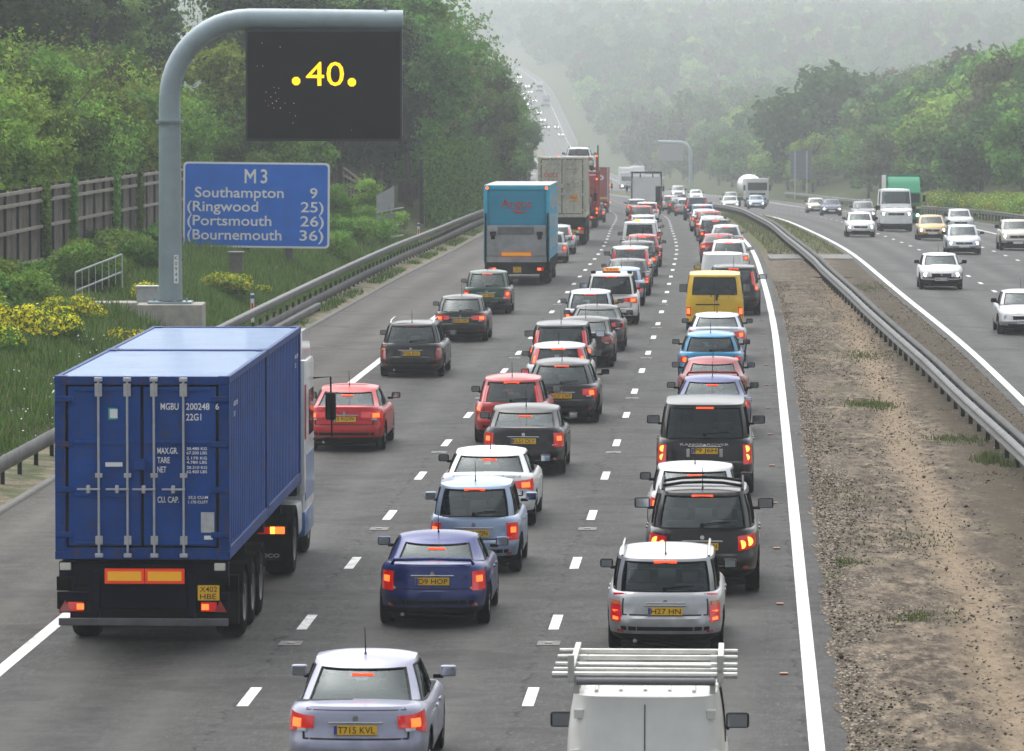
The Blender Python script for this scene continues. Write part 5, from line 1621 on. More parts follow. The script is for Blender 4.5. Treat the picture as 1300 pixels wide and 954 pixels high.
CARS = [
 # --- left lane
 ('liftback', P_BRED, -3.52, 110.8, dict(label='bright red hatchback half hidden by the front of the blue container lorry', reg='J3 RGW', lights='wide', group=G1, deck=.99)),
 ('estate', P_BLACK, -2.63, 137.2, dict(label='black estate car with roof rails and tall red lamps, last in the left lane', reg='RY06 EHC', lights='estate', lit=False, rails='chrome', group=G1, wt=.64, aerial='rear')),
 ('hatch', P_BLACK, -1.52, 155.5, dict(label='black hatchback with wide lit lamps between the black estate and green hatchback', reg='GU55 OPC', lights='wide', group=G1, L=4.2, hi=False)),
 ('hatch', P_GREEN, -.84, 174.5, dict(label='bottle green hatchback right behind the turquoise box lorry', reg='S261 AKR', lights='block', group=G1, aerial='mid')),
 ('hatch', P_SILVER, 1.62, 232, dict(label='silver hatchback alongside the turquoise box lorry, the nearer of two', lights='block', group=G1)),
 ('hatch', P_SILVER, 2.10, 248, dict(label='silver car between the turquoise box lorry and the cream container lorry', lights='pillar', group=G1)),
 ('hatch', P_CHAR, 5.4, 352, dict(label='dark car with glowing lamps just behind the red box lorry', lights='block', group=G1)),
 # --- middle lane
 ('saloon', P_PURP, -1.78, 59.8, dict(label='lavender-silver saloon nearest the camera with pale roof at the bottom edge', reg='T715 KVL', lights='corner', group=G2, mirrors='body', w=.86)),
 ('coupe', P_BLUE, -1.16, 76.6, dict(label='deep blue coupe with thin boot spoiler and plate D9 HOP', reg='D9 HOP', lights='block', group=G2, mirrors='body', spoiler=True, platez=.72, aerial='mid')),
 ('hatch', P_LBLUE, -.62, 84.5, dict(label='pale blue upright hatchback just ahead of the deep blue coupe', reg='HG03 XDN', lights='block', group=G2, mirrors='body', L=3.8, w=.80, roof=1.54, belt=.97, cowl=.97, deck=.97, wt=.60)),
 ('saloon', P_WHITE, -.45, 92.8, dict(label='white saloon with red lamps and dark mirrors behind the black hatchback KL51 DLY', reg='V638 GJT', lights='wide', group=G2, platez=.88)),
 ('liftback', P_BLACK, .22, 104.3, dict(label='black five-door with plate KL51 DLY and rear wiper', reg='KL51 DLY', lights='block', group=G2, wiper=True)),
 ('hatch', P_RED, -.03, 113.0, dict(label='red hatchback with tall pillar lamps beside the black KL51 DLY car', reg='WN54 TPO', lights='pillar', group=G2, roof=1.50, wt=.62)),
 ('hatch', P_BLACK, 1.10, 119.5, dict(label='glossy black hatchback with pale roof glare and plate NL07 CWP', reg='NL07 CWP', lights='corner', group=G2, L=4.3, w=.90, roof=1.47)),
 ('hatch', P_SILVER, 1.10, 127.2, dict(label='silver hatchback with tall orange-red lamps flanking the rear window', lights='tall', group=G2, L=4.15, wt=.64, roof=1.45)),
 ('mpv', P_CHAR, 1.22, 134.3, dict(label='charcoal people carrier with bright roof and black rear screen', lights='pillar', group=G2, roof=1.62, w=.87, hi=False, tint='dark')),
 ('saloon', P_BLACK, 1.92, 141.7, dict(label='black saloon with clear round lamp in its rear cluster, unlit stop lamp', lights='corner', lit=False, hi=False, group=G2)),
 ('saloon', P_CHAR, 2.36, 149.8, dict(label='charcoal saloon with chrome-lit lamps behind the silver-blue hatchback', lights='wide', group=G2, hi=False)),
 ('hatch', P_SILVERB, 2.30, 157.5, dict(label='blue-silver hatchback with centre lamp lit behind the white taxi', lights='corner', group=G2)),
 ('mpv', P_WHITE, 3.10, 166.3, dict(label='white people carrier taxi with orange roof sign and broad red lamps', cat='taxi', lights='wide', group=G2, tint='dark', extra=(ex_taxi,), reg=None, aerial=None)),
 ('hatch', P_LBLUE, 3.72, 181, dict(label='pale blue car peeping out to the right of the white taxi', lights='block', group=G2, hi=False)),
 ('hatch', P_CHAR, 4.15, 190.5, dict(label='dark hatchback with pale roof ahead of the pale blue car', lights='block', group=G2)),
 ('suv', P_SILVER, 4.45, 200, dict(label='silver tall car with bright orange stop lamp across its dark rear screen', lights='pillar', group=G2, roof=1.60, w=.88)),
 ('hatch', P_CHAR, 5.0, 212, dict(label='black car hidden behind the silver tall car, one flank showing', lights='block', group=G2, hi=False)),
 ('hatch', P_RED, 5.55, 226, dict(label='red hatchback in the middle lane tucked behind the white van', lights='block', group=G2, roof=1.46)),
 ('smallvan', P_WHITE, 5.72, 238, dict(label='white van with amber beacon and see-through rear doors in the middle lane', cat='van', lights='vlow', group=None, panel=False, extra=(ex_beacon,), aerial=None, hi=False)),
 ('hatch', P_SILVER, 6.55, 262, dict(label='silver car with one lit lamp showing right of the white beacon van', lights='block', group=G2)),
 ('hatch', P_SILVERB, 6.95, 281, dict(label='pale blue-silver car roof above the white beacon van', lights='block', group=G2)),
 ('hatch', P_RED, 7.75, 318, dict(label='small red car with white-glazed roof behind the white lorry', lights='block', group=G2, roof=1.5)),
 ('estate', P_WHITE, 8.95, 352, dict(label='white estate car between the small red car and white lorry', lights='pillar', group=G2)),
 ('hatch', P_SILVER, 9.35, 398, dict(label='grey car with a lit lamp half hidden beside the white lorry', lights='block', group=G2)),
 # --- outer lane
 ('estate', P_SILVER, 2.12, 73.2, dict(label='silver estate car with roof rails, tall lamps and plate H27 HN', reg='H27 HN', lights='estate', group=G3, rails='chrome', mirrors='dark', extra=(ex_estate_bar,), aerial='rear', L=4.75)),
 ('suv', P_BROWNBLACK, 2.92, 81.2, dict(label='glossy black off-roader with twin round lamps and plate HJ07 ORN', cat='off-roader', reg='HJ07 ORN', lights='twinround', group=G3, rails='dark', extra=(ex_rails_suv,), aerial='rear', platez=.80)),
 ('saloon', P_SILVER, 3.06, 88.9, dict(label='silver saloon squeezed between the two black off-roaders', lights='wide', group=G3)),
 ('bigsuv', P_BLACK, 3.62, 99.5, dict(label='big square black off-roader with plate P9 J6H and stacked round lamps', cat='off-roader', reg='P9 J6H', lights='stack', group=G3, tint='dark', extra=(ex_rr,), platez=.90, aerial=None)),
 ('saloon', P_BLUE, 4.32, 114.5, dict(label='deep blue saloon with round boot badge ahead of the big black off-roader', lights='wide', group=G3)),
 ('coupe', P_MAROON, 4.63, 122.3, dict(label='dark red car with low spoiler between the deep blue and azure cars', lights='corner', group=G3, hi=False, lit=False, spoiler=True)),
 ('hatch', P_CYAN, 4.98, 133.0, dict(label='azure blue hatchback with round glowing lamps behind the silver saloon', lights='round', group=G3, hi=False)),
 ('saloon', P_SILVERB, 5.58, 144.5, dict(label='silver-grey saloon right behind the yellow van', lights='corner', group=G3, hi=False)),
 ('van', P_YELLOW, 6.15, 161.0, dict(label='bright yellow van with dark rear windows in the outer lane', cat='van', lights='vlow', tint='dark', extra=(ex_yellow_van,), aerial=None, hi=False, panel=False, gap=False)),
 ('suv', P_BLACK, 7.25, 173.5, dict(label='black off-roader with high pale lamps to the right of the yellow van', cat='off-roader', lights='pillar', group=G3, tint='dark')),
 ('smallvan', P_WHITE, 7.35, 185.0, dict(label='plain white panel van with blind rear doors ahead of the yellow van', cat='van', lights='vlow', blind_rear=True, aerial=None, hi=False)),
 ('hatch', P_WHITE, 8.75, 214, dict(label='white car with red centre lamp ahead of the plain white panel van', lights='corner', group=G3, roof=1.5)),
 ('saloon', P_MAROON, 9.0, 231, dict(label='dark red saloon with big red lamp cluster beside the white car', lights='wide', group=G3)),
 ('hatch', P_SILVER, 10.0, 248, dict(label='silver car with orange centre lamp close to the median barrier', lights='block', group=G3)),
 ('estate', P_CHAR, 10.05, 262, dict(label='dark estate car with a bright lamp and orange stop lamp in the outer queue', lights='corner', group=G3)),
 ('saloon', P_SILVER, 10.5, 278, dict(label='silver saloon roof in the outer queue ahead of the dark estate', lights='corner', group=G3, hi=False)),
 ('hatch', P_RED, 10.9, 293, dict(label='reddish hatchback roof in the outer queue two ahead of the dark estate', lights='corner', group=G3, hi=False)),
 ('saloon', P_WHITE, 11.2, 309, dict(label='white saloon roof in the outer queue just behind the blue estate', lights='corner', group=G3, hi=False)),
 ('estate', P_LBLUE, 11.85, 330, dict(label='blue estate car with tall pale lamps behind the navy off-roader', lights='estate', group=G3)),
 ('suv', P_NAVY, 12.7, 365, dict(label='navy blue off-roader with a lit lamp in the outer lane', cat='off-roader', lights='pillar', group=G3)),
 ('hatch', P_SILVER, 13.1, 400, dict(label='silver car just ahead of the navy off-roader', lights='block', group=G3)),
 ('saloon', P_GREY, 13.4, 428, dict(label='grey saloon two places ahead of the navy off-roader', lights='corner', group=G3)),
 ('hatch', P_SILVER, 14.0, 468, dict(label='distant silver car three places ahead of the navy off-roader', lights='block', group=G3)),
 ('hatch', P_NAVY, 14.7, 520, dict(label='distant blue car leading the visible outer queue', lights='block', group=G3)),
]
ONC = [
 ('saloon', P_SILVER, 15.55, 160.5, dict(label='silver saloon at the right edge, nearest of the oncoming cars', reg='HY03 VLM', lit=False, deck=.97)),
 ('hatch', P_WHITE, 16.0, 197.5, dict(label='small white hatchback alone in the oncoming outer lane', reg='M482 PTR', blackbumper=True, roof=1.40)),
 ('estate', P_SILVERB, 21.4, 251, dict(label='blue-grey estate facing us beside the pale gold hatchback', reg=None)),
 ('hatch', P_GOLD, 22.6, 285, dict(label='pale gold hatchback facing us in front of the white high van')),
 ('hatch', P_SILVER, 26.9, 318, dict(label='silver hatchback half hidden behind the blue-grey oncoming estate', lit=False)),
 ('suv', P_CHAMP, 25.0, 262, dict(label='champagne off-roader facing us at the right edge', cat='off-roader', roof=1.60, w=.91)),
 ('hatch', P_WHITE, 19.2, 292, dict(label='white hatchback with headlamps lit left of the white high van')),
 ('estate', P_GREY, 24.3, 366, dict(label='grey estate with roof bars behind the white oncoming hatchback', extra=(ex_roofrack,))),
 ('saloon', P_NAVY, 25.2, 418, dict(label='navy saloon facing us left of the roof bar estate')),
 ('saloon', P_CHAMP, 26.3, 458, dict(label='pale saloon with one bright headlamp beside the navy saloon')),
 ('hatch', P_LBLUE, 23.6, 512, dict(label='pale blue car facing us just in front of the white mixer lorry')),
 ('saloon', P_SILVER, 20.1, 488, dict(label='distant silver saloon facing us beside the start of the median barrier')),
 ('hatch', P_GREY, 24.4, 590, dict(label='distant dark car between the silver saloon and pale blue car')),
 ('saloon', P_WHITE, 21.9, 630, dict(label='distant white car behind the silver saloon near the barrier')),
 ('suv', P_SILVER, 20.7, 660, dict(label='distant silver off-roader with two bright headlamps beyond the queue', cat='off-roader')),
]
TEST = globals().get('TEST_ONLY')
def build_cars():
    for kind, pm, X, D, kw in CARS:
        kw = dict(kw)
        kw['tint'] = GLASS_DARK if kw.get('tint') == 'dark' else None
        if kw.get('group') is None: kw.pop('group', None)
        q = random.Random(int(D*10))
        base = T[kind]
        if kind in ('hatch', 'saloon', 'estate') and 'roof' not in kw: kw['roof'] = base['roof']+q.uniform(-.06, .07)
        if kind in ('hatch', 'saloon', 'estate', 'liftback'):
            kw.setdefault('wt', base['wt']+q.uniform(-.035, .04)); kw.setdefault('L', base['L']+q.uniform(-.25, .25)); kw.setdefault('w', base['w']+q.uniform(-.03, .03))
            kw.setdefault('n', base['n']+q.uniform(-.8, 1.5)); c_ = base['c']; dl = (kw['L']-base['L'])/2
            kw.setdefault('c', (c_[0]-dl+q.uniform(-.02, .06), c_[1]-dl+q.uniform(-.12, .22), c_[2]+q.uniform(-.12, .12), c_[3]+dl*.4))
            if D > 180 and kw.get('lights') == 'block': kw['lights'] = q.choice(('block', 'corner', 'estate', 'wide', 'block', 'round'))
        if D > 170 and q.random() < .45 and not any(w_ in kw['label'] for w_ in ('centre lamp', 'stop lamp')): kw['hi'] = False
        kw['lod'] = 0 if D < 180 else (1 if D < 300 else 2)
        reg = kw.get('reg')
        r, B = make_car(kind, pm, **kw)
        if r.name.startswith('van') or r.name.startswith('off_roader'): r['label'] = kw['label']
        place(r, X, D, .93 if kind in ('estate',) and D < 80 else .955)
    for kind, pm, X, D, kw in ONC:
        kw = dict(kw); kw.setdefault('group', GO)
        r, B = make_car(kind, pm, facing='toward', lod=0 if D < 220 else 1, **kw)
        place(r, X, D, .955, True)
    # white van, high roof, oncoming; the near van with the rack
    r, B = make_car('bigvan', P_WHITE, 'white high-roofed van facing us with both headlamps lit', 'van', facing='toward', blackbumper=True, aerial=None, L=5.5)
    place(r, 22.75, 314, .98, True)
    r, B = make_car('smallvan', P_WHITE2, 'white van with aluminium ladder rack at the bottom edge of the road', 'van', lights='vlow', blind_rear=True, extra=(ex_ladder,), aerial=None, hi=False, w=.88, wt=.77, roof=1.84, L=4.3, reg='KV04 UDL', gap=False)
    place(r, 1.36, 54.2, .97)
build_cars()
# ------------------------------------------------------------------ lorries (tail at y=0, pointing +Y, origin on the ground under the tail)
CBLUE = mat('container_blue', (0.006, 0.060, 0.265), 0.5, var=.30, vscale=1.6, spec=.2)
CBLUE_D = mat('container_blue_edge', (0.006, 0.048, 0.21), 0.5, var=.3, spec=.2)
grime(CBLUE, .55, (0.06, 0.06, 0.07)); grime(CBLUE_D, .7)
CCREAM = grime(mat('container_cream', (0.50, 0.48, 0.38), 0.6, coat=.1, var=.22, vscale=1.6), .6)
GALVL = mat('bright_galvanised', (0.50, 0.51, 0.52), 0.45, .5, var=.15, vscale=6)
CHASSIS = mat('chassis_navy', (0.003, 0.004, 0.016), 0.8, spec=.1, var=.3)
CHASSIS_K = mat('chassis_black', (0.003, 0.003, 0.003), 0.9, spec=.05, var=.3)
ORANGE_BD = mat('marker_board_yellow', (.85, .42, .02), .4, emit=(1, .45, .02), es=.10)  # yellow field is no lamp; a faint glow is put into it
RED_BD = mat('marker_board_red', (.75, .05, .01), .4, emit=(1, .06, .01), es=.12)  # red border also glows faintly by its material, though not a lamp
CAB_WHITE = mat('cab_white', (.66, .67, .67), .35, coat=.6, var=.06)
CAB_BLUE = mat('cab_stripe_blue', (.02, .12, .35), .35, coat=.5)
GLASSL = GLASS_DARK

def roof_lorry_mat(name, col):
    return mat(name, col, .5, coat=.2, var=.15, vscale=.8)
def container(root, y0, L, w, z0, z1, m, m2, doors=True, roofm=None):
    """steel box with corrugated sides and roof; returns nothing, adds parts to root"""
    h = w/2
    # sides
    pitch = .278; n = int((L-.3)/pitch)
    for sg in (1, -1):
        mb = MB(); ys = []
        y = y0+.15
        pr = [(0, 0), (.07, 0), (.105, -.036), (.175, -.036), (.21, 0)]
        pts = [(y0+.12, 0)]
        for k in range(n):
            for (a, d) in pr[1:]: pts.append((y0+.15+k*pitch+a*pitch/.278, d))
            pts.append((y0+.15+(k+1)*pitch, 0))
        pts.append((y0+L-.12, 0))
        vs = []
        for (yy, d) in pts:
            x = sg*(h-.03+d); vs += [(x, yy, z0+.16), (x, yy, z1-.1)]
        mb.add(vs, [(2*i, 2*i+2, 2*i+3, 2*i+1) for i in range(len(pts)-1)])
        mb.build('corrugated_side', m, root)
    # frame
    mb = MB()
    for sg in (1, -1):
        mb.box(sg*(h-.06), sg*h, y0+.15, y0+L-.15, z0, z0+.165, 0, .01)
        mb.box(sg*(h-.06), sg*h, y0+.15, y0+L-.15, z1-.10, z1-.004, 0, .01)
        for yy in (y0, y0+L-.15): mb.box(sg*(h-.15), sg*h, yy, yy+.15, z0+.118, z1-.118, 0, .012)
    for yy in (y0, y0+L-.1):
        mb.box(-h+.152, h-.152, yy, yy+.1, z1-.12, z1-.003, 0, .01); mb.box(-h+.152, h-.152, yy, yy+.1, z0+.0, z0+.16, 0, .01)
    mb.build('frame', m2, root)
    mb = MB()
    for sg in (1, -1):
        for yy in (y0-.005, y0+L-.175):
            for zz in (z0-.003, z1-.117): mb.box(sg*(h-.165), sg*(h+.004), yy, yy+.18, zz, zz+.12, 0, .012)
    mb.build('corner_castings', m2, root)
    # roof
    mb = MB(); n = int((L-.3)/.209); pts = [(y0+.1, 0)]
    for k in range(n):
        b = y0+.15+k*.209; pts += [(b, 0), (b+.06, 0), (b+.08, -.018), (b+.14, -.018), (b+.16, 0)]
    pts.append((y0+L-.1, 0)); vs = []
    for (yy, d) in pts: vs += [(-h+.06, yy, z1-.02+d), (h-.06, yy, z1-.02+d)]
    mb.add(vs, [(2*i, 2*i+2, 2*i+3, 2*i+1) for i in range(len(pts)-1)]); mb.build('roof', roofm or m, root)
    mb = MB(); mb.box(-h+.1, h-.1, y0+.13, y0+L-.1, z0+.05, z0+.12); mb.box(-h+.1, h-.1, y0+L-.16, y0+L-.105, z0+.1, z1-.1); mb.build('floor', CHASSIS_K, root)
    if not doors: 
        mb = MB(); mb.box(-h+.15, h-.15, y0+.02, y0+.06, z0+.16, z1-.12); mb.build('end_wall', m, root); return
    # doors: two leaves with pressed panels, bars, handles, hinges
    H = z1-z0
    gas = MB(); gas.box(-h+.15, h-.15, y0+.045, y0+.07, z0+.16, z1-.12); gas.build('gasket', BLACK, root)
    for sg in (1, -1):
        mb = MB(); a, b = sg*.022, sg*(h-.19)
        zz0, zz1 = z0+.19, z1-.15; hh = (zz1-zz0)
        mb.box(a, b, y0+.012, y0+.05, zz0, zz1, 0, .004)
        for k in range(3):
            q0 = zz0+hh*k/3+.0; q1 = zz0+hh*(k+1)/3
            fr = .05
            # raised border round a sunk field
            xa, xb = sorted((a+sg*.03, b-sg*.09))
            mb.box(xa, xb, y0-.008, y0+.012, q1-.055, q1-.012, 0, .006)
            if k == 0: mb.box(xa, xb, y0-.008, y0+.012, q0+.02, q0+.06, 0, .006)
        d = mb.build('door', m, root)
        for k in range(4):
            mb = MB(); zc = zz0+hh*(.07+.285*k); mb.box(sg*(h-.26), sg*(h-.02), y0-.02, y0+.0, zc-.04, zc+.04, 0, .012); mb.build('hinge', m2, d)
    for x in ((-.60, -.20, .17, .58)):
        mb = MB(); zt, zb = z1-.06, z0+.08
        mb.tube([(x, y0-.045, zb), (x, y0-.045, zt)], .017, 8); br = mb.build('locking_bar', GALVL, root, True)
        mb = MB()
        for zc, hh in ((z1-.19, .09), (z0+.27, .06), (z0+H*.46, .03)): mb.box(x-.05, x+.05, y0-.05, y0-.0, zc-hh, zc+hh, 0, .008)
        for zc in (z1-.045, z0+.06): mb.box(x-.055, x+.055, y0-.065, y0-.0, zc-.028, zc+.028, 0, .01)
        mb.build('bar_bracket', GALVL, br)
        mb = MB(); zc = z0+H*.385; mb.tube([(x-.30, y0-.06, zc), (x+.02, y0-.06, zc)], .014, 6); mb.box(x-.17, x-.12, y0-.075, y0-.01, zc-.055, zc+.055, 0, .01); mb.build('handle', GALVL, br, True)
    mb = MB(); mb.box(-.10, .06, y0-.07, y0-.01, z0+H*.49, z0+H*.55, 0, .01); mb.build('lock_box', m2, root)

def lwheel(parent, x, y, r=.5, side=1, w=.30):
    mb = MB(); h = w/2
    mb.lathe_x([(-h, r*.55), (-h, r*.9), (-h*.75, r*.985), (-h*.4, r), (h*.4, r), (h*.75, r*.985), (h, r*.9), (h, r*.55), (-h, r*.55)], 0, 0, 0, 30)
    o = mb.build('wheel', RUBBER, parent, True, 50); o.location = (x, y, r)
    mb = MB(); e = side*h; mb.lathe_x([(e*1.0, r*.56), (e*.95, r*.5), (e*.5, r*.46), (e*.45, r*.26), (e*.9, r*.22), (e*.92, 0.002)], 0, 0, 0, 24); mb.build('rim', mat('lorry_rim', (.20, .20, .20), .6, .4, var=.3), o, True, 40)
    return o
def triangle(mb, x, y, z, s):
    vs = [(x-s, y, z-s*.75), (x+s, y, z-s*.75), (x, y, z+s)]
    mb.add(vs+[(a, b+.015, c) for a, b, c in vs], [(0, 1, 2), (3, 5, 4), (0, 1, 4, 3), (1, 2, 5, 4), (2, 0, 3, 5)])
def cab(root, y0, w, h, m, flat=False, doorm=None):
    """forward-control cab seen mostly from behind, with screen, door glass, mirrors, steps"""
    hw = w/2
    mb = MB(); mb.box(-hw, hw, y0, y0+2.1, .75, h-.5, 0, .08)
    prof = [(y0+.05, h-.52), (y0+2.02, h-.52), (y0+1.55, h-.05), (y0+1.1, h), (y0+.25, h)]
    mb.prism(prof, -hw+.05, hw-.05)
    c = mb.build('cab', m, root, True, 30)
    mb = MB(); mb.box(-hw+.12, hw-.12, y0+2.10, y0+2.13, h*.53, h*.77, 0, .01); mb.build('windscreen', GLASSL, root)
    for sg in (1, -1):
        mb = MB(); mb.box(sg*(hw+.001), sg*(hw+.012), y0+.95, y0+1.85, h*.53, h*.73, 0, .003); mb.build('side_window', GLASSL, root)
        mb = MB(); mb.box(sg*(hw+.20), sg*(hw+.38), y0+1.9, y0+2.0, h*.575, h*.70, 0, .04)
        mb.tube([(sg*(hw-.02), y0+1.9, h*.765), (sg*(hw+.29), y0+1.95, h*.77), (sg*(hw+.31), y0+1.95, h*.50), (sg*(hw-.02), y0+1.9, h*.49)], .016, 6)
        mb.build('mirror', BLACK, root, True, 50)
        mb = MB(); mb.box(sg*(hw-.25), sg*(hw+.005), y0+.2, y0+1.9, .35, .78, 0, .06); mb.build('step_skirt', m if not doorm else doorm, root, True)
        if doorm:
            mb = MB(); mb.box(sg*(hw+.002), sg*(hw+.010), y0+.15, y0+1.9, .95, 1.7, 0, .002); mb.build('door_stripe', doorm, root)
    return c
def rearlamps(root, w, z, y=-.02, tri=True, lit=True):
    for sg in (1, -1):
        x = sg*(w/2-.30)
        mb = MB(); mb.box(x-.22, x+.22, y, y+.06, z-.09, z+.09, 0, .01); c = mb.build('tail_light', CHASSIS_K, root)
        mb = MB(); mb.box(x-sg*.02-.12, x-sg*.02+.10, y-.012, y+.0, z-.065, z+.065, 0, .006); mb.build('lens', RED_LENS, c)
        mb = MB(); mb.box(x-sg*.08-.05, x-sg*.08+.05, y-.018, y-.010, z-.04, z+.04, 0, .006); mb.build('lamp', BRAKE if lit else DULL_LENS, c)
        if tri: mb = MB(); triangle(mb, x+sg*.13, y-.03, z, .09); mb.build('reflector', DULL_LENS, c)
def set_lorry(root, X, D, toward=False, yaw=0.0, L=0, z=None):
    off = X-float(ref(D)); Dc = D+L
    root.location = (X+(float(ref(Dc))-float(ref(D))), Dc, float(ground(off, Dc)) if z is None else z)
    pitch = math.atan2(float(zroad(D+14)-zroad(D)), 14)
    root.rotation_euler = (pitch, 0, heading(D+6)+R(yaw))

def lorry_blue():
    r = empty('container_lorry'); tag(r, 'articulated lorry hauling two blue corrugated containers in the left lane', 'lorry')
    w, z0, z1 = 2.43, 1.32, 3.87
    RB = mat('container_roof_blue', (0.13, 0.24, 0.42), .38, coat=.3, var=.16, vscale=1.0)  # roof paler than the sides: sky brightness put into its colour
    c1 = empty('container', (0, 0, 0)); c1.parent = r
    container(c1, 0, 6.06, w, z0, z1, CBLUE, CBLUE_D, True, RB)
    c2 = empty('container', (0, 0, 0)); c2.parent = r
    container(c2, 6.14, 6.06, w, z0, z1, CBLUE, CBLUE_D, False, RB)
    WI = WHITEINK; PX = 73.35/6738; cx = 179
    def t(s, a, b, py, cap, bold=.004): fit_text(s, (a-cx)*PX, (b-cx)*PX, 8.35-(py-67)*PX, cap, WI, c1, -.012, bold)
    t('MGBU', 203, 226, 517, .095, .008); t('200248', 235.5, 265.5, 517, .095, .008); t('6', 273, 277.5, 517, .085); t('22G1', 235.5, 255, 530.5, .095, .008)
    t('MAX.GR.', 198.5, 225, 573.5, .085, .007); t('TARE', 198.5, 214.5, 585.5, .085, .007); t('NET', 198.5, 210, 597.5, .085, .007)
    for a, b, py in (('30.480 KG', '67.200 LBS', 573.5), ('2.170 KG', '4.780 LBS', 585.5), ('28.310 KG', '62.420 LBS', 597.5)):
        t(a, 236, 262, py-2.7, .040, .003); t(b, 236, 262, py+2.7, .040, .003)
    t('CU. CAP.', 198.5, 226, 636, .085, .007); t('33,2 CU.M', 238, 263, 633, .040, .003); t('1.170 CU.FT', 238, 263, 639, .040, .003)
    def sticker(a, b, c, d, m, nm='sticker'):
        mb = MB(); mb.box((a-cx)*PX, (b-cx)*PX, -.006, .0, 8.35-(d-67)*PX, 8.35-(c-67)*PX); mb.build(nm, m, c1)
    GS = mat('sticker_grey', (.45, .46, .47), .5, var=.2, vscale=12)
    sticker(254, 271, 652, 678, GS); sticker(258, 269, 682, 687, WHITEINK)
    sticker(132, 154, 588.5, 594, WHITEINK)
    mb = MB(); mb.box((136-cx)*PX, (147.5-cx)*PX, -.006, 0, 8.35-(534-67)*PX, 8.35-(519-67)*PX, 0); mb.build('sticker', mat('sticker_teal', (.02, .35, .33), .5), c1)
    mb = MB(); mb.box((138.2-cx)*PX, (148-cx)*PX, -.009, -.006, 8.35-(532-67)*PX, 8.35-(520.5-67)*PX, 0); mb.build('sticker', WHITEINK, c1)
    # small writing on the right flanks
    for yy in (.9, 6.14+5.2):
        for k, tx in enumerate(('MGBU 200248', '22G1')):
            o = fit_text(tx, 0, .6 if k == 0 else .22, z1-.45-.14*k, .07, WI, c1 if yy < 6 else c2, 0, .003)
            o.rotation_euler = (R(90), 0, R(90)); o.location = (w/2-.024, yy, z1-.45-.14*k)
    # trailer frame
    mb = MB()
    for sx in (-.45, .45): mb.box(sx-.07, sx+.07, .25, 12.4, .95, 1.30, 0, .01)
    for y in (.3, 3, 6, 9, 12): mb.box(-1.15, 1.15, y, y+.14, 1.1, 1.30, 0, .01)
    mb.box(-1.18, 1.18, .12, .34, .92, 1.27, 0, .01); mb.box(-.62, .62, .14, .22, .62, 1.0, 0, .01)
    mb.build('chassis', CHASSIS, r)
    for sx in (-1, 1):
        mb = MB(); mb.box(sx*.62, sx*.72, .05, .2, .45, 1.15, 0, .01); mb.box(sx*.75, sx*1.2, .04, .12, .62, .86, 0, .01); mb.build('bumper_bracket', CHASSIS, r)
        mb = MB(); mb.box(sx*1.0, sx*1.15, -.02, .05, 1.17, 1.27, 0, .01); mb.build('marker_lamp', mat('pale_marker', (.6, .58, .5), .4), r)
        mb = MB(); mb.box(sx*.95, sx*1.2, .0, .04, .88, 1.08, 0, .01); mb.build('bracket_plate', CHASSIS_K, r)
        if True:
            mb = MB(); mb.box(sx*.42-.0, sx*.42+.0, 0, 0, 0, 0) if False else None
    mb = MB(); mb.box(-1.17, 1.19, -.04, .04, .40, .50, 0, .012); mb.build('underrun_bar', mat('grey_bar', (.10, .10, .105), .55, .3, var=.3), r)
    for a, b in ((-.53, .02), (.03, .58)):
        mb = MB(); mb.box(a, b, .02, .04, .98, 1.19); bd = mb.build('marker_board', RED_BD, r)
        mb = MB(); mb.box(a+.04, b-.04, .012, .02, 1.02, 1.15); mb.build('board_field', ORANGE_BD, bd)
    plate(r, 'X402|HBE', .92, -.01, .86, square=True)
    rearlamps(r, 2.5, .66, .02)
    for k, y in enumerate((2.15, 3.45, 4.75)):
        for sx in (-1, 1):
            lwheel(r, sx*1.03, y, .49, sx, .38)
            mb = MB(); mb.prism([(y+.6*math.cos(a*math.pi/10), .49+.6*math.sin(a*math.pi/10)) for a in range(1, 10)]+[(y+.57*math.cos(a*math.pi/10), .49+.57*math.sin(a*math.pi/10)) for a in range(9, 0, -1)], sx*.82, sx*1.24); mb.build('mudguard', CHASSIS_K, r)
    mb = MB(); mb.box(-1.2, 1.2, 1.45, 1.5, .25, .95); mb.build('mud_flap', BLACK, r)
    # tractor
    mb = MB()
    for sx in (-.4, .4): mb.box(sx-.06, sx+.06, 8.7, 14.8, .75, 1.0)
    mb.box(-1.2, 1.2, 9.6, 9.66, .30, 1.05); mb.build('tractor_frame', CHASSIS_K, r)
    for sx in (-1, 1):
        lwheel(r, sx*1.03, 10.4, .49, sx, .45); lwheel(r, sx*1.05, 13.9, .49, sx, .30)
        mb = MB(); mb.prism([(10.4+.62*math.cos(a*math.pi/10), .49+.62*math.sin(a*math.pi/10)) for a in range(0, 11)]+[(10.4+.58*math.cos(a*math.pi/10), .49+.58*math.sin(a*math.pi/10)) for a in range(10, -1, -1)], sx*.76, sx*1.27); mb.build('mudguard', CHASSIS_K, r)
        mb = MB(); mb.box(sx*.62, sx*1.2, 11.3, 12.6, .45, 1.0, 0, .08); mb.build('fuel_tank', GALVL if sx > 0 else CHASSIS_K, r, True)
    for sx in (-1, 1):
        x = sx*.95
        mb = MB(); mb.box(x-.24, x+.24, 9.52, 9.6, .72, .86, 0, .01); t_ = mb.build('tractor_tail_light', CHASSIS_K, r)
        mb = MB(); mb.box(x-.20, x-.02, 9.50, 9.53, .735, .845, 0, .005); mb.build('lens', RED_LENS, t_)
        mb = MB(); mb.box(x-.01, x+.07, 9.50, 9.53, .735, .845, 0, .005); mb.build('lamp', BRAKE_HOT, t_)
        mb = MB(); mb.box(x+.08, x+.22, 9.50, 9.53, .735, .845, 0, .005); mb.build('lamp', BRAKE, t_)
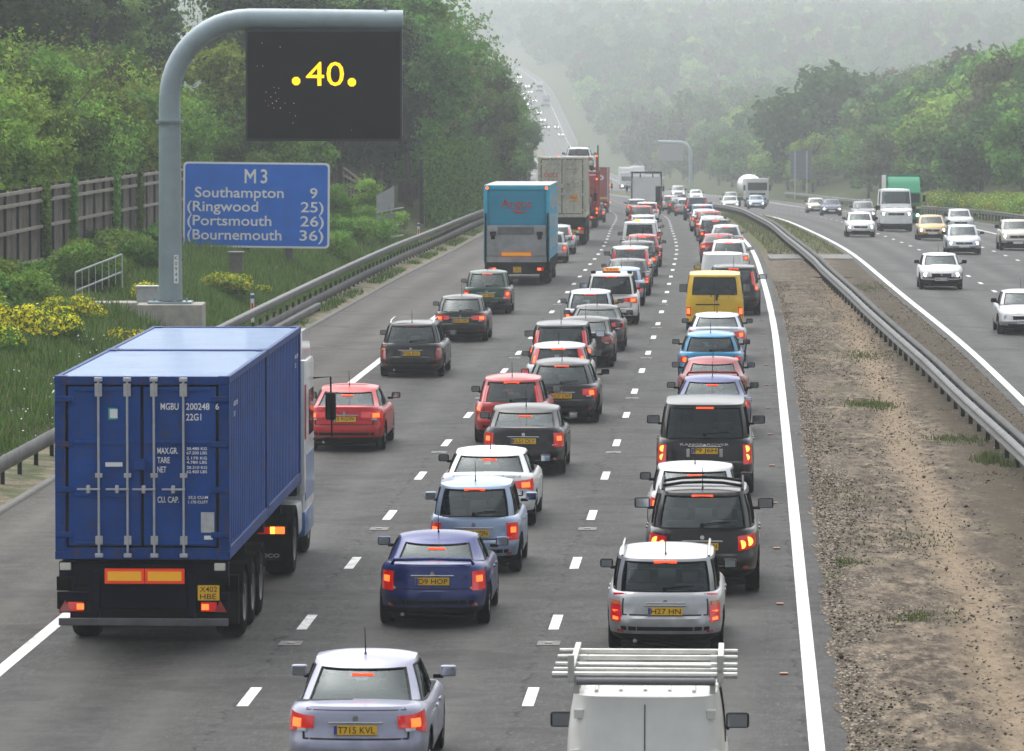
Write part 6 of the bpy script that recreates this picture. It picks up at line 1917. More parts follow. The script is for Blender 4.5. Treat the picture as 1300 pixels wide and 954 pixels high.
    fit_text('IVECO', .72, 1.08, .38, .06, mat('flap_ink', (.5, .5, .5), .6), r, 9.59, .002)
    cab(r, 12.65, 2.46, 3.75, CAB_WHITE, doorm=CAB_BLUE)
    mb = MB(); mb.box(1.16, 1.26, 12.4, 12.66, 1.1, 3.3, 0, .03); mb.build('side_fairing', CAB_WHITE, r, True)
    mb = MB(); mb.box(1.262, 1.272, 12.42, 12.62, 2.0, 2.9); mb.build('fairing_stripe', mat('cab_red', (.5, .03, .05), .4), r)
    set_lorry(r, -5.13, 73.4, yaw=.55); r.scale = (1, 1.09, 1)
lorry_blue()

CYAN = mat('turquoise_panel', (0.0, 0.25, 0.40), .5, coat=.1, var=.10, vscale=.9)
CYAN_E = mat('turquoise_edge', (0.0, 0.36, 0.52), .45, coat=.15)
def box_lorry(r, w, z0, z1, L, side, back, roofm, h_lamps=True):
    mb = MB(); h = w/2
    mb.box(-h+.03, h-.03, .05, L, z0, z1-.04, 0, .02); bx = mb.build('box_body', side, r)
    mb = MB(); mb.box(-h+.02, h-.02, .04, L+.01, z1-.04, z1, 0, .012); mb.build('roof', roofm, r)
    return bx
def argos():
    r = empty('box_lorry'); tag(r, 'turquoise box lorry with red lettering and grey tail lift', 'lorry')
    w, z0, z1, L = 2.52, .95, 3.82, 10.5; h = w/2
    box_lorry(r, w, z0, z1, L, CYAN, CYAN, mat('pale_lorry_roof', (.50, .50, .49), .6, var=.2))
    mb = MB()
    for sg in (1, -1): mb.box(sg*(h-.15), sg*h, -.02, .12, z0-.05, z1-.02, 0, .03)
    mb.box(-h+.151, h-.151, -.015, .12, z1-.2, z1-.022, 0, .02); mb.build('rear_frame', CYAN_E, r, True)
    mb = MB(); mb.box(-h+.2, h-.2, .0, .04, 2.25, z1-.22); mb.build('shutter', CYAN, r)
    mb = MB()
    for k in range(6): mb.box(-h+.2, h-.2, -.006, .0, 2.35+.2*k, 2.358+.2*k)
    mb.build('shutter_slats', mat('slat_line', (.01, .16, .25), .5), r)  # thin darker turquoise lines at even steps across the shutter
    # lettering with its smile stroke
    RI = mat('red_script', (.42, .035, .03), .5, var=.1)
    fit_text('Argos', -.60, .56, 3.12, .30, RI, r, -.012, .014)
    mb = MB(); n = 14
    vs = []
    for k in range(n+1):
        t = k/n; x = -.30+.80*t; dz = -.17*math.sin(math.pi*(t*.9+.05)); th = .045*math.sin(math.pi*t)+.004
        vs += [(x, -.012, 2.95+dz-th), (x, -.012, 2.95+dz+th*.7)]
    mb.add(vs, [(2*i, 2*i+2, 2*i+3, 2*i+1) for i in range(n)]); mb.build('logo_stroke', RI, r)
    # tail lift platform folded up
    GL = mat('tail_lift_alloy', (.33, .33, .33), .5, .4, var=.35, vscale=1.6)
    mb = MB(); mb.box(-h+.12, h-.14, -.10, -.02, 1.12, 2.28, 0, .01)
    for k in range(8): mb.box(-h+.14, h-.16, -.112, -.10, 1.17+.135*k, 1.19+.135*k)
    mb.build('tail_lift', GL, r)
    mb = MB(); mb.box(-.72, .66, -.118, -.10, 1.93, 2.22, 0, .01); mb.build('lift_patch', mat('grimy_patch', (.11, .11, .11), .7, var=.5, vscale=3), r)
    for x in (-.90, .88):
        mb = MB(); mb.box(x-.12, x+.12, -.15, -.105, 1.90, 2.05, 0, .01); mb.box(x-.08, x+.08, -.14, -.105, 1.75, 1.90, 0, .02); mb.build('lift_buffer', BLACK, r)
    mb = MB(); mb.box(-.60, .58, -.125, -.112, 1.10, 1.28); bd = mb.build('marker_board', RED_BD, r); mb = MB(); mb.box(-.56, .54, -.13, -.125, 1.13, 1.25); mb.build('board_field', ORANGE_BD, bd)
    for sg in (1, -1):
        mb = MB(); mb.box(sg*(h-.11), sg*(h-.04), -.14, -.0, .80, 2.75, 0, .01); mb.build('lift_rail', CHASSIS_K, r)
        mb = MB(); disc(mb, (sg*(h-.13), -.02, z1-.12), .055, .02); mb.build('top_lamp', BRAKE, r)
        mb = MB(); disc(mb, (sg*(h-.42), -.06, .62), .07, .02); mb.build('low_lamp', BRAKE, r)
    mb = MB(); mb.box(-h+.05, h-.05, -.05, .5, .42, .92, 0, .01); mb.box(-h, h, 1.0, L, .55, .95); mb.build('chassis', CHASSIS_K, r)
    mb = MB(); mb.box(-h+.1, h-.1, -.10, -.03, .88, 1.10, 0, .01); mb.build('lift_beam', GL, r)
    rearlamps(r, 2.5, .62, -.08, tri=False)
    plate(r, 'Y871|GKJ', 0.02, -.07, .60, square=True)
    # white picture panels and stripes along the visible flank
    rr2 = random.Random(5)
    for k in range(11):
        for q in range(3):
            mb = MB(); y = 1.0+.85*k; z = 1.35+.78*q+rr2.uniform(-.05, .05); mb.box(h-.028, h-.018, y, y+.34, z, z+.42); mb.build('flank_panel', mat('flank_white', (.42, .50, .55), .5), r)
    for y in (2.4, 3.7, 9.4):
        for sx in (-1, 1): lwheel(r, sx*1.0, y, .5, sx, .40)
    mb = MB(); mb.box(-h+.05, h-.05, L+.1, L+2.0, .6, 2.9, 0, .12); mb.build('cab', CYAN_E, r, True)
    set_lorry(r, .18, 202)
argos()

def oocl():
    r = empty('container_lorry'); tag(r, 'lorry carrying a tall cream container marked OOCL in red', 'lorry')
    z0, z1 = 1.42, 4.46; c = empty('container'); c.parent = r
    container(c, 0, 12.1, 2.44, z0, z1, CCREAM, CCREAM, True, mat('cream_roof', (.55, .54, .50), .6, var=.15))
    fit_text('OOCL', -.90, -.16, 3.55, .22, mat('red_letters', (.62, .05, .02), .5), c, -.014, .022)
    GI = mat('grey_letters', (.16, .16, .15), .6)
    for (t_, a, b, z, cap) in (('OOLU 728', .20, .70, 3.85, .09), ('4510', .52, .74, 3.70, .09), ('MAX.GR', .2, .46, 3.1, .07), ('TARE', .2, .42, 2.95, .07), ('30.480 KG', .52, .86, 3.1, .05), ('3.890 KG', .52, .86, 2.95, .05), ('CU.CAP', .2, .46, 2.8, .06)):
        fit_text(t_, a, b, z, cap, GI, c, -.014, .004)
    mb = MB(); mb.box(.44, .78, -.02, -.0, 2.25, 2.55); st = mb.build('warning_sticker', mat('orange_sticker', (.85, .35, .02), .5), c)
    fit_text('9\'6"', .49, .73, 2.40, .12, INK, st, -.024, .006)
    mb = MB(); mb.box(-1.2, 1.2, .2, 12, 1.0, 1.40); mb.box(-1.2, 1.2, .0, .1, .5, .62, 0, .01); mb.box(-.9, .9, .05, .3, .6, 1.35); mb.build('chassis', CHASSIS_K, r)
    mb = MB(); mb.box(.1, 1.1, -.04, -.0, .60, .78); mb.build('marker_board', mat('dull_orange_board', (.65, .18, .01), .5), r)
    rearlamps(r, 2.5, .86, -.04); plate(r, 'R54|TNX', .55, -.05, .69, square=True)
    for y in (1.8, 3.1, 4.4, 9.5, 12.9):
        for sx in (-1, 1): lwheel(r, sx*1.03, y, .5, sx, .36)
    cab(r, 12.4, 2.46, 3.6, mat('cab_maroon', (.22, .02, .02), .4, coat=.5))
    set_lorry(r, 2.52, 268)
oocl()

def transporter():
    r = empty('car_transporter'); tag(r, 'red car transporter with lamp-studded posts just ahead of the cream container lorry', 'lorry')
    RD = mat('transporter_red', (.40, .02, .02), .45, coat=.3, var=.15)
    mb = MB(); w = 1.25
    for sg in (1, -1):
        mb.box(sg*(w-.10), sg*w, 0, 14, 3.45, 3.62, 0, .01); mb.box(sg*(w-.10), sg*w, 0, 14, .95, 1.2, 0, .01)
    mb.build('side_rails', RD, r)
    for sg in (1, -1):
        for y in (0.0, 3.4, 6.9, 10.4, 13.8):
            mb = MB(); mb.box(sg*(w-.12), sg*(w-.0), y, y+.16, .6, 4.5 if (y in (0.0,) and sg > 0) else 3.6, 0, .01); p = mb.build('post', RD, r)
            if y == 0.0:
                for zz in (4.4, 3.0, 1.2, .95):
                    m2 = MB(); disc(m2, (sg*(w-.06), -.0, zz), .06, .03); m2.build('lamp', BRAKE, p)
    mb = MB(); mb.tube([(w+.02, .3, 3.5), (w+.0, .3, 5.05)], .05, 8); mb.build('green_stanchion', mat('stanchion_green', (.02, .12, .06), .5), r, True)
    mb = MB(); mb.box(-w+.1, -.3, 0, 13, 3.42, 3.48); mb.box(.3, w-.1, 0, 13, 3.42, 3.48); mb.build('upper_deck', GALV, r)
    mb = MB(); mb.box(-w+.1, w-.1, 0, 13, .9, .98); mb.box(-w, w, -.05, .05, .45, .9, 0, .02); mb.build('lower_deck', CHASSIS_K, r)
    rearlamps(r, 2.5, .68, -.08); plate(r, 'P317 WBV', 0, -.07, .72)
    for y in (3.0, 4.3, 12.5):
        for sx in (-1, 1): lwheel(r, sx*1.0, y, .45, sx, .34)
    mb = MB(); mb.box(-w, w, 14.3, 16.3, .6, 3.2, 0, .1); mb.build('cab', RD, r, True)
    set_lorry(r, 3.95, 322)
    r2, B = make_car('estate', P_WHITE, 'white car carried on the top deck of the red transporter', 'car', lod=1, lit=False, rails='dark', facing='away', w=.92)
    r2.scale = (.98,)*3
    place(r2, 4.05, 322.5, .98, z=float(ground(-5, 325))+3.50)
    r3, B = make_car('hatch', P_CHAR, 'dark car carried on the lower deck of the red transporter', 'car', lod=1, lit=False)
    place(r3, 4.0, 323, .96, z=float(ground(-5, 325))+1.0)
transporter()

def red_lorry():
    r = empty('box_lorry'); tag(r, 'distant red box lorry with pale oval badge in the left lane', 'lorry')
    RD = mat('lorry_red', (.36, .02, .025), .5, coat=.3, var=.12); w = 1.25
    box_lorry(r, 2.5, .95, 3.85, 12, RD, RD, mat('greyish_roof', (.4, .4, .4), .6))
    mb = MB(); mb.box(-1.15, 1.0, .0, .04, 1.0, 3.75); mb.build('rear_door', RD, r)
    mb = MB(); mb.box(1.02, 1.14, -.01, .05, .95, 3.8); mb.build('pale_edge', mat('pale_edge', (.45, .42, .42), .5), r)
    mb = MB(); n = 20; mb.add([(.38+.36*math.cos(2*math.pi*k/n), -.005, 2.95+.24*math.sin(2*math.pi*k/n)) for k in range(n)], [tuple(range(n))]); ov = mb.build('oval_badge', WHITEINK, r)
    mb = MB(); mb.add([(.38+.22*math.cos(2*math.pi*k/n), -.009, 2.95+.12*math.sin(2*math.pi*k/n)) for k in range(n)], [tuple(range(n))]); mb.build('oval_centre', RD, ov)
    mb = MB(); mb.box(.45, 1.0, -.03, .0, 1.15, 1.32); mb.build('marker_board', mat('yellowish_board', (.8, .40, .02), .5), r)
    mb = MB(); mb.box(-1.2, 1.2, -.02, 11, .5, .95); mb.build('chassis', CHASSIS_K, r)
    rearlamps(r, 2.5, .70, -.06)
    for z in (.9, 2.3):
        mb = MB(); disc(mb, (1.29, .1, z), .06, .04); mb.build('side_lamp', BRAKE, r)
    for y in (1.5, 2.8, 10.5):
        for sx in (-1, 1): lwheel(r, sx*1.0, y, .5, sx, .36)
    cab(r, 12.3, 2.5, 3.5, RD)
    set_lorry(r, 6.95, 445)
red_lorry()

def white_lorry():
    r = empty('curtain_lorry'); tag(r, 'white-backed lorry with open dark frame on top in the middle lane', 'lorry')
    WH = mat('white_tarpaulin', (.78, .78, .77), .6, var=.08, vscale=1.0); w = 1.22
    mb = MB(); mb.box(-w, w, .0, .10, 3.28, 3.42, 0, .01)
    for x in (-w+.04, -.55, .45, w-.12): mb.box(x, x+.09, .0, .1, 2.95, 3.28)
    for sg in (1, -1): mb.box(sg*(w-.08), sg*w, 0, .12, .6, 3.28)
    mb.box(-w, w, 7.2, 7.3, 3.28, 3.42); 
    for sg in (1, -1): mb.box(sg*(w-.08), sg*w, .12, 7.2, 3.3, 3.40)
    mb.build('top_frame', BLACK, r)
    mb = MB(); mb.box(-w+.08, w-.08, .04, 7.2, 1.05, 3.05, 0, .02); mb.build('load_cover', WH, r)
    mb = MB(); mb.box(.72, 1.12, .0, .035, 1.05, 2.25, 0, .01); mb.build('dark_flap', CHASSIS_K, r)
    mb = MB(); mb.box(-w-.03, w+.03, -.02, 7.4, .55, 1.05, 0, .02); mb.build('chassis', CHASSIS_K, r)
    rearlamps(r, 2.45, .72, -.06, tri=False)
    for y in (1.8, 6.5):
        for sx in (-1, 1): lwheel(r, sx*1.0, y, .48, sx, .36)
    cab(r, 7.7, 2.4, 3.2, CAB_WHITE)
    mb = MB(); mb.box(1.27, 1.55, 8.9, 9.2, 2.55, 3.0, 0, .06); mb.build('bright_fairing', CAB_WHITE, r, True)
    set_lorry(r, 10.75, 424)
white_lorry()

def green_lorry():
    r = empty('box_lorry'); tag(r, 'green-fronted delivery lorry facing us behind the white high van', 'lorry')
    GR = mat('lorry_green', (.006, .22, .11), .5, spec=.2, var=.08); w = 1.14
    mb = MB(); mb.box(-w, w, 2.2, 8.6, .8, 3.25, 0, .02); mb.build('box_body', mat('pale_box_side', (.55, .57, .55), .5, coat=.2), r)
    mb = MB(); mb.box(-w-.003, w+.003, 2.15, 2.2, .82, 3.27, 0, .01); mb.build('headboard', GR, r)
    mb = MB(); mb.box(-w+.06, w-.06, .1, 2.0, .75, 2.15, 0, .07); mb.prism([(.35, 2.1), (2.0, 2.1), (2.0, 3.15), (1.7, 3.12), (.9, 2.75)], -w+.1, w-.1); mb.build('cab', GR, r, True, 35)
    mb = MB(); mb.box(-w+.16, w-.16, .07, .10, 1.45, 2.02, 0, .01); mb.build('windscreen', GLASSL, r)
    # pale crescent across the deflector
    mb = MB(); vs = []; n = 16
    for k in range(n+1):
        t = k/n; x = -.95+1.9*t; z = 2.95-.42*math.sin(math.pi*t); vs += [(x, 2.13, z-.03), (x, 2.13, z+.06)]
    mb.add(vs, [(2*i, 2*i+2, 2*i+3, 2*i+1) for i in range(n)]); mb.build('pale_swoosh', WHITEINK, r)
    mb = MB(); mb.box(-w+.08, w-.08, .06, .1, 1.08, 1.20); mb.build('yellow_band', mat('band_yellow', (.7, .5, .03), .5), r)
    mb = MB(); mb.box(-w+.2, w-.2, .05, .1, .78, 1.02); mb.build('grille', BLACK, r)
    mb = MB(); mb.box(-w+.02, w-.02, .02, .2, .35, .75, 0, .04); mb.build('bumper', GR, r, True)
    for sx in (-1, 1):
        mb = MB(); disc(mb, (sx*.85, .02, .62), .09, .03); mb.build('headlight', HEAD, r)
        mb = MB(); mb.box(sx*(w+.05), sx*(w+.25), .35, .45, 1.5, 1.95, 0, .03); mb.build('mirror', BLACK, r)
        for y in (1.2, 6.6): lwheel(r, sx*.95, y, .42, sx, .3)
        mb = MB(); disc(mb, (sx*.95, 2.14, 2.45), .07, .03); mb.build('top_marker_lamp', HEAD, r)
    set_lorry(r, 25.9, 350, True)
green_lorry()

def mixer():
    r = empty('mixer_lorry'); tag(r, 'distant white lorry with round drum behind its cab facing us', 'lorry')
    mb = MB(); mb.box(-1.2, 1.2, .1, 2.1, .8, 3.0, 0, .12); mb.build('cab', CAB_WHITE, r, True)
    mb = MB(); mb.box(-1.02, 1.02, .07, .1, 1.75, 2.55, 0, .02); mb.build('windscreen', GLASSL, r)
    mb = MB(); mb.box(-.8, .8, .06, .1, 1.25, 1.45); mb.build('grille', BLACK, r)
    mb = MB(); mb.box(-1.2, 1.2, .02, .3, .35, .8, 0, .05); mb.build('bumper', mat('bumper_grey', (.2, .2, .2), .5), r)
    mb = MB()
    prof = [(2.5, .5), (3.0, 1.0), (4.4, 1.25), (6.2, 1.15), (8.2, .65), (8.6, .4)]
    mb.tube([(0, y, 2.05+.06*(y-2.5)) for y, q in prof], [q for y, q in prof], 20); mb.build('drum', CAB_WHITE, r, True)
    mb = MB(); mb.box(-1.1, 1.1, 2.1, 8.8, .7, 1.0); mb.build('chassis', CHASSIS_K, r)
    for sx in (-1, 1):
        for y in (1.2, 5.8, 7.1): lwheel(r, sx*1.0, y, .5, sx, .34)
        mb = MB(); disc(mb, (sx*.9, .02, .6), .09, .03); mb.build('headlight', CLEAR_LENS, r)
        mb = MB(); mb.box(sx*1.25, sx*1.45, .3, .4, 1.7, 2.3, 0, .03); mb.build('mirror', BLACK, r)
    set_lorry(r, 25.55, 552, True, yaw=7)
mixer()

# ---- traffic on the far slope, tiny in the haze
BEAM = mat('main_beam', (1, 1, .95), .3, emit=(1, .97, .9), es=9.0)
def far_z(px, py, D0=1250, D1=2600):
    """nothing to do with the lens: the place on the carriageway is looked up by distance along it"""
    return None
def far_car(label, paintm):
    root = empty('car'); tag(root, label, 'car', 'tiny cars descending the far slope')
    B = Body('hatch'); s_ = B
    mb = MB(); mb.prism([(-2, .25), (-2, .9), (-1.7, 1.0), (-1.3, 1.42), (.3, 1.45), (1.1, .95), (1.95, .75), (2.02, .3)], -.84, .84); mb.build('body', paintm, root)
    mb = MB(); mb.prism([(.36, 1.40), (1.05, 1.0), (1.09, 1.0), (.42, 1.41)], -.65, .65); mb.build('windscreen', BLACK, root)
    for sx in (-1, 1):
        mb = MB(); disc(mb, (sx*.6, 2.0, .66), .12, .03, 8, ny=1); mb.build('headlight', BEAM, root)
        for y in (-1.3, 1.25):
            mb = MB(); mb.lathe_x([(-.1, .05), (-.1, .3), (.1, .3), (.1, .05)], sx*.72, y, .3, 10); mb.build('wheel', RUBBER, root)
    return root
FARC = [  # (offset inside the oncoming carriageway, distance, paint, words)
 (2.0, 2100, P_WHITE, 'topmost of the far headlamp pairs, by the trees'), (5.6, 1952, P_WHITE, 'far car left of the distant white lorry'),
 (1.8, 1935, P_SILVER, 'far white glint at the inner edge below the topmost pair'), (5.3, 1915, P_SILVER, 'far car just below the distant white lorry on its left'),
 (1.7, 1878, P_WHITE, 'far bright pair left of the distant grey lorry'), (5.5, 1868, P_GREY, 'far car close below and left of the distant grey lorry'),
 (2.2, 1827, P_SILVER, 'far pair in the outer lane half way down the slope'), (5.4, 1806, P_WHITE, 'far pair in the middle lane half way down the slope'),
 (5.7, 1768, P_WHITE, 'far pair lower down in the middle lane'), (6.0, 1734, P_SILVER, 'far pale car lowest in the middle lane'),
 (2.1, 1985, P_WHITE, 'far pair near the top of the slope by the inner edge'), (1.9, 1902, P_SILVER, 'far glint between two bright pairs at the inner edge'), (2.0, 1848, P_WHITE, 'far bright pair half hidden by the tree tips'),
 (5.5, 2045, P_WHITE, 'far pair in the middle lane close to the hilltop bend'), (9.3, 1736, P_GREY, 'far grey car beside the hard shoulder line'), (9.5, 1698, P_GREY, 'lowest far grey car beside the hard shoulder line')]
for off, D, pm, lab in FARC:
    c = far_car('tiny ' + lab, pm)
    o = float(opp(D))+off
    c.location = W(o, D, .02); c.rotation_euler = (0, 0, heading(D)+math.pi)
def far_lorry(label, m, off, D, toward, h=3.9, group=None):
    r = empty('box_lorry'); tag(r, label, 'lorry', group)
    mb = MB(); mb.box(-1.25, 1.25, 2.3, 11, .9, h, 0, .02); mb.build('box_body', m, r)
    mb = MB(); mb.box(-1.2, 1.2, .1, 2.1, .7, h*.82, 0, .1); mb.build('cab', m, r)
    mb = MB(); mb.box(-1.0, 1.0, .06, .1, 1.7, 2.5); mb.build('windscreen', BLACK, r)
    mb = MB(); mb.box(-1.2, 1.2, .05, 11, .3, .9); mb.build('chassis', CHASSIS_K, r)
    for sx in (-1, 1):
        mb = MB(); disc(mb, (sx*.9, .03, .8), .12, .03, 8); mb.build('headlight', BEAM if toward else CLEAR_LENS, r)
        for y in (1.3, 8.5): lwheel(r, sx*1.0, y, .5, sx, .34)
    o = float(opp(D))+off
    r.location = W(o, D, .02); r.rotation_euler = (0, 0, heading(D))
far_lorry('tiny white lorry with rounded pale top high on the far slope', CAB_WHITE, 9.2, 1925, False)
far_lorry('tiny grey lorry lower than the white one on the far slope', mat('grey_lorry_box', (.2, .22, .25), .6), 9.2, 1848, False)  # the lorry's own plain grey
far_lorry('distant white lorry facing us seen between the red and white-backed lorries', CAB_WHITE, 5.2, 960, True, 4.0)
far_lorry('distant pale lorry behind the white one between the two big lorries', CAB_WHITE, 9.0, 1010, False, 4.2)
r, B = make_car('smallvan', P_WHITE, 'distant white van with a red lamp between the trees and cream container', 'van', lights='vlow', lod=2, aerial=None, blind_rear=True)
place(r, 4.6, 1180, 1.0)
# ------------------------------------------------------------------ planting
def leafmat(name, col, hue=.03, val=.35):
    m = bpy.data.materials.new(name); m.use_nodes = True; nt = m.node_tree; nt.nodes.clear()
    out = nt.nodes.new('ShaderNodeOutputMaterial'); d = nt.nodes.new('ShaderNodeBsdfDiffuse'); t = nt.nodes.new('ShaderNodeBsdfTranslucent')
    ms = nt.nodes.new('ShaderNodeMixShader'); ms.inputs[0].default_value = .24
    at = nt.nodes.new('ShaderNodeAttribute'); at.attribute_name = 'tint'
    oi = nt.nodes.new('ShaderNodeObjectInfo'); hsn = nt.nodes.new('ShaderNodeHueSaturation')
    hsn.inputs['Color'].default_value = (*col, 1)
    mr = nt.nodes.new('ShaderNodeMapRange'); mr.inputs['To Min'].default_value = .5-hue; mr.inputs['To Max'].default_value = .5+hue
    nt.links.new(oi.outputs['Random'], mr.inputs['Value']); nt.links.new(mr.outputs[0], hsn.inputs['Hue'])
    m2 = nt.nodes.new('ShaderNodeMapRange'); m2.inputs['To Min'].default_value = 1-val; m2.inputs['To Max'].default_value = 1+val
    mu = nt.nodes.new('ShaderNodeMath'); mu.operation = 'MULTIPLY'; mu.inputs[1].default_value = 7.31
    fr = nt.nodes.new('ShaderNodeMath'); fr.operation = 'FRACT'
    nt.links.new(oi.outputs['Random'], mu.inputs[0]); nt.links.new(mu.outputs[0], fr.inputs[0]); nt.links.new(fr.outputs[0], m2.inputs['Value'])
    m3 = nt.nodes.new('ShaderNodeMath'); m3.operation = 'MULTIPLY'
    nt.links.new(m2.outputs[0], m3.inputs[0]); nt.links.new(at.outputs['Fac'], m3.inputs[1])
    nt.links.new(m3.outputs[0], hsn.inputs['Value'])
    nt.links.new(hsn.outputs[0], d.inputs['Color']); nt.links.new(hsn.outputs[0], t.inputs['Color'])
    nt.links.new(d.outputs[0], ms.inputs[1]); nt.links.new(t.outputs[0], ms.inputs[2]); nt.links.new(ms.outputs[0], out.inputs['Surface'])
    MATS[name] = m
    return m
LF_PALE = leafmat('leaves_spring_green', (0.20, 0.33, 0.06))
LF_MID = leafmat('leaves_mid_green', (0.115, 0.21, 0.045))
LF_DARK = leafmat('leaves_dark_green', (0.030, 0.058, 0.022), .02)
LF_OLIVE = leafmat('leaves_olive', (0.11, 0.12, 0.05), .02)
LF_BROWN = leafmat('leaves_bronze', (0.13, 0.105, 0.07), .02)
LF_YEL = leafmat('yellow_blossom', (0.72, 0.66, 0.04), .01, .15)
LF_BLUEG = leafmat('leaves_bluish', (0.11, 0.20, 0.07), .03)
LF_DEEP = leafmat('leaves_deep_green', (0.075, 0.145, 0.05), .02)
BARK = mat('bark', (0.075, 0.062, 0.048), .9, var=.4, vscale=3)

def crown_mesh(name, Rr, H, nl, nleaf, size, m, z0=1.2, lobe=.36, fill=.25, flat=1.0, lean=0.0, sprays=0):
    """leaf-sized faces gathered into clumps spread through the crown"""
    cen = []
    while len(cen) < nl:
        p = rng.uniform(-1, 1, 3)
        r = np.linalg.norm(p)
        if r > 1 or r < .35 and rng.random() > fill: continue
        # fuller below the middle, tapering above
        wz = 1-.45*max(0, p[2])
        cen.append((p[0]*Rr*(1-lobe*.6)*wz, p[1]*Rr*(1-lobe*.6)*wz, p[2]*H/2*(1-lobe*.4)))
    cen = np.array(cen); rad = Rr*lobe*rng.uniform(.55, 1.25, nl)
    lt = rng.uniform(.62, 1.30, nl)
    share = rad**2; share /= share.sum()
    P, Nn, Tt = [], [], []
    for i in range(nl):
        n = max(8, int(nleaf*share[i]))
        d = rng.normal(0, 1, (n, 3)); d /= np.linalg.norm(d, axis=1)[:, None]
        # bumpy clump: radius varies with direction
        b = 1+.22*np.sin(d[:, 0]*5+i)+.2*np.sin(d[:, 1]*6+2*i)+.18*np.sin(d[:, 2]*7+i*3)
        r = rad[i]*b*rng.uniform(.55, 1.08, n)**.6
        p = cen[i]+d*r[:, None]*np.array([1, 1, .82*flat])
        P.append(p); nn = d+np.array([0, 0, .35]); Nn.append(nn); Tt.append(np.clip(lt[i]*rng.uniform(.7, 1.3, n), .3, 1.8))
    # twigs that stick out of the outline
    for k in range(sprays):
        d = rng.normal(0, 1, 3); d[2] = abs(d[2])*.8+.1; d /= np.linalg.norm(d)
        base = d*np.array([Rr, Rr, H/2])*.85; L = Rr*rng.uniform(.25, .55); n = int(rng.integers(8, 20))
        t = rng.uniform(0, 1, n)[:, None]; p = base+d*t*L+rng.normal(0, .13, (n, 3))
        P.append(p); Nn.append(np.tile(d, (n, 1))); Tt.append(rng.uniform(.8, 1.4, n))
    P = np.concatenate(P); Nn = np.concatenate(Nn); Tt = np.concatenate(Tt)
    Nn /= np.linalg.norm(Nn, axis=1)[:, None]
    P[:, 2] += z0+H/2; P[:, 0] += lean*P[:, 2]
    v, f = leaf_quads(P, Nn, size, .55)
    me = raw_mesh(name, v, f, m)
    point_attr(me, 'tint', np.repeat(Tt, 4))
    return me
def trunk_mesh(name, H, r, Rr, n=7, top=.75):
    mb = MB(); pts = [(0, 0, -.5)]; x = y = 0
    for k in range(1, 7):
        x += rnd.uniform(-.06, .06)*H*.12; y += rnd.uniform(-.06, .06)*H*.12; pts.append((x, y, H*top*k/6))
    rads = [r*1.25]+[r*(1-.12*k) for k in range(1, 7)]
    mb.tube(pts, rads, 8)
    for k in range(n):
        a = rnd.uniform(0, 6.28); s = rnd.randint(2, 5); b = Vector(pts[s]); L = Rr*rnd.uniform(.55, .9)
        mb.tube([b, b+Vector((math.cos(a)*L*.5, math.sin(a)*L*.5, L*.35)), b+Vector((math.cos(a)*L, math.sin(a)*L, L*.9))], [r*.45, r*.3, r*.1], 5)
    o = mb.build(name, BARK, None, True)
    me = o.data; bpy.data.objects.remove(o)
    return me
# prototypes: crown mesh + trunk mesh, nominal height
PR = {}
def proto(key, Rr, H, nl, nleaf, size, m, z0, r, **kw):
    PR[key] = (crown_mesh('crown', Rr, H, nl, nleaf, size, m, z0, **kw), trunk_mesh('trunk', H+z0, r, Rr), H+z0, Rr)
proto('pale1', 2.5, 5.6, 26, 15000, .105, LF_PALE, .5, .14, lobe=.34, sprays=26)
proto('pale2', 2.2, 6.2, 24, 14000, .10, LF_PALE, .6, .13, lobe=.36, sprays=30)
proto('mid1', 2.8, 6.4, 28, 16000, .11, LF_MID, .6, .16, lobe=.32, sprays=22)
proto('olive1', 2.4, 5.6, 22, 13000, .10, LF_OLIVE, .5, .14, lobe=.34, sprays=22)
proto('dark1', 3.6, 10.5, 34, 20000, .15, LF_DARK, 1.4, .26, lobe=.30)
proto('tall1', 4.0, 12.0, 36, 22000, .155, LF_MID, 2.6, .28, lobe=.27, sprays=44)
proto('tall2', 3.6, 12.5, 34, 20000, .15, LF_MID, 2.2, .26, lobe=.28, sprays=50)
proto('airy', 3.3, 11.0, 40, 7500, .16, LF_MID, 2.5, .20, lobe=.19, fill=.5, sprays=60)
proto('fmid1', 4.6, 9.5, 26, 5200, .32, LF_MID, 1.4, .28, lobe=.34)
proto('fmid2', 4.2, 10.5, 24, 5000, .32, LF_BLUEG, 1.5, .28, lobe=.34)
proto('fpale', 4.2, 8.0, 24, 4800, .30, LF_PALE, 1.0, .24, lobe=.34)
proto('fdark', 5.0, 9.0, 26, 5200, .33, LF_DEEP, 2.0, .30, lobe=.34)
proto('folive', 4.2, 8.5, 22, 4800, .30, LF_OLIVE, 1.0, .24, lobe=.36)
proto('fbrown', 4.2, 9.5, 34, 2300, .30, LF_BROWN, 1.5, .26, lobe=.22, fill=.6)
def tree(key, off, D, H, label, group=None, wide=1.0, name='tree', cat='tree', X=None, dz=0.0):
    c, t, h0, r0 = PR[key]; s = H/h0
    x, y, z = W(off, D, -.05+dz)
    if X is not None: x = X
    root = empty(name, (x, y, z), rnd.uniform(0, 6.28), 1.0); root.scale = (s*wide, s*wide, s)
    tag(root, label, cat, group)
    link('crown', c, root); link('trunk', t, root)
    return root
J = rnd.uniform
def jit(a, s): return a+J(-s, s)
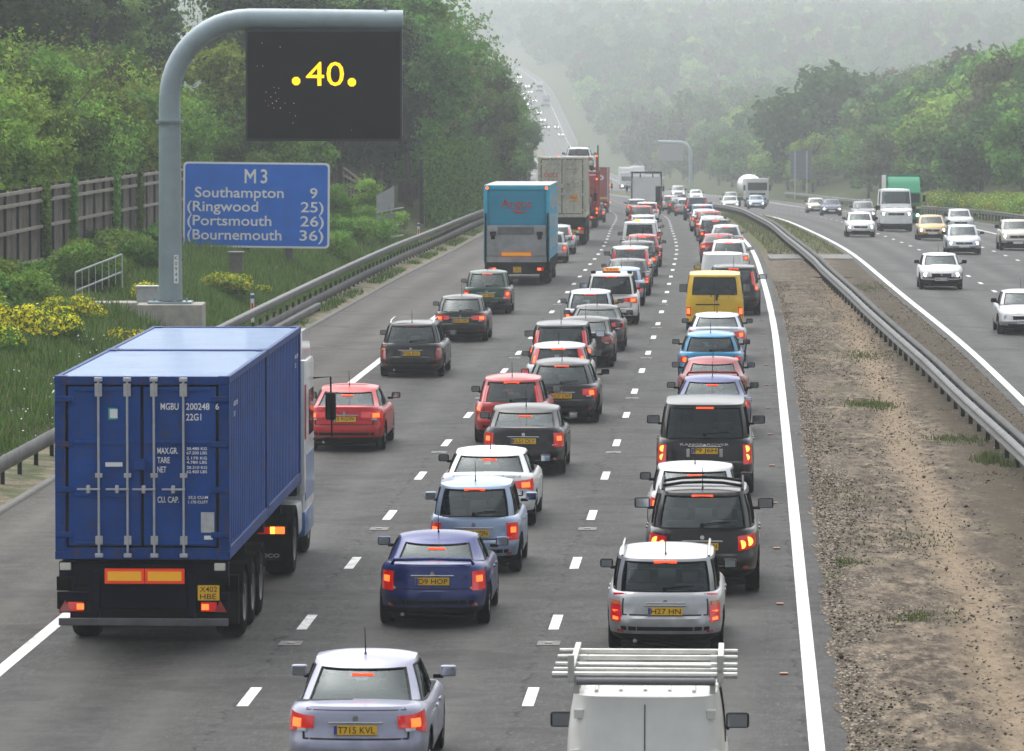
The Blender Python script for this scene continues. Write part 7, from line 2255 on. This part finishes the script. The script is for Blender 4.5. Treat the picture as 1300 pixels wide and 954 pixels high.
# --- left bank, bushes just behind the noise fence
g = 'bushes and small trees behind the wooden noise fence'
D = 150
while D < 264:
    for o in (-23.4, -26.6):
        k = rnd.choice(('pale1', 'pale2', 'pale1', 'mid1', 'pale2', 'olive1')); dd = jit(D, 1.2)
        if o < -25: k = rnd.choice(('pale1', 'pale2', 'mid1', 'olive1'))
        lab = {'pale1': 'bushy spring green tree behind the left noise fence', 'pale2': 'slender spring green tree behind the left noise fence', 'mid1': 'mid green bushy tree behind the left noise fence', 'olive1': 'olive green bushy tree behind the left noise fence'}[k]
        H = J(4.9, 6.2)+(1.2 if o < -25 else 0)
        tree(k, jit(o, .5), dd, H, lab.replace('tree', 'shrub'), lab.replace('tree', 'shrub')+'s', wide=1.05, name='shrub', cat='shrub')
    D += 4.3
# --- the taller belt above them
D = 196
while D < 345:
    for o in (-33, -42):
        k = rnd.choice(('dark1', 'dark1', 'tall1', 'dark1', 'tall2')); lab = {'dark1': 'dense dark tree on the upper left bank', 'tall1': 'tall mid green tree on the upper left bank', 'tall2': 'tall slender mid green tree on the upper left bank'}[k]
        tree(k, jit(o, 1.5), jit(D, 2), J(11, 14.5), lab, lab+'s', wide=1.1)
    D += 9.5
D = 300
while D < 470:
    tree(rnd.choice(('dark1', 'tall1')), jit(-56, 5), jit(D, 3), J(13, 17), 'tall tree high up at the back of the left bank', 'trees high at the back of the left bank', wide=1.3); D += 11
# --- right of the blue sign: dark trees over the ivy fence, leafy edge trees further on
tree('mid1', -20.0, 256, 6.0, 'round mid green bush right of the blue distance sign', wide=1.05)
tree('pale1', -15.6, 243, 2.3, 'low spring green bush at the foot of the distance sign', wide=1.1)
tree('pale2', -15.0, 257, 2.6, 'spring green bush beside the pale turned sign frame', wide=1.1)
tree('pale1', -20, 268, 8.2, 'large spring green tree behind the short stepped fence', wide=.95)
tree('pale2', -22.5, 258, 8.6, 'tall spring green tree right behind the matrix sign board', wide=1.0)
g = 'dark trees overhanging the ivy-clad fence'
for D, o, H, wd in ((288, -18.6, 11.5, .95), (297, -17.4, 12.5, .9), (307, -18.8, 13.5, .9), (318, -17.6, 12.0, .9)):
    tree('dark1', o, D, H, 'dark ivy-laden tree overhanging the timber fence near the turned sign', g, wide=wd)
g = 'leafy trees along the left barrier beyond the ivy fence'
D = 300
i = 0
while D < 560:
    k = ('tall1', 'tall2', 'tall1', 'mid1')[i % 4]
    if D > 315: tree(k, jit(-17.8, .7), D, J(12.5, 15.5) if k != 'mid1' else J(9, 11), 'tall leafy green tree beside the left barrier beyond the ivy fence', g, wide=.92)
    tree('tall1' if i % 2 else 'dark1', jit(-24, 1), D+3, J(14, 17), 'tall green tree in the second row behind the ivy fence', 'second row trees behind the ivy fence', wide=1.0)
    D += 9.5; i += 1
for D, o, H in ((322, -15.9, 15.2), (352, -15.6, 14.6), (384, -15.2, 13.6), (420, -15.0, 12.6), (462, -14.8, 12.0)):
    tree('airy', o, D, H, 'airy twiggy tree leaning out over the left barrier', 'airy trees at the edge of the left tree belt', wide=1.0)
for D, o, H in ((395, -13.9, 12.2), (432, -13.5, 11.6), (470, -13.0, 11.4), (512, -12.6, 11.2), (556, -12.2, 11.0)):
    tree('tall2', o, D, H, 'leafy tree overhanging the left hard shoulder beside the turquoise lorry', 'trees overhanging the left hard shoulder', wide=1.05)
D = 560
while D < 760:
    tree(rnd.choice(('fmid1', 'fmid2', 'fpale')), jit(-20, 2), D, J(9, 12), 'distant tree on the left verge', 'distant trees on the left verge'); D += 17
# --- right bank
i = 0
g = {}
D = 395.0
while D < 1250:
    step = 10.0+max(0, D-500)*.016
    for row, (o, hh) in enumerate(((28.0, 7.5), (34.5, 10.5), (42, 12.5), (52, 13), (64, 14), (80, 14))):
        dd = jit(D+row*3, 2.5); off = jit(o, 1.6)
        X = float(ref(dd))+off
        if X > .1*dd+7: continue
        if row >= 3 and dd < 560: continue
        if row >= 1 and D > 900 and rnd.random() < .25: continue
        if row == 0 and rnd.random() < .35: continue
        k = rnd.choice(('fmid1', 'fmid2', 'fmid1', 'fpale', 'folive', 'fmid2', 'fdark', 'fmid1'))
        if row >= 2 and rnd.random() < .14: k = 'fbrown'
        lab = {'fmid1': 'mid green tree on the right bank', 'fmid2': 'blue-green tree on the right bank', 'fpale': 'light green tree on the right bank', 'folive': 'olive tree on the right bank', 'fdark': 'dark spreading tree on the right bank', 'fbrown': 'thin bronze-twigged tree on the right bank'}[k]
        tree(k, off, dd, hh*J(.78, 1.15), lab, lab+'s', wide=J(.95, 1.25))
    D += step; i += 1
tree('fdark', 0, 700, 17.5, 'large dome-shaped dark tree standing above the right bank skyline', wide=1.15, X=40.5)
tree('fmid1', 0, 585, 17.0, 'tall mid green tree on the right skyline near the edge', wide=.8, X=51)
# yellow-flowering hedge on the right verge
def flower_bush(x, y, z, s, label, group=None, flowers=1.0, name='flowering_bush', sq=.75, green=None):
    root = empty(name, (x, y, z)); tag(root, label, 'bush', group)
    nl = 9; P = []; Nn = []; Tt = []
    for k in range(nl):
        c = np.array([J(-.6, .6), J(-.6, .6), J(.25, .7)])*s; r = J(.28, .45)*s; n = int(330)
        d = rng.normal(0, 1, (n, 3)); d /= np.linalg.norm(d, axis=1)[:, None]; P.append(c+d*r*rng.uniform(.6, 1.1, n)[:, None]); Nn.append(d+[0, 0, .4]); Tt.append(rng.uniform(.6, 1.3, n))
    P = np.concatenate(P); P[:, 2] = np.abs(P[:, 2])*sq; Nn = np.concatenate(Nn); Nn /= np.linalg.norm(Nn, axis=1)[:, None]; Tt = np.concatenate(Tt)
    isf = (rng.random(len(P)) < .42*flowers) & (P[:, 2] > .22*s*sq)
    for nm, sel, m, sz in (('foliage', ~isf, green or LF_MID, .055*s**.5), ('blossom', isf, LF_YEL, .05*s**.5)):
        if sel.sum() < 3: continue
        v, f = leaf_quads(P[sel], Nn[sel], sz, .6); me = raw_mesh(nm, v, f, m); point_attr(me, 'tint', np.repeat(Tt[sel], 4)); link(nm, me, root)
    return root
def px_xy(px, D): return (px-650)*D/6738
for px, D, s, fl, lab in ((30, 133, 1.25, 1.4, 'largest yellow-flowering bush at the left edge below the fence'), (62, 136, 1.0, 1.3, 'yellow-flowering bush at the foot of the bank left of the steps'),
                          (92, 143, .95, 1.3, 'yellow-flowering bush just below the sloping handrail'), (158, 140, .7, 1.0, 'small yellow-flowering bush against the gantry plinth'),
                          (196, 158, .8, 1.6, 'round yellow-flowering bush directly left of the grey mast'), (8, 129, .8, .8, 'sparse yellow-flowering bush cut by the left edge'),
                          (283, 171, .95, 1.0, 'yellow-flowering bush right of the mast under the blue sign'), (296, 174, .8, .8, 'yellow-flowering bush beside the timber stub'), (331, 178, .45, 1.0, 'small yellow-flowering tuft nearest the marker post')):
    x = px_xy(px, D); off = x-float(ref(D)); flower_bush(x, D, float(ground(off, D)), s, lab, None, fl)
D = 352; k = 0
while D < 470:
    x, y, z = W(float(opp(D))+17.2+J(-.6, .8), D); flower_bush(x, y, z, J(1.6, 2.3), 'yellow-green flowering bush behind the right verge barrier', 'yellow-green bushes on the right verge', .35, green=LF_PALE); D += 4.2
# green undergrowth on the left bank
g = 'low green bushes on the left bank below the fence'
for k in range(46):
    D = J(126, 232); off = J(-19.4, -16.4) if D < 175 else J(-19.4, -18.2)
    if 144 < D < 156 and off > -16.8: continue
    x, y, z = W(off, D); flower_bush(x, y, z, J(.7, 1.5), 'low leafy green bush on the left bank below the noise fence', g, 0.0, name='bush', green=rnd.choice((LF_MID, LF_DARK, LF_PALE, LF_MID)))
for k in range(12):
    D = J(212, 262); x, y, z = W(J(-15.2, -13.7), D); flower_bush(x, y, z, J(.9, 1.9), 'leafy green bush under and beside the blue distance sign', 'green bushes around the distance sign', 0.0, name='bush', green=rnd.choice((LF_MID, LF_PALE)))

# ivy: creepers on single posts, and a ragged curtain over the tall fence
def ivy_patch(pts_fn, n, size, name, m, label=None, cat=None, kind=None):
    P = np.array([pts_fn() for _ in range(n)]); Nn = np.tile([0.6, -1.0, .3], (n, 1))
    v, f = leaf_quads(P, Nn/np.linalg.norm(Nn[0]), size, .5); me = raw_mesh(name, v, f, m); point_attr(me, 'tint', np.repeat(rng.uniform(.5, 1.4, n), 4))
    o = link(name, me); tag(o, label, cat, None, kind); return o
for D, lab, wd in ((172.5, 'leftmost ivy column climbing the wooden noise fence', .55), (193.5, 'middle ivy column climbing over the noise fence top', .6), (201.5, 'ivy strand on the noise fence nearest the gantry mast', .4), (180.0, 'thin ivy strand low on the noise fence', .2)):
    x, y, z = W(f1o(D), D)
    def fn(x=x, y=y, z=z, wd=wd):
        h = abs(rng.normal(0, 1))*.0+rng.uniform(0, 2.75); w = wd*.55*(.55+.45*math.sin(h*2.3+x))
        return (x+.15+rng.uniform(0, .25), y+rng.normal(0, w*.9), z+h)
    ivy_patch(fn, 900, .075, 'ivy', LF_MID, lab, 'ivy')
def curtain():
    D = rng.uniform(288, 440); h = rng.uniform(-.1, 4.3)
    cov = math.sin(D*.9)+math.sin(D*.37+2)+.9*math.sin(D*2.1+h*.5)
    x, y, z = W(-13.75, D)
    if cov < -.75 and h < 3.3: h = rng.uniform(3.1, 4.4)
    return (x+.1+rng.uniform(0, .55)*(1+.6*math.sin(D*1.7))+.25*(h < .8)*rng.uniform(0, 2), y, z+h*(1+.10*math.sin(D*.6)))
ivy_patch(curtain, 36000, .14, 'ivy', LF_MID, None, None, 'stuff')

# grass, wild flowers
def blades(name, pts, hts, m, lean=.25, w=.012, kind='stuff'):
    P = np.array(pts); n = len(P); h = np.array(hts)
    a = rng.uniform(0, 2*np.pi, n); dx = np.cos(a); dy = np.sin(a); ln = rng.normal(0, lean, (n, 2))
    A = P+np.stack([dx*w, dy*w, -.03*np.ones(n)], 1); B = P-np.stack([dx*w, dy*w, .03*np.ones(n)], 1)
    T_ = P+np.stack([ln[:, 0]*h, ln[:, 1]*h, h], 1)
    v = np.stack([A, B, T_], 1).reshape(-1, 3); f = np.arange(3*n).reshape(n, 3)
    me = raw_mesh(name, v, f, m); point_attr(me, 'tint', np.repeat(rng.uniform(.6, 1.5, n), 3)); o = link(name, me); tag(o, kind=kind); return o
LF_GRASS = leafmat('grass_blades', (0.105, 0.18, 0.045), .0, .0)
LF_MOSS = leafmat('median_grass', (0.12, 0.15, 0.055), 0, 0)
LF_STRAW = leafmat('dry_grass', (0.26, 0.22, 0.11), .0, .0)
pts, hts, p2, h2 = [], [], [], []
Ds_ = rng.uniform(96, 262, 90000)
for D in Ds_:
    off = -12.15-abs(rng.normal(0, 2.6)) if rng.random() < .75 else rng.uniform(-19.8, -12.2)
    if off < -19.9: continue
    if 148.8 < D < 151.2 and -14.6 < off < -12.4: continue
    if 150 < D < 152.2 and -16.6 < off < -13: continue
    hh = rng.uniform(.08, .36)*(.45 if off > -12.7 else 1)*(1+.5*math.sin(D*.7+off))
    x = float(ref(D))+off; z = float(ground(off, D))
    (p2 if rng.random() < .05 else pts).append((x, D, z)); (h2 if len(p2) > len(h2) else hts).append(max(.08, hh))
blades('grass', pts, hts, LF_GRASS, w=.028); blades('dry_grass', p2, h2, LF_STRAW, w=.02)
pts, hts = [], []
for D in rng.uniform(150, 420, 9000):
    off = rng.uniform(-11.5, -11.0) if rng.random() < .6 else rng.uniform(-12.3, -11.0)
    if math.sin(D*.5)+math.sin(D*.21+1) < -.1: continue
    pts.append((float(ref(D))+off, D, float(ground(off, D))+.02)); hts.append(rng.uniform(.06, .22))
blades('grass', pts, hts, LF_GRASS, w=.03)
# tufts on the central reservation
pts, hts = [], []
for px, py, rx, ry, n, h in ((1086, 449, 1.0, 2.2, 500, .14), (1104, 516, .55, 1.3, 900, .16), (1070, 719, .5, .8, 400, .07), (1217, 562, .6, 1.3, 500, .16), (1258, 592, .22, .5, 420, .42), (1282, 598, .15, .4, 120, .3), (1180, 791, .5, .8, 350, .07), (1120, 395, .4, 1.5, 250, .12), (1060, 640, .8, 2, 200, .05), (1090, 350, .8, 3, 500, .12), (1180, 470, .2, 1.0, 120, .12), (1160, 690, .9, 2, 160, .05)):
    D0 = 8.35*6738/(py-67); x0 = (px-650)*D0/6738
    for k in range(n):
        x = x0+rng.normal(0, rx*.55); y = D0+rng.normal(0, ry*.6); off = x-float(ref(y))
        if off < 4.25: continue
        pts.append((x, y, float(ground(off, y))+.07)); hts.append(h*rng.uniform(.10, .42)*(1.6 if h > .25 else 1))
for k in range(9000):
    y = rng.uniform(246, 420); off = rng.uniform(4.3, float(opp(y))-.5); pts.append((float(ref(y))+off, y, float(ground(off, y))+.05)); hts.append(rng.uniform(.05, .2))
blades('grass', pts, hts, LF_MOSS, w=.02)
# stones and crumbs over the soil
n = 22000; y = rng.uniform(45, 205, n)
u = rng.random(n); off = np.where(u < .4, 4.02+np.abs(rng.normal(0, .5, n)), rng.uniform(4.2, 9.4, n)); off = np.minimum(off, opp(y)-.4)
x = ref(y)+off; z = np.array([float(ground(o, yy)) for o, yy in zip(off, y)])+.06
s = rng.uniform(.010, .030, n)*np.where(rng.random(n) < .03, 2.0, 1)
oc = np.array([(1, 0, 0), (0, 1, 0), (-1, 0, 0), (0, -1, 0), (0, 0, .7), (0, 0, -.7)])
v = (np.stack([x, y, z], 1)[:, None, :]+(oc[None]*rng.uniform(.6, 1.3, (n, 6, 1)))*s[:, None, None]).reshape(-1, 3)
fo = np.array([(0, 1, 4), (1, 2, 4), (2, 3, 4), (3, 0, 4), (1, 0, 5), (2, 1, 5), (3, 2, 5), (0, 3, 5)])
f = (fo[None]+6*np.arange(n)[:, None, None]).reshape(-1, 3)
STONE = leafmat('pale_stones', (0.32, 0.28, 0.22), 0, 0)
me = raw_mesh('gravel', v, f, STONE); point_attr(me, 'tint', np.repeat(rng.uniform(.18, 1.3, n), 6)); tag(link('gravel', me), kind='stuff')
# white heads of cow parsley on the left bank
cs = []
for px, py, D in ((128, 405, 136), (110, 415, 134), (55, 475, 118), (66, 464, 119), (42, 505, 112), (118, 418, 133), (75, 450, 121), (20, 500, 112), (36, 520, 109), (95, 430, 128), (60, 500, 113), (30, 470, 117), (10, 455, 119), (125, 430, 131)):
    x0 = px_xy(px, D)
    for k in range(3):
        x = x0+rng.normal(0, .25); y = D+rng.normal(0, .5); off = x-float(ref(y)); cs.append((x, y, float(ground(off, y))+rng.uniform(.35, .75)))
P = np.array(cs); v, f = leaf_quads(P, np.tile([0, -.5, .85], (len(P), 1)), 0.026, .3); me = raw_mesh('wild_flowers', v, f, WHITEINK); tag(link('wild_flowers', me), kind='stuff')

# ------------------------------------------------------------------ the far wood: one mass of crowns over the hill
pts, sc_, = [], []
tries = 0
rw = np.random.default_rng(5)
while len(pts) < 13000 and tries < 80000:
    tries += 1
    D = 1180+ (6400-1180)*rw.random()**.9
    X = rw.uniform(-.115, .118)*D
    off = X-float(ref(D))
    e = float(opp(D))+14.4
    if -19 < off < e+6: continue
    if D < 1500 and off < 0 and off > -60 and rw.random() < .5: continue
    z = float(ground(off, D)); far = min(1, max(0, (D-1300)/600))
    z += far*(6*math.sin(off*.004+D*.0021)+5*math.sin(off*.011-1.3+D*.004))*min(1, max(0, (abs(off)-40))/150)
    pts.append((X, D, z-.8)); sc_.append(rw.uniform(.85, 1.55)*(1.0 if D < 2200 else 1.3+.25*(D-2200)/3000))
me = bpy.data.meshes.new('far_wood'); me.from_pydata(pts, [], [])
a = me.attributes.new('scl', 'FLOAT', 'POINT'); a.data.foreach_set('value', sc_)
wood = link('far_wood', me); tag(wood, kind='stuff')
ng = bpy.data.node_groups.new('plant_wood', 'GeometryNodeTree')
ng.interface.new_socket('Geometry', in_out='INPUT', socket_type='NodeSocketGeometry'); ng.interface.new_socket('Geometry', in_out='OUTPUT', socket_type='NodeSocketGeometry')
gi = ng.nodes.new('NodeGroupInput'); go = ng.nodes.new('NodeGroupOutput'); ip = ng.nodes.new('GeometryNodeInstanceOnPoints'); jn = ng.nodes.new('GeometryNodeJoinGeometry')
# the kinds growing there are the kinds of the right bank
src = {}
for o in bpy.data.objects:
    if o.type == 'MESH' and o.name.startswith('crown'):
        for k in ('fmid1', 'fmid2', 'fpale', 'folive', 'fdark', 'fbrown', 'fmid1b'):
            if k in PR and o.data is PR[k][0] and k not in src: src[k] = o
for k, o in src.items():
    oi = ng.nodes.new('GeometryNodeObjectInfo'); oi.inputs['Object'].default_value = o; oi.inputs['As Instance'].default_value = True; oi.transform_space = 'ORIGINAL'
    ng.links.new(oi.outputs['Geometry'], jn.inputs[0])
ri = ng.nodes.new('FunctionNodeRandomValue'); ri.data_type = 'INT'; ri.inputs['Min'].default_value = 0; ri.inputs['Max'].default_value = len(src)-1
rr_ = ng.nodes.new('FunctionNodeRandomValue'); rr_.data_type = 'FLOAT_VECTOR'; rr_.inputs['Max'].default_value = (0, 0, 6.28); rr_.inputs['Min'].default_value = (0, 0, 0)
na = ng.nodes.new('GeometryNodeInputNamedAttribute'); na.data_type = 'FLOAT'; na.inputs['Name'].default_value = 'scl'
ip.inputs['Pick Instance'].default_value = True
ng.links.new(gi.outputs[0], ip.inputs['Points']); ng.links.new(jn.outputs[0], ip.inputs['Instance'])
for s_ in ri.outputs:
    if s_.type == 'INT' and s_.enabled: ng.links.new(s_, ip.inputs['Instance Index'])
for s_ in rr_.outputs:
    if s_.type == 'VECTOR' and s_.enabled: ng.links.new(s_, ip.inputs['Rotation'])
ng.links.new(na.outputs[0], ip.inputs['Scale']); ng.links.new(ip.outputs[0], go.inputs[0])
md = wood.modifiers.new('plant', 'NODES'); md.node_group = ng

# ------------------------------------------------------------------ haze
hb = MB(); hb.box(-1500, 1500, -450, 7200, -60, 190)
hm = bpy.data.materials.new('haze'); hm.use_nodes = True; nt = hm.node_tree; nt.nodes.clear()
ho = nt.nodes.new('ShaderNodeOutputMaterial'); pv = nt.nodes.new('ShaderNodeVolumePrincipled')
pv.inputs['Color'].default_value = (0.93, 0.98, 1.0, 1); pv.inputs['Density'].default_value = 0.00036; pv.inputs['Anisotropy'].default_value = 0.6
nt.links.new(pv.outputs[0], ho.inputs['Volume'])
o = hb.build('haze', hm); tag(o, kind='stuff')
